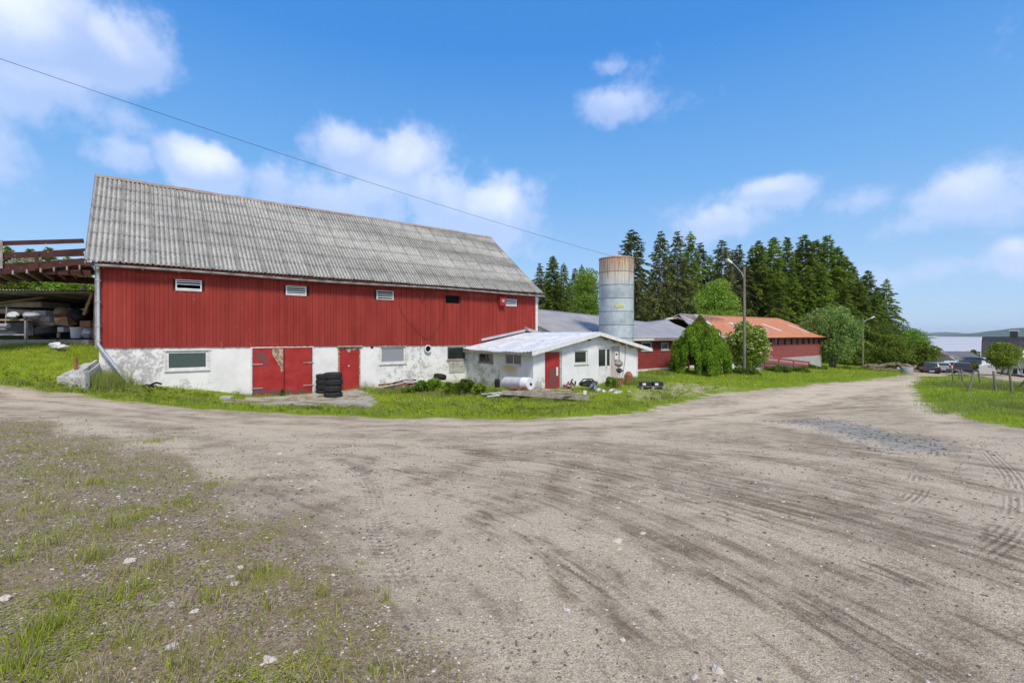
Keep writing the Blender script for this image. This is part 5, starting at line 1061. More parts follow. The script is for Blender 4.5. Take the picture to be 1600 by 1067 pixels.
MB(LF).hexa([(xa_+.02,-.4,-2),(xa_+.1,-.4,-2),(xa_+.1,LW/2,-2),(xa_+.02,LW/2,-2),(xa_+.02,-.4,eg-.1),(xa_+.1,-.4,eg-.1),(xa_+.1,LW/2,rz_(xa_)-.1),(xa_+.02,LW/2,rz_(xa_)-.1)]).build('end_cladding',M['greyroof'],lb)
# exposed rafters in the collapsed part
for k in range(6):
    px=1052+k*9; xr,_=LF.at(px,492,RP); z=rz_(xr); MB(LF).beam((xr,RP,z-.02),(xr+.4,RP-2.2,z-.75+.04*k),.12,.14).build('rafter',M['torn'],lb)
MB(LF).box(xg-.2,xo,RP-2.3,RP-.1,eg+.55,eg+.6).build('ceiling_panel',M['wood'],lb)
MB(LF).beam((xg,RP,rz_(xg)),(xo,RP,rz_(xo)+.02),.14,.14).build('ridge_beam',M['white'],lb)
b=MB(LF); b.box(xa_,xJw,-.52,-.47,eg-.16,eg-.02); b.build('fascia_board',M['grey'],lb); b=MB(LF); b.box(xJw,xeE,-.52,-.47,eo-.13,eo-.02); b.build('fascia_board',M['dark'],lb)
MB(LF).box(*[LF.at(1000,520,-.6)[0]-4,LF.at(1022,520,-.6)[0]],-.6,-.53,eg-.14,eg+.0).build('gutter',M['white'],lb)
# skylight strips on the orange slope
def strip(px0,py0,px1,py1,wd):
    # pixel -> slope point: solve u numerically
    def onroof(px,py):
        best=None
        for u in np.linspace(0,1,200):
            y=-.5+(RP+.5)*u; x,z=LF.at(px,py,y); zz=eo+(rz_(x)-eo)*u; d=abs(z-zz)
            if best is None or d<best[0]: best=(d,x,y,zz)
        return best[1:]
    a=onroof(px0,py0); c=onroof(px1,py1); xm=(a[0]+c[0])/2; up=.045
    b=MB(LF); s=.5*wd; y0,y1=a[1],c[1]; za=eo+(rz_(xm)-eo)*(y0+.5)/(RP+.5)+up; zc=eo+(rz_(xm)-eo)*(y1+.5)/(RP+.5)+up
    b.hexa([(xm-s,y1,zc),(xm+s,y1,zc),(xm+s,y0,za),(xm-s,y0,za),(xm-s,y1,zc+.03),(xm+s,y1,zc+.03),(xm+s,y0,za+.03),(xm-s,y0,za+.03)]); b.build('skylight',M['whiteroof'],lb)
strip(1190,507,1222,518,.55); strip(1232,508.5,1263,520,.5); strip(1139,505,1149,508,.9)
# red ramp with railing
RF_=Frame((sx(1196,46.),46.),v1,v2); rp=thing('entrance_ramp','dark red railed ramp leading to the orange roofed building','ramp',RF_(0,0,gh(*RF_.o)),RZ)
def rb(pa,pb,wd,h,name,m='redpaint'):
    xa,za=RF_.at(*pa); xb,zb_=RF_.at(*pb); return MB(RF_).beam((xa,0,za),(xb,0,zb_),wd,h).build(name,M[m],rp)
M['redpaint']=mat('ramp_paint',(.28,.05,.045),(.36,.09,.08),.7,3)
rb((1188,557),(1264,566.5),.06,.2,'rail'); rb((1190,563),(1264,571),.06,.2,'rail'); rb((1195,570),(1240,576),.06,.2,'rail')
for px,a,c in ((1195,557,579),(1217,560,578),(1240,563,577),(1264,565,576)): rb((px,a),(px,c),.12,.12,'post')
x2,z2=RF_.at(1235,576); MB(RF_).hexa([(0,.1,z2-.1),(x2+3,.1,z2-.6),(x2+3,1.6,z2-.6),(0,1.6,z2-.1),(0,.1,z2+.05),(x2+3,.1,z2-.5),(x2+3,1.6,z2-.5),(0,1.6,z2+.05)]).build('walkway',M['concrete'],rp)
# ================================================================== STREET LAMPS AND CABLES
def lamp(px,ptop,Y,zbase,arm,label,rad):
    x=sx(px,Y); zt=sz(ptop,Y); o=thing('street_lamp',label,'street lamp',(x,Y,zbase),group='street lamps along the road')
    MB().tube([(x,Y,zbase-.3),(x,Y,(zbase+zt)/2),(x,Y,zt)],[rad,rad*.9,rad*.72],12).build('pole',M['polewood'],o,smooth=True)
    pts=[(sx(a,Y),Y-.25*(i/ (len(arm)-1)),sz(c,Y)) for i,(a,c) in enumerate(arm)]
    MB().tube(pts,.035,7).build('bracket_arm',M['galv'],o,smooth=True)
    e=Vector(pts[-1]); d=(Vector(pts[-1])-Vector(pts[-2])).normalized(); b=MB(); 
    b.hexa([e-d*.05+Vector((0,-.1,-.09)),e+d*.55+Vector((0,-.12,-.10)),e+d*.55+Vector((0,.12,-.10)),e-d*.05+Vector((0,.1,-.09)),e-d*.05+Vector((0,-.06,.05)),e+d*.45+Vector((0,-.08,.1)),e+d*.45+Vector((0,.08,.1)),e-d*.05+Vector((0,.06,.05))]) if d.x>0 else b.hexa([e+d*.55+Vector((0,-.12,-.10)),e-d*.05+Vector((0,-.1,-.09)),e-d*.05+Vector((0,.1,-.09)),e+d*.55+Vector((0,.12,-.10)),e+d*.45+Vector((0,-.08,.1)),e-d*.05+Vector((0,-.06,.05)),e-d*.05+Vector((0,.06,.05)),e+d*.45+Vector((0,.08,.1))])
    hd=b.build('lamp_head',M['whitemetal'],o,bevel=.03); return o
L1=36.; L2=72.
gl1=gh(sx(1163,L1),L1); lamp(1163,417,L1,gl1,((1162,434),(1158,426),(1150,418),(1144,412.5),(1141,411)),'tall wooden street lamp with curved arm in front of the flowering bush',.112)
gl2=gh(sx(1348,L2),L2); lamp(1348,497,L2,gl2,((1349,503),(1354,499.5),(1359,497)),'smaller distant street lamp by the road bend and woodland',.13)
def cable(P,Q,sag,label,r=.012):
    pts=[]
    for i in range(33):
        u=i/32; p=P.lerp(Q,u); p.z-=sag*4*u*(1-u); pts.append(tuple(p))
    MB().tube(pts,r,5).build('overhead_cable',M['cable'],None,label=label,cat='cable')
PL=W(-260,2,12.5); P1=W(1162,453,L1); P2=W(1347,506,L2)
cable(PL,P1,.55,'long overhead cable crossing the sky above the barn to the tall lamp',.008)
cable(P1,P2,1.6,'slack overhead cable between the two street lamps',.02)
# ================================================================== HOUSE, GARAGE
HYd=76.; HF=Frame((sx(1533,HYd),HYd),(math.cos(-.81),math.sin(-.81)),(math.sin(.81),math.cos(.81)))
hs=thing('farmhouse','white farmhouse with dark gambrel roof and chimney at the right edge','house',HF(0,0,-4.4),-.81)
def hq(px,py,y=0): return HF.at(px,py,y)
_,ze=hq(1545,556,0); _,zr_=hq(1545,526.5,4); _,zk=hq(1545,534,1.6); zr_=max(zr_,zk+.4)
Lh=15.
b=MB(HF); b.box(.5,Lh,0,.25,-5.2,ze+.05); b.box(.5,.75,.25,7.6,-5.2,ze+.05); b.box(Lh-.25,Lh,.25,7.6,-5.2,ze+.05)
b.box(.75,Lh-.25,7.35,7.6,-5.2,ze); b.build('wall',M['white'],hs)
b=MB(HF); prof=[(-.35,ze-.1),(1.3,zk),(3.8,zr_),(6.3,zk),(7.95,ze-.1)]
for (ya,za),(yb,zb_) in zip(prof[:-1],prof[1:]):
    for k in range(8 if abs(yb-ya)<2 else 6):
        n8=8 if abs(yb-ya)<2 else 6; u0,u1=k/n8,(k+1)/n8; y0,y1=ya+(yb-ya)*u0,ya+(yb-ya)*u1; z0,z1=za+(zb_-za)*u0,za+(zb_-za)*u1; up=.02 if ya<3 else 0
        b.hexa([(0,y0,z0-.15),(Lh+.4,y0,z0-.15),(Lh+.4,y1,z1-.15),(0,y1,z1-.15),(0,y0,z0+.05),(Lh+.4,y0,z0+.05),(Lh+.4,y1,z1+(0 if ya<3 else .05)),(0,y1,z1+(0 if ya<3 else .05))])
b.build('gambrel_roof',M['blackroof'],hs)
b=MB(HF); 
for (ya,za),(yb,zb_) in zip(prof[:-1],prof[1:]): b.beam((-.03,ya,za-.05),(-.03,yb,zb_-.05),.06,.22)
b.build('barge_board',M['white'],hs)
b=MB(HF); b.face([(.55,.1,ze),(.55,7.5,ze),(.55,6.1,zk-.1),(.55,3.8,zr_-.15),(.55,1.5,zk-.1)]); b.build('gable_panel',M['white'],hs)
cxh,_=hq(1584,520,3.8); ch=MB(HF).box(cxh-.45,cxh+.45,3.4,4.2,zr_-.3,zr_+.95).build('chimney',M['blackroof'],hs); MB(HF).box(cxh-.5,cxh+.5,3.35,4.25,zr_+.951,zr_+1.1).build('chimney_cap',M['whitemetal'],ch)
for px0,px1,py0,py1 in ((1543,1547,559,566),(1552,1560,559,568)):
    xa,z1=hq(px0,py0,0); xb,z0=hq(px1,py1,0); wf=MB(HF).box(xa-.1,xb+.1,-.06,-.001,z0-.1,z1+.1).build('window',M['white'],hs); MB(HF).box(xa,xb,-.08,-.061,z0,z1).build('pane',M['glass'],wf)
xa,z1=hq(1589,549.5,-2.5); b=MB(HF); b.hexa([(xa,-3,z1-.9),(Lh,-3,z1-.9),(Lh,-.05,z1),(xa,-.05,z1),(xa,-3,z1-.7),(Lh,-3,z1-.7),(Lh,-.05,z1+.2),(xa,-.05,z1+.2)]); b.build('porch_roof',M['tin'],hs)
MB(HF).box(xa+.1,xa+.3,-2.9,-2.7,-5,z1-.8).build('porch_post',M['white'],hs)
b=MB(HF); x0_,z1=hq(1529,564,-1.5); x1_,_=hq(1556,564,-1.5); zb1=hq(1529,577,-1.5)[1]
b.hexa([(x0_,-2.2,zb1-.6),(x1_,-2.2,zb1-.6),(x1_,-.3,zb1-.6),(x0_,-.3,zb1-.6),(x0_,-2.2,hq(1540,572,-2.2)[1]),(x1_,-2.2,hq(1540,568,-2.2)[1]),(x1_,-.3,z1+.2),(x0_+1.2,-.3,z1+.2)]); b.build('cellar_hatch',M['white'],hs)
# garage in front-left
GY=82.; GF=Frame((sx(1491,GY),GY),(math.cos(-.1),math.sin(-.1)),(math.sin(.1),math.cos(.1))); ga=thing('garage','low white garage with grey roof joined left of the farmhouse','garage',GF(0,0,-5),-.1)
_,zg=GF.at(1506,561.5,0); _,zgr=GF.at(1506,549.3,3); wG=GF.at(1534,560,0)[0]
b=MB(GF); b.box(.2,wG,0,.2,-6,zg); b.box(.2,.4,.2,6,-6,zg); b.box(wG-.2,wG,.2,6,-6,zg); b.hexa([(.2,.2,zg+.001),(.4,.2,zg+.001),(.4,6,zg+.001),(.2,6,zg+.001),(.2,2.9,zgr-.12),(.4,2.9,zgr-.12),(.4,3.1,zgr-.12),(.2,3.1,zgr-.12)]); b.build('wall',M['white'],ga)
b=MB(GF); b.hexa([(1.,-.5,zg-.15),(wG+.3,-.5,zg-.15),(wG+.3,3,zgr-.1),(-.3,3,zgr-.1),(1.,-.5,zg),(wG+.3,-.5,zg),(wG+.3,3,zgr+.05),(-.3,3,zgr+.05)]); b.hexa([(-.3,3.01,zgr-.1),(wG+.3,3.01,zgr-.1),(wG+.3,6.5,zg-.15),(-.3,6.5,zg-.15),(-.3,3.01,zgr+.05),(wG+.3,3.01,zgr+.05),(wG+.3,6.5,zg),(-.3,6.5,zg)]); b.build('roof',M['greytile'],ga)
b=MB(GF); b.beam((-.35,3.,zgr-.05),(1.05,-.55,zg-.1),.1,.25); b.beam((1.,-.56,zg-.1),(wG+.3,-.56,zg-.1),.05,.12); b.build('barge_board',M['white'],ga)
# paved area by the house
pv=[gp(*p) for p in ((1556,583.2),(1600,581),(1700,582),(1700,592),(1600,589.5))]; b=MB(); b.face([(q[0],q[1],gh(*q)+.25) for q in pv]); b.build('paved_terrace',M['tin'],kind='structure',solid=.1)
# garden table with people-less shapes: dark hedge of furniture by the porch
b=MB(); Y=70.; x=sx(1594,Y); z=gh(x,Y); g1=thing('garden_table','dark garden table with an arched bench on the terrace by the farmhouse porch','garden table',(x,Y,z))
MB().box(x-.9,x+.9,Y-.4,Y+.4,z+.7,z+.75).build('tabletop',M['black'],g1)
for a in (-.8,.75): MB().box(x+a,x+a+.06,Y-.3,Y+.3,z,z+.7).build('leg',M['black'],g1)
MB().tube([(x-.6,Y+.8,z+.3),(x-.4,Y+.8,z+1.1),(x+.1,Y+.8,z+1.3),(x+.6,Y+.8,z+1.1),(x+.8,Y+.8,z+.3)],.06,6).build('bench_back',M['black'],g1)
# ================================================================== CARS
def car(px,py,Y,ang,paint,label,L=4.5,Wd=1.82,H=1.68,wagon=True,plate=True):
    x=sx(px,Y); z=sz(py,Y); fr=rotframe((x,Y),ang); o=thing('parked_car',label,'car',(x,Y,z),ang,group='cars parked at the end of the road')
    fr_=Frame(fr.o,fr.ax,fr.ay)   # y forward (away when ang=0), rear at y=-L/2
    zb=z+.28; prof=[(-L/2,.28),(-L/2-.02,.62),(-L/2+.04,1.0),(-L/2+.02,1.02)]+[(-L/2+.30,H-.06),(-L/2+.6,H),(L*.05,H-.02),(L*.22,1.06),(L/2-.1,.86),(L/2,.62),(L/2-.02,.28)]
    b=MB(fr_); n=len(prof); ks=[]
    secs=[(-1,.0),(-.96,.0),(-.5,.0),(.5,.0),(.96,.0),(1,.0)]
    for s in (-1.,-.9,.9,1.):
        row=[]
        for (yy,zz) in prof:
            tuck=.80 if zz>1.1 else 1.
            w_=Wd/2*tuck*abs(s) if abs(s)<1 else Wd/2*tuck
            zz2=zz-(.06 if abs(s)==1 and zz>.9 else 0); row.append(b.pt((math.copysign(w_,s),yy,z+zz2)))
        ks.append(row)
    for r0,r1 in zip(ks[:-1],ks[1:]):
        for i in range(n-1): b.f.append([r0[i],r0[i+1],r1[i+1],r1[i]]); b.m.append(0)
    for r0 in (ks[0],ks[-1]): b.f.append(list(r0)); b.m.append(0)
    body=b.build('body',paint,o,smooth=True)
    MB(fr_).box(-Wd/2+.06,Wd/2-.06,-L/2+.1,L/2-.1,z+.18,z+.3).build('underbody',M['black'],o)
    MB(fr_).box(-Wd/2+.02,Wd/2-.02,-L/2-.07,-L/2+.1,z+.36,z+.56).build('bumper',M['black'] ,o,bevel=.03)
    # glass
    b=MB(fr_); y0=-L/2+.03; b.hexa([(-.66,y0+.0,z+1.07),(.66,y0+.0,z+1.07),(.66,y0+.06,z+1.07),(-.66,y0+.06,z+1.07),(-.58,y0+.20,z+H-.14),(.58,y0+.20,z+H-.14),(.58,y0+.26,z+H-.14),(-.58,y0+.26,z+H-.14)]); b.build('rear_window',M['glass'],o)
    for s in (-1,1):
        w0=s*(Wd/2-.0); b=MB(fr_); xo=s*(Wd/2*.985); xi=s*(Wd/2*.82)
        b.face([(s*(Wd/2*.985),-L/2+.42,z+1.05),(s*(Wd/2*.985),L*.17,z+1.05),(s*(Wd/2*.815),L*.03,z+H-.13),(s*(Wd/2*.815),-L/2+.6,z+H-.13)]); b.build('side_window',M['glass'],o,solid=.02)
        MB(fr_).box(s*(Wd/2-.16)-.09,s*(Wd/2-.16)+.09,-L/2-.03,-L/2+.12,z+.78,z+1.12).build('tail_light',M['taillight'],o)
        MB(fr_).box(s*(Wd/2+.1)-.09,s*(Wd/2+.1)+.09,L*.14,L*.14+.08,z+1.02,z+1.16).build('mirror',M['black'],o)
        for yy in (-L*.31,L*.31):
            A3=Vector((*(fr_.ax),0)); c=Vector(fr_(s*(Wd/2-.12),yy,z+.33)); b=MB(); b.lathe(c,[(.01,-.11),(.25,-.11),(.33,-.09),(.33,.09),(.25,.11),(.01,.11)],20,(A3,Vector((*(fr_.ay),0)),Vector((0,0,1)))); wl_=b.build('wheel',M['rubber'],o,smooth=True)
            b=MB(); b.lathe(c,[(.01,.117*s),(.2,.117*s),(.21,.10*s)],14,(A3,Vector((*(fr_.ay),0)),Vector((0,0,1)))); b.build('rim',M['galv'],wl_)
    if plate: MB(fr_).box(-.26,.26,-L/2-.09,-L/2-.071,z+.62-.2,z+.74-.2).build('number_plate',M['whitemetal'],o)
    return o
M['taillight']=glassmat('tail_light_red',(.3,.015,.01),.2)
car(1450,583.6,66,-.55,carpaint('dark_purple_paint',(.018,.014,.02)),'dark purple estate car seen from behind, leftmost of the parked cars')
car(1473,580.5,72,-.7,carpaint('silver_paint',(.32,.35,.38)),'silver hatchback between the dark estate and the white car',H=1.5)
car(1485,580.5,73,-.75,carpaint('white_car_paint',(.72,.73,.75)),'white estate car behind the first fence posts')
car(1504,583.5,61,-.75,carpaint('dark_blue_paint',(.015,.018,.025)),'dark blue car partly hidden by the fence posts, rightmost of the parked cars',H=1.45,L=4.2,plate=False)
# round pale water tub and rocks
Y=60.; x=sx(1417,Y); b=MB(); b.lathe((x,Y,gh(x,Y)-.1),[(0,-.2),(.62,-.2),(.65,.3),(.63,.75),(.58,.83),(0,.85)],24); b.build('round_tub',mat('pale_grey_tub',(.34,.35,.36),(.27,.28,.29),.6,2),None,label='round pale grey tub beside the rock heap on the road bend',cat='tub',smooth=True)
q=random.Random(21)
RG='rocks along the bank by the road bend'; M['brownstone']=mat('brown_stone',(.13,.09,.06),(.27,.21,.15),.9,1.5,bump=.03,bscale=4,c3=(.08,.12,.03),s3=.9,lo3=.46,hi3=.55)
ORD=['leftmost','second','third','fourth','fifth','sixth','seventh','eighth','ninth','tenth','eleventh','twelfth','thirteenth','fourteenth','fifteenth','sixteenth','rightmost']
for row,(Yr,r0,r1,nr) in enumerate(((61,.2,.42,17),(65,.35,.62,15))):
    for k in range(nr):
        px=1362+ (k+q.uniform(.2,.8))*(74/nr)-row*6; Y=Yr+q.uniform(-1,1.5)+(px-1362)*.06; x=sx(px,Y); r=q.uniform(r0,r1)
        zz=gh(x,Y)+(.1 if row==0 else .35+.5*math.exp(-((px-1400)/18)**2)); sz_='small' if row==0 else 'larger'
        MB().blob((x,Y,zz),(r*1.5,r,r*.6),k+row*40,6,.35).build('rock',M['brownstone'],None,cat='rock',group=RG,label='%s brown rock, %s%s in the %s row of the rock bank'%(sz_,ORD[k] if k<nr-1 else 'rightmost','' if k in(0,nr-1) else ' from the left','front' if row==0 else 'upper'))
for k in range(7):
    px=1412+k*8+q.uniform(-3,3); Y=66+k; MB().beam((sx(px-7,Y),Y,sz(576-q.uniform(2,9),Y)),(sx(px+8,Y),Y,sz(577-q.uniform(0,4),Y)),.3,.25).build('log',M['torn'],None,label='pale log on the bank behind the round tub, %s'%(['leftmost','second from the left','third from the left','middle one of seven','third from the right','second from the right','rightmost'][k]),cat='log',group='logs on the bank by the road bend')
# ================================================================== FENCE
fp=[((1490,598),(1489,575)),((1500,594),(1499,577)),((1505,602),(1504,577)),((1512,612),(1525,580)),((1533,607),(1531,579)),((1556,612),(1555,580)),((1582,614),(1580,579)),((1612,622),(1609,580))]
FG='wooden fence posts right of the road'; tops=[]
for k,(a,c) in enumerate(fp):
    Y=gp(*a)[1]; z=gh(sx(a[0],Y),Y); A3=(sx(a[0],Y),Y,z-.1); B3=(sx(c[0],Y),Y+.1,sz(c[1],Y)); tops.append((B3,A3))
    MB().tube([A3,B3],[.06,.048],8).build('fence_post',M['polewood'],None,group=FG,cat='fence post',label=('thin leaning fence post, tilted right' if k==3 else ['grey fence post farthest left, in front of the cars','short grey fence post second from the left','','','upright fence post just right of the leaning one','fence post before the farmhouse cellar hatch','tall fence post in front of the round garden tree','fence post at the right edge of the picture'][k]) if k not in (2,) else 'brown fence post with a strut, third from the left')
MB().beam((tops[0][0][0]+.2,tops[0][0][1],tops[0][0][2]-.1),(tops[0][1][0]+2.6,tops[0][1][1]-2,tops[0][1][2]+.1),.09,.09).build('fence_strut',M['grey'],None,label='dark diagonal strut running down from the leftmost fence post',cat='strut')
MB().beam((sx(1592,24),24,sz(604,24)),(sx(1612,22),22,sz(585,22)),.07,.07).build('fence_rail',M['grey'],None,label='slanting pale rail at the right picture edge',cat='rail')
ws=[tops[i] for i in (0,2,4,5,6,7)]
for fz,nm in ((.85,'upper'),(.5,'lower')):
    pts=[tuple(np.array(b_)+(np.array(t_)-np.array(b_))*fz) for t_,b_ in ws]; MB().tube(pts,.006,4).build('fence_wire',M['gutter'],None,label='thin %s wire strung between the fence posts'%nm,cat='wire')
# ================================================================== VEGETATION
def nrm(a): return a/np.maximum(np.linalg.norm(a,axis=1,keepdims=True),1e-9)
def cards(C,D,L,Wd,g,flat=None):
    n=len(C); D=nrm(D); Rn=g.normal(size=(n,3)); 
    if flat is not None: Rn=Rn*(1-flat)+np.array([0,0,1.])*flat
    Sd=nrm(np.cross(D,Rn)); L=np.broadcast_to(L,(n,))[:,None]; Wd=np.broadcast_to(Wd,(n,))[:,None]
    V=np.stack([C-D*L/2,C+Sd*Wd/2-D*L*.08,C+D*L/2,C-Sd*Wd/2-D*L*.08],1).reshape(-1,3)
    return V,np.arange(4*n).reshape(n,4)
def join(parts):
    vs=[];fs=[];mi=[];k=0
    for V,Fc,m in parts: vs.append(V); fs.append(Fc+k); mi.append(np.full(len(Fc),m)); k+=len(V)
    return np.concatenate(vs),np.concatenate(fs),np.concatenate(mi)
def plant(name,label,cat,loc,group=None): return thing(name,label,cat,loc,0,group)
def trunkmesh(parent,segs,m='bark',name='trunk'):
    b=MB(Frame((0,0),(1,0),(0,1)))
    for pts,r in segs: b.tube([tuple(np.array(p)+np.array(wmat(parent).translation)) for p in pts],r,7)
    return b.build(name,M[m],parent,smooth=True)
def conifer(root,h,r,base,seed,m,dens=1.,card=.34):
    g=np.random.default_rng(seed); C=[];D=[]; Ls=[]
    z=base*h
    while z<h*.995:
        t=(z-base*h)/(h-base*h); prof=(1-t)**.68*(1 if t>.12 else .55+t*3.7); Rb=r*prof*g.uniform(.7,1.15)+.12
        nb=max(3,int(g.integers(5,8)*(1 if Rb>.6 else .7)*min(dens,1.3)))
        a0=g.uniform(0,6.28)
        for k in range(nb):
            a=a0+k*6.283/nb+g.normal()*.25; R_=Rb*g.uniform(.6,1.18); n=max(3,int(R_*13*dens))
            s=g.uniform(.12,1,n)**.8; x=s*R_; up=.10*R_*np.sin(s*3.1)-.48*x*(1-t*.85)*s+ .25*t*x
            wdt=.30*R_*(1-s*.75)+.05; lat=g.normal(size=n)*wdt*.55
            ca,sa=math.cos(a),math.sin(a)
            C.append(np.stack([ca*x-sa*lat,sa*x+ca*lat,z+up-np.abs(lat)*.25+g.normal(size=n)*.06],1))
            sg=np.sign(lat); D.append(np.stack([ca*1.-sa*sg*.7,sa*1.+ca*sg*.7,-.75+g.normal(size=n)*.45+t*.8],1)); Ls.append(np.full(n,card*(.75+.5*g.random())))
        z+=g.uniform(.26,.42)*max(.5,(h/18))
    C=np.concatenate(C);D=np.concatenate(D);Ls=np.concatenate(Ls)
    V,Fc=cards(C,D,Ls*1.3,Ls*.42,g)
    # leader
    npmesh('crown',V,Fc,M[m],parent=root)
    segs=[([(0,0,-.4),(g.normal()*.08,g.normal()*.08,h*.5),(0,0,h*.97)],[.0085*h+.05,.006*h,.02])]
    if base>.2:
        for k in range(int(26*base*2)):
            z=g.uniform(.08,base*1.1)*h; a=g.uniform(0,6.28); L=g.uniform(.4,1.4); segs.append(([(0,0,z),(math.cos(a)*L,math.sin(a)*L,z-g.uniform(0,.3)*L)],[.022,.008]))
    trunkmesh(root,segs)
def broad(root,h,rx,seed,m,leaf=.24,nclump=60,per=90,base=.2,ry=None,trunks=3,squash=1.,fl=None,flm=None,droop=0.,shape=None):
    g=np.random.default_rng(seed); ry=ry or rx; cz=h*(base+(1-base)/2); rz=h*(1-base)/2
    u=nrm(g.normal(size=(nclump,3))); rr=g.uniform(.25,.92,nclump)**.6; cl=u*rr[:,None]*np.array([rx,ry,rz])*.86+np.array([0,0,cz]); 
    if shape: cl[:,:2]*=shape((cl[:,2]/h))[:,None]
    cr=g.uniform(.13,.27,nclump)*(rx+rz)*.75
    C=[];D=[]
    for c,r in zip(cl,cr):
        n=int(per*g.uniform(.6,1.4)); d=nrm(g.normal(size=(n,3))+np.array([0,0,.35])); q=c+d*(r*g.uniform(.55,1.08,n)**.7)[:,None]*np.array([1,1,.8]); C.append(q); D.append(d*.6+g.normal(size=(n,3))*.6+np.array([0,0,-droop]))
    C=np.concatenate(C);D=np.concatenate(D); C[:,2]=np.maximum(C[:,2],.05)
    L=leaf*g.uniform(.7,1.3,len(C)); V,Fc=cards(C,D,L,L*.62,g)
    parts=[(V,Fc,0)]
    mats=[M[m]]
    if fl:
        rad_=np.sqrt((C[:,0]/rx)**2+(C[:,1]/ry)**2+((C[:,2]-cz)/rz)**2); top=C[(C[:,2]>h*.25)&(rad_>.82)]; pk=top[g.choice(len(top),fl)]; pk=pk+nrm(pk-np.array([0,0,cz]))*.12; fc=[]
        off=g.normal(size=(fl,9,3))*np.array([.09,.09,.03]); P=(pk[:,None,:]+off).reshape(-1,3); V2,F2=cards(P,g.normal(size=(len(P),3))*np.array([1,1,.3]),.11,.10,g,.7); parts.append((V2,F2,1)); mats.append(M[flm])
    V,Fc,mi=join(parts)
    npmesh('crown',V,Fc,mats,parent=root,mi=mi)
    segs=[]
    for k in range(trunks):
        a=g.uniform(0,6.28); e=cl[g.integers(nclump)]; b0=np.array([math.cos(a)*.08*trunks,math.sin(a)*.08*trunks,-.2]); segs.append(([b0,(b0+e)*.5+np.array([0,0,h*.08]),e],[.014*h+.03,.010*h+.02,.015]))
        for j in range(3): e2=cl[g.integers(nclump)]; segs.append(([(b0+e)*.5+np.array([0,0,h*.08]),e2],[.007*h+.01,.01]))
    trunkmesh(root,segs)
# spruces: a few hand-built, the rest copies with their own height and turn
protos={}; dc=dict(thin=0,mid=0,dense=0); ORD2=['leftmost','second','third','fourth','fifth','sixth','seventh','eighth','ninth','tenth','eleventh','twelfth','thirteenth','fourteenth','fifteenth']
CON=[ # px, top py, Y, kind, width factor, label
 (843,411,76,'thin',.8,'thin brownish spruce farthest left, just above the barn gable'),(864,400,72,'dense',1.,'dark green spruce, tallest left of the silo'),(881,411,76,'mid',.8,'slim spruce right of the dark green one, left of the silo'),
 (854,425,84,'mid',.9,None),(898,419,80,'thin',.8,None),(909,414,82,'mid',.8,'spruce rising behind the pale birch left of the silo'),(873,432,88,'thin',.8,None),(890,440,90,'mid',.8,None),
 (987,359,66,'thin',1.15,'tall spruce directly right of the silo top'),(975,395,74,'mid',.8,None),(1003,420,78,'thin',.7,None),(1032,361,70,'thin',.8,'lone tall thin spruce between silo and lamp, with gaps round it'),
 (1058,361,72,'thin',.95,'tall spruce, left one of the pair behind the collapsed roof'),(1079,362,74,'mid',.9,'tall spruce, right one of the pair behind the collapsed roof'),(1094,379,78,'thin',.8,None),(1110,397,80,'mid',.9,None),
 (1128,375,76,'thin',.95,'bare trunked spruce rising above the birch'),(1146,390,82,'thin',.8,None),(1155,382,80,'thin',.9,'thin spruce right behind the tall street lamp'),(1176,384,82,'mid',1.,None),(1186,376,80,'dense',1.1,'dense spruce first right of the tall street lamp'),
 (1209,371,82,'dense',1.1,'dense spruce second right of the tall street lamp'),(1230,370,84,'dense',1.,'dense spruce in the middle of the dark group on the right'),(1245,392,92,'dense',1.,None),(1258,367,84,'dense',1.15,'tall dense spruce above the far end of the orange roof'),
 (1276,375,86,'dense',1.,None),(1293,367,86,'dense',1.25,'tallest dense spruce above the big willow bush'),(1308,385,86,'dense',1.15,'dense spruce on the sloping right shoulder of the group'),(1322,401,86,'dense',1.1,'spruce lower on the right shoulder of the group'),(1334,421,88,'dense',1.,None),
 (1220,400,92,'mid',1.1,None),(1198,405,94,'mid',1.,None),(1355,423,96,'dense',1.05,'spruce second from the right end of the wood'),(1385,436,92,'dark',1.15,'dark layered spruce alone at the right end of the wood'),(1343,440,84,'dense',1.2,None),(1371,448,94,'dense',1.0,None),(1368,455,90,'dense',1.1,None),
 (1048,400,84,'mid',.9,None),(1018,425,88,'mid',.8,None),(1068,405,88,'mid',1.,None),(1120,410,88,'mid',1.,None),(1140,420,90,'mid',1.,None),(1165,410,92,'mid',1.,None),(1087,415,90,'mid',1.,None),(1283,410,78,'dense',1.,None),(1262,415,78,'dense',1.,None),(1240,425,78,'dense',1.,None),(1215,425,76,'dense',1.,None),(1318,440,80,'dense',1.,None)]
KD={'thin':(.32,3.5,'sprucebrown',1.05),'mid':(.16,3.4,'spruce',1.05),'dense':(.03,4.4,'spruce',1.15),'dark':(.05,3.6,'spruce',1.1)}
EMP=Frame((0,0),(1,0),(0,1))
_rank={}
for kd_ in ('thin','mid','dense'):
    for r_k,c_k in enumerate(sorted([c for c in CON if c[5] is None and c[3]==kd_])): _rank[c_k]=ORD2[r_k]
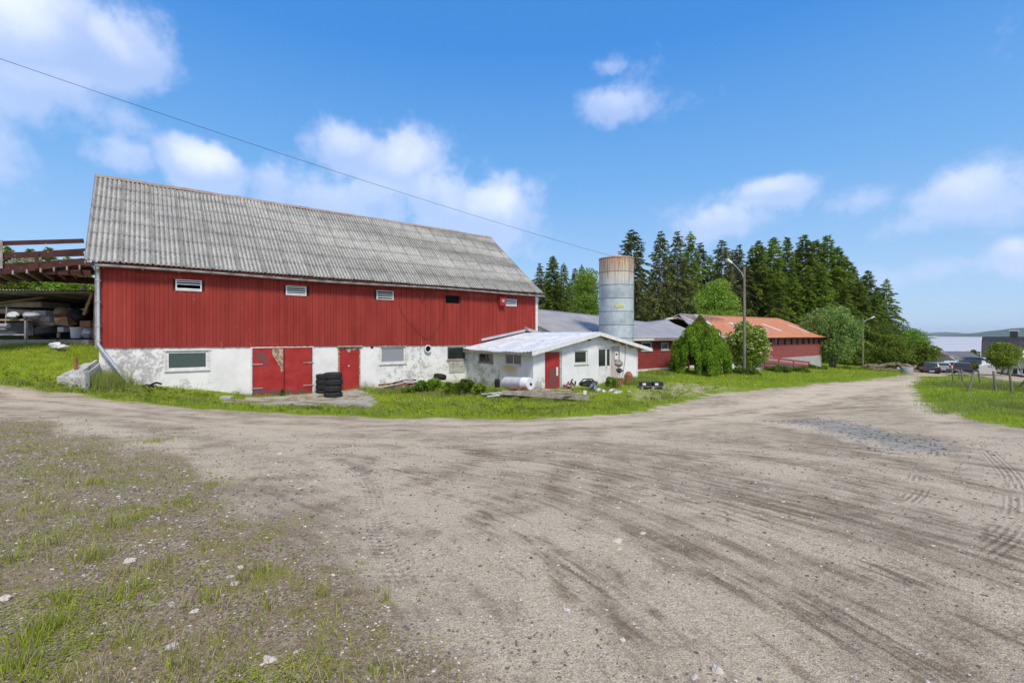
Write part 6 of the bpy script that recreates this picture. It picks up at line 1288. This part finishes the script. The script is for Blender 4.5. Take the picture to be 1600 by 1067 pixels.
for k,(px,py,Y,kd,wf,lab) in enumerate(CON):
    x=sx(px,Y); g0=gh(x,Y)-.3; h=sz(py,Y)-g0
    key=kd+str(k%(3 if kd in('thin','mid') else 4 if kd=='dense' else 1))
    lab=lab or {'thin':'half hidden sparse brownish spruce, %s from the left within the wood','mid':'half hidden green spruce, %s from the left within the wood','dense':'half hidden dense spruce, %s from the left in the right part of the wood'}[kd]%_rank[(px,py,Y,kd,wf,None)]
    if key not in protos:
        root=thing('spruce_tree',lab,'tree',(0,0,0),group='spruces in the wood behind the farm'); bs,r,m_,dn=KD[kd]
        conifer(root,18.,r,bs,100+k,m_,dn,.40 if kd!='dense' else .42); protos[key]=root; o=root
    else: o=copytree(protos[key]); o['label']=lab
    s=h/18.; wf=wf*(1.12 if kd in('thin','mid') else 1.0); o.location=(x,Y,g0); o.rotation_euler=(0,0,rnd.uniform(0,6.28)); o.scale=(s*wf*(18/h)**.3,s*wf*(18/h)**.3,s)
def bt_(name,px,top,bot,wpx,Y,m,label,cat='tree',group=None,seed=1,gz_=None,**k):
    x=sx(px,Y); z0=sz(bot,Y) if bot else gh(x,Y)-.1; h=sz(top,Y)-z0; rx=wpx/F*Y/2
    root=plant(name,label,cat,(x,Y,z0),group); broad(root,h,rx,seed,m,**k); return root
DG='leafy trees at the right end of the wood'
bt_('birch_tree',918,408,None,46,64,'birch','pale green leafy tree just left of the silo',seed=11,leaf=0.22,nclump=70,per=152,base=.12)
bt_('birch_tree',1121,430,None,58,60,'birch','light green birch behind the orange roof',seed=12,leaf=0.22,nclump=80,per=171,base=.1)
bt_('leafy_tree',1022,438,None,50,72,'bush','mid green leafy tree between the spruce trunks right of the silo',seed=13,leaf=0.22,nclump=60,per=133,base=.1)
for k,(px,t,wp_) in enumerate(((880,478,50),(1000,486,40),(1050,478,50),(1085,470,50),(1160,470,60),(1200,470,60),(850,485,50))):
    bt_('undergrowth_bush',px,t,None,wp_,82+k,'bush',['undergrowth bush left of the pale birch by the silo','undergrowth bush under the lone spruces right of the silo','undergrowth bush behind the sagging roof ridge','undergrowth bush left of the light green birch','undergrowth bush behind the tall street lamp','undergrowth bush behind the middle of the orange roof','undergrowth bush just above the barn eave corner'][k],'bush','undergrowth bushes inside the wood',seed=60+k,leaf=0.30,nclump=30,per=114,base=.02,trunks=2)
bt_('willow_bush',1298,474,None,88,57,'willow','big silvery green willow bush at the end of the orange building','bush',seed=14,leaf=.24,nclump=110,per=170,base=.04,trunks=5)
bt_('leafy_tree',1372,495,None,70,86,'deep','dark leafy tree under the lone layered spruce','tree',DG,15,leaf=0.22,nclump=70,per=171,base=.03)
bt_('leafy_tree',1410,498,None,56,86,'deep','leafy tree highest above the rock bank','tree',DG,16,leaf=0.22,nclump=60,per=171,base=.03)
bt_('leafy_tree',1391,520,None,60,78,'bush','bright bushy tree low behind the rock bank','tree',DG,17,leaf=0.22,nclump=60,per=171,base=.03)
bt_('leafy_tree',1424,509,None,46,82,'bush','bright green leafy tree above the round tub','tree',DG,18,leaf=0.22,nclump=60,per=171,base=.03)
bt_('leafy_tree',1440,533,None,46,80,'bush','low rounded leafy tree behind the dark estate car','tree',DG,19,leaf=.3,nclump=60,per=80,base=.03)
bt_('leafy_tree',1436,515,None,30,98,'deep','darker leafy tree on the skyline above the cars','tree',DG,20,leaf=0.22,nclump=50,per=133,base=.03)
for k,(px,t,wp_,lb_) in enumerate(((1463,545,36,'broad low bush over the dark estate car'),(1478,548,26,'small bush over the white car'),(1489,546,18,'narrow dark bush against the garage wall'),(1352,540,40,'bush in the shade behind the small street lamp'))):
    bt_('bush',px,t,None,wp_,92 if k<3 else 80,'bush' if k!=2 else 'deep',lb_,'bush',seed=30+k,leaf=0.22,nclump=40,per=152,base=.02,trunks=2)
bt_('leafy_tree',1522,543,None,20,110,'deep','small tree top showing behind the garage roof','tree',seed=41,leaf=0.30,nclump=30,per=114,base=.4)
bt_('garden_tree',1569,533,583,46,64,'elder','round yellow green garden tree in front of the farmhouse','tree',seed=42,leaf=.2,nclump=90,per=130,base=.06,trunks=4)
bt_('shrub',1518,566,579,16,66,'bush','small shrub before the cellar hatch','shrub',seed=43,leaf=.2,nclump=25,per=60,base=.02,trunks=2)
for k,(px,t,bt2,wp_,Y) in enumerate(((1215,571,584,40,44),(1248,573,584,34,46),(1272,572,583,46,52),(1315,573,583,50,56),(1165,575,591,50,35.5),(1345,574,583,30,60))):
    bt_('low_shrub',px,t,bt2,wp_,Y,'bush' if k%2 else 'deep',['low dark shrub at the foot of the red ramp','low shrub at the far end of the red ramp rail','low shrub before the concrete base wall','wide low shrub in front of the willow bush','scrub at the foot of the flowering bush','low shrub at the foot of the small street lamp'][k],'shrub','low shrubs on the lawn edge',seed=50+k,leaf=.16,nclump=40,per=90,base=.0,trunks=2)
# elder bush in blossom
bt_('elder_bush',1169,501,580,62,38.5,'elder','rounded bush with cream blossoms behind the tall street lamp','bush',seed=70,leaf=.17,nclump=110,per=150,base=.03,trunks=4,fl=150,flm='blossom')
# weeping elm: strands falling from an umbrella crown
def weeping(px,top,bot,wpx,Y):
    x=sx(px,Y); z0=sz(bot,Y); h=sz(top,Y)-z0; rx=wpx/F*Y/2; root=plant('weeping_tree','bright green weeping tree with drooping lobes beside the brick building','tree',(x,Y,z0)); g=np.random.default_rng(5)
    C=[];D=[]
    lobes=[]
    for k in range(120):
        a=k*2.399+g.normal()*.15; e=g.uniform(.20,.84)**.85; R_=rx*.9*math.sqrt(max(.04,1-((e-.25)/.62)**2))*g.uniform(.78,1.02); lobes.append((a,R_/(rx*.92),h*e))
    for a,q,ht in lobes:
        R_=rx*q*.92; cx_,cy_=math.cos(a)*R_,math.sin(a)*R_; lr=g.uniform(.18,.36); low=max(.02*h,ht-h*g.uniform(.22,.42))
        n=int(1000*(ht-low)/h*1.6)
        s=g.uniform(0,1,n)**1.1; zz=ht-s*(ht-low); rad=lr*(np.minimum(1,np.sqrt(s*5+.02)))*(1-.5*s)
        th=g.uniform(0,6.28,n); rr=rad*g.uniform(.55,1.08,n); C.append(np.stack([cx_+rr*np.cos(th)+math.cos(a)*.12*s,cy_+rr*np.sin(th)+math.sin(a)*.12*s,zz+.12*np.sqrt(np.maximum(0,1-(rr/lr)**2))],1)); D.append(np.stack([np.cos(th)*.35,np.sin(th)*.35,-1-0*th],1)+g.normal(size=(n,3))*.35)
    C=np.concatenate(C);D=np.concatenate(D); L=g.uniform(.08,.15,len(C)); V,Fc=cards(C,D,L,L*.5,g)
    n=3600; t=g.uniform(0,1,n); th=g.uniform(0,6.28,n); R2=rx*.48*(1-t)**.8*g.uniform(.3,1.05,n); C2=np.stack([R2*np.cos(th),R2*np.sin(th),h*(.66+.34*t)],1); V2,F2=cards(C2,np.stack([np.cos(th)*.5,np.sin(th)*.5,.9+0*th],1)+g.normal(size=(n,3))*.3,  .22,.05,g)
    V,Fc,mi=join([(V,Fc,0),(V2,F2,1)]); npmesh('crown',V,Fc,[M['weep'],M['weeptop']],parent=root,mi=mi)
    segs=[([(0,0,-.2),(.05,0,h*.5),(0,0,h*.9)],[.13,.1,.03])]
    for a,q,ht in lobes[::5]: segs.append(([(0,0,h*.5),(math.cos(a)*rx*q*.5,math.sin(a)*rx*q*.5,ht*1.0),(math.cos(a)*rx*q*.9,math.sin(a)*rx*q*.9,ht*.9)],[.05,.035,.012]))
    trunkmesh(root,segs)
weeping(1094,493,588,92,34)
# left, behind the open shed
for k,(px,t,wp_,Y,m_,lb_) in enumerate(((20,432,70,37,'bush','leafy hedge bush behind the open shed, far left'),(75,434,80,38,'bush','leafy hedge bush behind the middle of the open shed'),(128,430,70,39,'bush','leafy hedge bush behind the shed beside the barn'))):
    bt_('hedge_bush',px,t,None,wp_,Y,m_,lb_,'bush','hedge bushes behind the open shed',seed=80+k,leaf=.2,nclump=60,per=110,base=.02,trunks=2)
for k,(px,t,lb_) in enumerate(((12,386,'young pine seen through the bridge rails at the left edge'),(47,388,'young pine seen through the bridge rails, middle one'),(76,386,'bushier young pine seen through the bridge rails near the barn'))):
    Y=44; x=sx(px,Y); g0=gh(x,Y); root=thing('young_pine',lb_,'tree',(x,Y,g0),group='young pines behind the loft bridge'); conifer(root,sz(t,Y)-g0,1.5,.1,90+k,'spruce',1.3,.3)
bt_('blossom_bush',45,400,None,46,42,'elder','white blossoming bush between the bridge rails','bush',seed=95,leaf=.2,nclump=40,per=60,base=.4,fl=260,flm='blossom')
bt_('ridge_bush',115,398,None,60,43,'bush','green bush top showing under the lower bridge rail','bush',seed=96,leaf=.2,nclump=40,per=60,base=.3)
# weeds by the walls
for k,(px,t,b2,wp_,Y,m_,lb_) in enumerate(((660,593,611,26,23.2,'deep','dark weed clump touching the right end of the pipe heap'),(680,589,612,34,23.6,'bush','tall weed clump in front of the lone tyre'),(703,597,614,30,22.6,'bush','weed clump between the tyre and the rendered wall patch'),(726,591,613,40,22.4,'deep','broad leafy weed bush in front of the rendered wall patch'),(750,600,614,24,22.0,'bush','low weed clump left of the white tank'),(640,604,613,26,23.2,'bush','low weeds hanging over the pipe heap'))):
    bt_('weed_bush',px,t,b2,wp_,Y,m_,lb_,'weeds','weed clumps along the barn wall',seed=101+k,leaf=.085,nclump=34,per=70,base=0.,trunks=2,ry=.45)
bt_('dock_plant',229,604,616,18,gp(229,616)[1]+.2,'weed','leafy dock plant beside the black rag','weeds',seed=103,leaf=.12,nclump=14,per=40,base=0.,trunks=1)
bt_('weed_bush',954,588,606,24,23.8,'bush','weeds growing up before the pink board panel','weeds',seed=104,leaf=.09,nclump=20,per=70,base=0.,trunks=1)
bt_('weed_bush',441,607,618,9,gp(441,618)[1],'deep','small weed growing in the gap of the double door','weeds',seed=105,leaf=.07,nclump=10,per=40,base=0.,trunks=1)
# ---- grass
def blades(P,Z,H,Wd,g,lean=.5,seg=2):
    n=len(P); a=g.uniform(0,6.28,n); L=g.uniform(.1,1,n)*lean*H; b=g.uniform(0,6.28,n); w_=np.stack([np.cos(a),np.sin(a),0*a],1)*(Wd/2)[:,None]; d=np.stack([np.cos(b)*L,np.sin(b)*L,0*b],1)
    c=np.c_[P,Z-.01]; m=c+d*.35+np.c_[0*H,0*H,H*.6]; t=c+d+np.c_[0*H,0*H,H]
    V=np.stack([c-w_,c+w_,m+w_*.7,t,m-w_*.7],1).reshape(-1,3); i=np.arange(n)*5
    Q=np.stack([i,i+1,i+2,i+4],1); T=np.stack([i+4,i+2,i+3,i+3],1)
    return V,Q,T
def tri5(name,P,H,Wd,mats,g,lean=.5,mi=None,**t):
    V,Q,T=blades(P,height(P[:,0],P[:,1]),H,Wd,g,lean)
    me=bpy.data.meshes.new(name); o=bpy.data.objects.new(name,me); n=len(P)
    loops=np.empty((n,7),np.int32); loops[:,:4]=Q; loops[:,4:]=T[:,:3]
    me.vertices.add(len(V)); me.vertices.foreach_set('co',V.astype(np.float32).ravel()); me.loops.add(n*7); me.loops.foreach_set('vertex_index',loops.ravel())
    me.polygons.add(2*n); ls=np.empty((n,2),np.int32); ls[:,0]=np.arange(n)*7; ls[:,1]=ls[:,0]+4; me.polygons.foreach_set('loop_start',ls.ravel())
    for m in mats: me.materials.append(m)
    if mi is not None: me.polygons.foreach_set('material_index',np.repeat(mi,2).astype(np.int32))
    me.update(calc_edges=True); link(o); return tag(o,kind='stuff',**t)
def inframe(P,fr,x0,x1,y0,y1):
    d=P-fr.o; a=d@fr.ax; b=d@fr.ay; return (a>x0)&(a<x1)&(b>y0)&(b<y1)
g=np.random.default_rng(42); allP=[];allH=[];allW=[];tall=[]
for (ya,yb,dn) in ((8,16,420),(16,24,330),(24,36,150),(36,56,55),(56,100,14)):
    n=int((yb-ya)*(yb+ya)/2*2.5*dn); Y=np.sqrt(g.uniform(ya*ya,yb*yb,n)); X=g.uniform(-1.22,1.22,n)*Y; P=np.stack([X,Y],1); keep=grassmask(P)>-.12-.25*g.random(n)**3
    keep&=~(inframe(P,BF,T0-.05,T1,-.08,BW)|inframe(P,AF,0,XR,0,YB)|inframe(P,LF,xA,xB,0,LW)|((P[:,0]<-18.3)&(P[:,1]>20.9)&(P[:,1]<26)&(P[:,0]>-34)))
    P=P[keep]; sl_d=sdist(P,SL); nz=np.sin(P[:,0]*3.1+np.sin(P[:,1]*2.3)*2)*np.sin(P[:,1]*2.7+P[:,0])
    sp_d=sdist(P,SPS); th=g.random(len(P)); keep=(sl_d<-.05+.12*nz)|(th<.03); keep&=(th<np.where(sp_d>-.6,.18,1.))|(nz>.75)
    P=P[keep]; nz=nz[keep]; edge=grassmask(P); cw=np.sin(P[:,0]*1.3+4)*np.sin(P[:,1]*.9+P[:,0]*.5); H=(.05+.05*g.random(len(P))+.035*(nz>0.2)+.10*np.clip(cw-.25,0,1)*g.random(len(P)))*(1+.25*(P[:,1]>30))*np.clip(.45+edge*.8,.45,1.15)
    near=(edge<.8)&(edge>.15)&(P[:,0]<6)&(g.random(len(P))<.3); H=np.where(near,H*2.1,H)
    W_=.011*np.maximum(1,P[:,1]/13)*g.uniform(.7,1.3,len(P)); allP.append(P);allH.append(H);allW.append(W_)
P=np.concatenate(allP);H=np.concatenate(allH);W_=np.concatenate(allW)
tri5('grass',P,H,W_,[M['grass']],g,.6,label='short bright green grass around the farm buildings and road',cat='grass'); NG=len(P)
def patchgrass(name,spec,m,label):
    PP=[];HH=[];WW=[]
    for (px,py,wpx,dep,n,h) in spec:
        c=gp(px,py); r=wpx/F*c[1]/2; q=g.normal(size=(n,2))*np.array([r*.5,dep*.5]); PP.append(c+q); HH.append(h*g.uniform(.5,1.1,n)*np.exp(-(q[:,0]/r)**2*.6)); WW.append(np.full(n,.010*max(1,c[1]/14)))
    return tri5(name,np.concatenate(PP),np.concatenate(HH),np.concatenate(WW),[m],g,.45,label=label,cat='tall grass')
patchgrass('tall_grass',[(170,607,60,.7,1500,.75),(140,600,50,.6,500,.4),(205,612,60,.4,400,.35),(560,607,60,.5,900,.28),(620,614,100,.6,2200,.3),(700,618,140,.7,2500,.26),(760,612,60,.5,900,.3),(985,600,40,.7,900,.5),(955,604,30,.5,500,.4),(1010,594,60,1.2,900,.35),(870,626,90,.4,900,.2),(1030,586,60,.6,700,.4),
  (1500,606,60,2.,2500,.5),(1545,610,70,2.,2500,.5),(1590,612,80,2.,3000,.6),(1590,640,60,1.2,1200,.35),(1460,600,40,1.5,700,.25),(300,628,120,.2,600,.2),(500,640,200,.2,1500,.2),(850,640,150,.3,1200,.16)],M['tallgrass'],'tall seeding grass along walls and fence')
spec=[]
for k in range(170):
    px=g.uniform(0,1080); e_=float(np.interp(px,(0,190,430,700,930,1080),(606,628,647,655,651,628))); py=e_-abs(g.normal())*(9 if px<560 else 16)-1; c=gp(px,py)
    if grassmask(np.array([c]))[0]<.1 or sdist(np.array([c]),SL)[0]>-.15 or inframe(np.array([c]),BF,T0,T1,-.1,BW)[0] or inframe(np.array([c]),AF,0,XR,0,YB)[0]: continue
    spec.append((px,py,g.uniform(8,34),g.uniform(.15,.5),int(g.integers(25,110)),g.uniform(.12,.30)))
for k in range(60):
    px=g.uniform(1445,1600); py=g.uniform(600,650); spec.append((px,py,g.uniform(10,40),.6,int(g.integers(30,100)),g.uniform(.12,.35)))
patchgrass('tall_grass',spec,M['tallgrass'],'rough taller tufts scattered through the lawn and verges')
Q=[]
for k in range(420):
    px=g.uniform(0,1150); py=float(np.interp(px,(0,190,430,700,930,1080,1150),(603,625,644,652,648,622,608)))-abs(g.normal())*14; c=gp(px,py)
    if grassmask(np.array([c]))[0]>.05 and sdist(np.array([c]),SL)[0]<0 and not inframe(np.array([c]),BF,T0,T1,-.1,BW)[0] and not inframe(np.array([c]),AF,0,XR,0,YB)[0]: Q.append(c)
Q=np.array(Q); P=np.repeat(Q,12,0)+g.normal(size=(len(Q)*12,2))*.10; a_=g.uniform(0,6.28,len(P)); V,Fc=cards(np.c_[P,height(P[:,0],P[:,1])+g.uniform(.04,.16,len(P))],np.stack([np.cos(a_),np.sin(a_),g.uniform(0,.9,len(P))],1),g.uniform(.07,.17,len(P)),g.uniform(.03,.06,len(P)),g,.5)
npmesh('broad_leaved_weeds',V,Fc,[M['bush'],M['weed']],mi=np.repeat(g.random(len(Q))<.5,12).astype(int),kind='stuff',label='broad leaved dandelion and dock leaves among the grass',cat='weeds')
# ---- weeds on the gravel
PP=[];HH=[];WW=[];MI=[]
wdpoly=WD
n=7000; Y=1.3+10*g.random(n)**1.2; X=g.uniform(-1.25,.1,n)*Y; C=np.stack([X,Y],1); C=C[(sdist(C,WD)+g.normal(size=n)*.25)>.05]
cl_=np.sin(C[:,0]*3.9+1+np.sin(C[:,1]*2.2)*1.5)*np.sin(C[:,1]*3.6+C[:,0]*1.7); C=C[(cl_>-.05)|(g.random(len(C))<.35)]
for c in C:
    k=int(g.integers(5,26)); r=g.uniform(.015,.07); hh=g.uniform(.02,.065) if g.random()<.85 else g.uniform(.07,.14); mt=g.choice([0,0,0,1,2]); PP.append(c+g.normal(size=(k,2))*r); HH.append(hh*g.uniform(.5,1.2,k)); WW.append(np.full(k,g.choice([.003,.004,.006]))); MI.append(np.where(g.random(k)<.75,mt,2))
for (px,py,r,k,hh) in ((75,985,.06,90,.17),(95,950,.05,60,.15),(40,1015,.06,60,.16),(150,757,.12,160,.11),(240,690,.25,200,.12),(200,930,.14,160,.1),(25,1050,.1,120,.16),(405,900,.1,110,.10),(330,760,.14,120,.08),(180,820,.14,120,.11),(140,880,.08,80,.14),(285,790,.1,90,.1),(60,740,.3,160,.08),(20,800,.3,140,.10),(100,830,.2,100,.09),(590,1060,.06,40,.09),(250,885,.12,100,.1)):
    c=gp(px,py); PP.append(c+g.normal(size=(k,2))*r*.6); HH.append(hh*g.uniform(.4,1.15,k)); WW.append(np.full(k,.005)); MI.append(np.where(g.random(k)<.8,0,2))
tri5('weeds',np.concatenate(PP),np.concatenate(HH),np.concatenate(WW),[M['weed'],M['moss'],M['straw']],g,1.1,mi=np.concatenate(MI),label='sparse grassy weeds growing through the gravel at lower left',cat='weeds')
# broad leaved rosettes and clover/moss mats
n=9000; Y=1.3+9*g.random(n)**1.4; X=g.uniform(-1.25,.1,n)*Y; C=np.stack([X,Y],1); C=C[(sdist(C,WD)+g.normal(size=n)*.2)>.15]; cl_=np.sin(C[:,0]*2.3+2)*np.sin(C[:,1]*2.1-C[:,0]); C=C[cl_>.0]
VV=[];k0=[]
off=g.normal(size=(len(C),14,2))*g.uniform(.015,.07,(len(C),1,1)); Q=(C[:,None,:]+off).reshape(-1,2); z=height(Q[:,0],Q[:,1])+g.uniform(.002,.02,len(Q)); C3=np.c_[Q,z]; L=g.uniform(.007,.019,len(Q)); a=g.uniform(0,6.28,len(Q))
V,Fc=cards(C3,np.stack([np.cos(a),np.sin(a),g.uniform(-.1,.5,len(a))],1),L,L*.7,g,.8); npmesh('moss',V,Fc,[M['moss'],M['weed']],mi=(np.repeat(g.random(len(C))<.45,14)).astype(int),kind='stuff',label='low moss and clover mats on the gravel at lower left',cat='moss')
# straw litter
n=1500; Y=1.4+7*g.random(n)**1.3; X=g.uniform(-1.2,.3,n)*Y; P=np.stack([X,Y],1); P=P[(sdist(P,WD)+g.normal(size=n)*.5)>0]; a=g.uniform(0,6.28,len(P)); V,Fc=cards(np.c_[P,height(P[:,0],P[:,1])+.006],np.stack([np.cos(a),np.sin(a),g.normal(size=len(a))*.08],1),g.uniform(.03,.14,len(P)),.0022,g,.6); npmesh('straw',V,Fc,M['straw'],kind='stuff',label='dry straw stalks scattered between the weeds',cat='straw')
# ---- loose stones
ico=np.array([(1,0,0),(-1,0,0),(0,1,0),(0,-1,0),(0,0,1),(0,0,-1),(.6,.6,.5),(-.6,.6,.5),(-.6,-.6,.5),(.6,-.6,.5)],float); icf=np.array([(4,6,0),(4,0,9),(4,9,3),(4,3,8),(4,8,1),(4,1,7),(4,7,2),(4,2,6),(6,2,0),(9,0,3),(8,3,1),(7,1,2)])
def stones(P,r,mats,mi,**t):
    n=len(P); sc_=r[:,None,None]*g.uniform(.6,1.3,(n,1,3))*np.array([1,1,.55]); jit=1+g.normal(size=(n,10,1))*.18; V=ico[None]*jit*sc_; a=g.uniform(0,6.28,n); c,s=np.cos(a)[:,None],np.sin(a)[:,None]; x=V[:,:,0]*c-V[:,:,1]*s; y=V[:,:,0]*s+V[:,:,1]*c
    V=np.stack([x+P[:,0,None],y+P[:,1,None],V[:,:,2]+(height(P[:,0],P[:,1])+r*.15)[:,None]],2).reshape(-1,3); Fc=(icf[None]+np.arange(n)[:,None,None]*10).reshape(-1,3); return npmesh('gravel',V,Fc,mats,mi=np.repeat(mi,12),kind='stuff',**t)
M['peb1']=mat('pebble_grey',(.22,.20,.17),(.34,.31,.27),.9,30); M['peb2']=mat('pebble_dark',(.085,.08,.075),(.15,.14,.13),.9,30); M['peb3']=mat('pebble_light',(.50,.46,.41),(.62,.59,.54),.9,30); M['clod']=mat('dark_soil_clod',(.11,.085,.06),(.19,.15,.115),.95,30)
n=60000; Y=1.3+9.5*g.random(n)**1.5; X=g.uniform(-1.2,1.2,n)*Y; P=np.stack([X,Y],1); wq=sdist(P,WD); keep=(wq>-1.2*g.random(n)**2)|(g.random(n)<.22); P=P[keep]; r=.0035+.008*g.random(len(P))**3; r*=np.clip(P[:,1]/3,1,1.8)
stones(P,r,[M['peb1'],M['peb2'],M['peb3']],g.choice([0,0,0,1,1,2],len(P)),label='loose gravel pebbles strewn over the yard',cat='gravel')
n=9000; Y=1.4+12*g.random(n)**1.5; X=g.uniform(-.6,1.2,n)*Y; P=np.stack([X,Y],1); q_=noise_=np.sin(P[:,0]*1.1+P[:,1]*2.1)*np.sin(P[:,0]*.5-P[:,1]*1.3+1); P=P[(q_>.15)&(sdist(P,WD)<0)]; P=P[grassmask(P)<-.3]; r=(.003+.007*g.random(len(P))**3)*np.clip(P[:,1]/5,1,1.5)
o_=stones(P,r,[M['clod']],np.zeros(len(P),int),label='dark soil crumbs pressed up along the wheel ruts',cat='soil crumbs'); o_.name='soil_crumbs'
SG='pale stones lying on the yard'
for k,(px,py,rp,lb_) in enumerate(((202,880,8,'largest white stone at left among the weeds'),(8,942,9,'pale stone cut by the left picture edge'),(367,918,7,'white stone in the middle of the weedy gravel'),(360,906,5,'smaller white stone just above its neighbour in the weeds'),(421,1036,10,'flat white stone near the bottom, left of centre'),(268,1017,9,'grey white stone low among the weeds'),(375,890,5,'small white stone left of the grass tuft'),(304,958,6,'white stone above the flat grey one'),(520,900,4,'small pale stone right of the weeds'),(1120,1050,8,'upright white stone at the bottom edge'),(1085,1062,6,'pale stone beside the upright white one at the bottom'),(972,1000,5,'tan stone alone in the lower middle'),(885,954,5,'light stone lying by the darker rut'),(964,848,7,'flat whitish stone in the middle of the yard'),(1005,836,5,'small whitish stone beside the flat one'),(438,710,4,'tiny pale stone on the gravel beside the weeds'),(1224,786,3,'tiny dark-rimmed stone in the right yard'))):
    c=gp(px,py); r=rp/F*c[1]; MB().blob((c[0],c[1],gh(*c)+r*.15),(r,r*.8,r*(.5 if k!=9 else .9)),200+k,6,.3).build('stone',M['pale_stone'],None,label=lb_,cat='stone',group=SG)
n=2600; c_b=np.array(BP); P=np.stack([g.uniform(c_b[:,0].min()-.5,c_b[:,0].max()+.5,n),g.uniform(c_b[:,1].min()-.5,c_b[:,1].max()+.5,n)],1); P=P[sdist(P,BP)+g.normal(size=n)*.25>0]
M['peb4']=mat('pebble_bluegrey',(.19,.205,.20),(.30,.32,.31),.9,20); o_=stones(P,.012+.022*g.random(len(P))**2,[M['peb4'],M['peb2']],g.choice([0,0,1],len(P)),label='blue grey crushed stone spread in a patch on the road',cat='crushed stone'); o_.name='crushed_stone'
# ---- flowers
def flowers(name,spec,m,label,sz_=.03):
    PP=[]
    for (px,py,wp_,hp_,n) in spec:
        for _ in range(n): PP.append(gp(px+g.normal()*wp_,py+g.normal()*hp_))
    P=np.array(PP); P=P[grassmask(P)>-.2]; z=height(P[:,0],P[:,1])+g.uniform(.08,.22,len(P)); s=sz_*np.maximum(1,P[:,1]/14); parts=[]
    for k in range(3): V,Fc=cards(np.c_[P,z],g.normal(size=(len(P),3))*np.array([1,1,.4]),s*1.3,s,g,.5); parts.append((V,Fc,0))
    V,Fc,mi=join(parts); npmesh(name,V,Fc,m,kind='stuff',label=label,cat='flowers')
flowers('dandelions',[(610,610,30,4,26),(800,628,60,6,30),(730,622,60,6,16),(1090,600,50,6,30),(1170,590,60,3,20),(960,630,50,4,12)],M['flower'],'yellow dandelion heads dotted over the grass',.026)
flowers('white_flowers',[(1560,605,30,5,40),(1500,612,40,6,20),(235,612,10,4,8),(1000,618,40,6,16),(700,632,80,6,20),(1570,640,30,8,15)],M['blossom'],'small white flower heads in the verge and lawn',.024)
#@@MORE
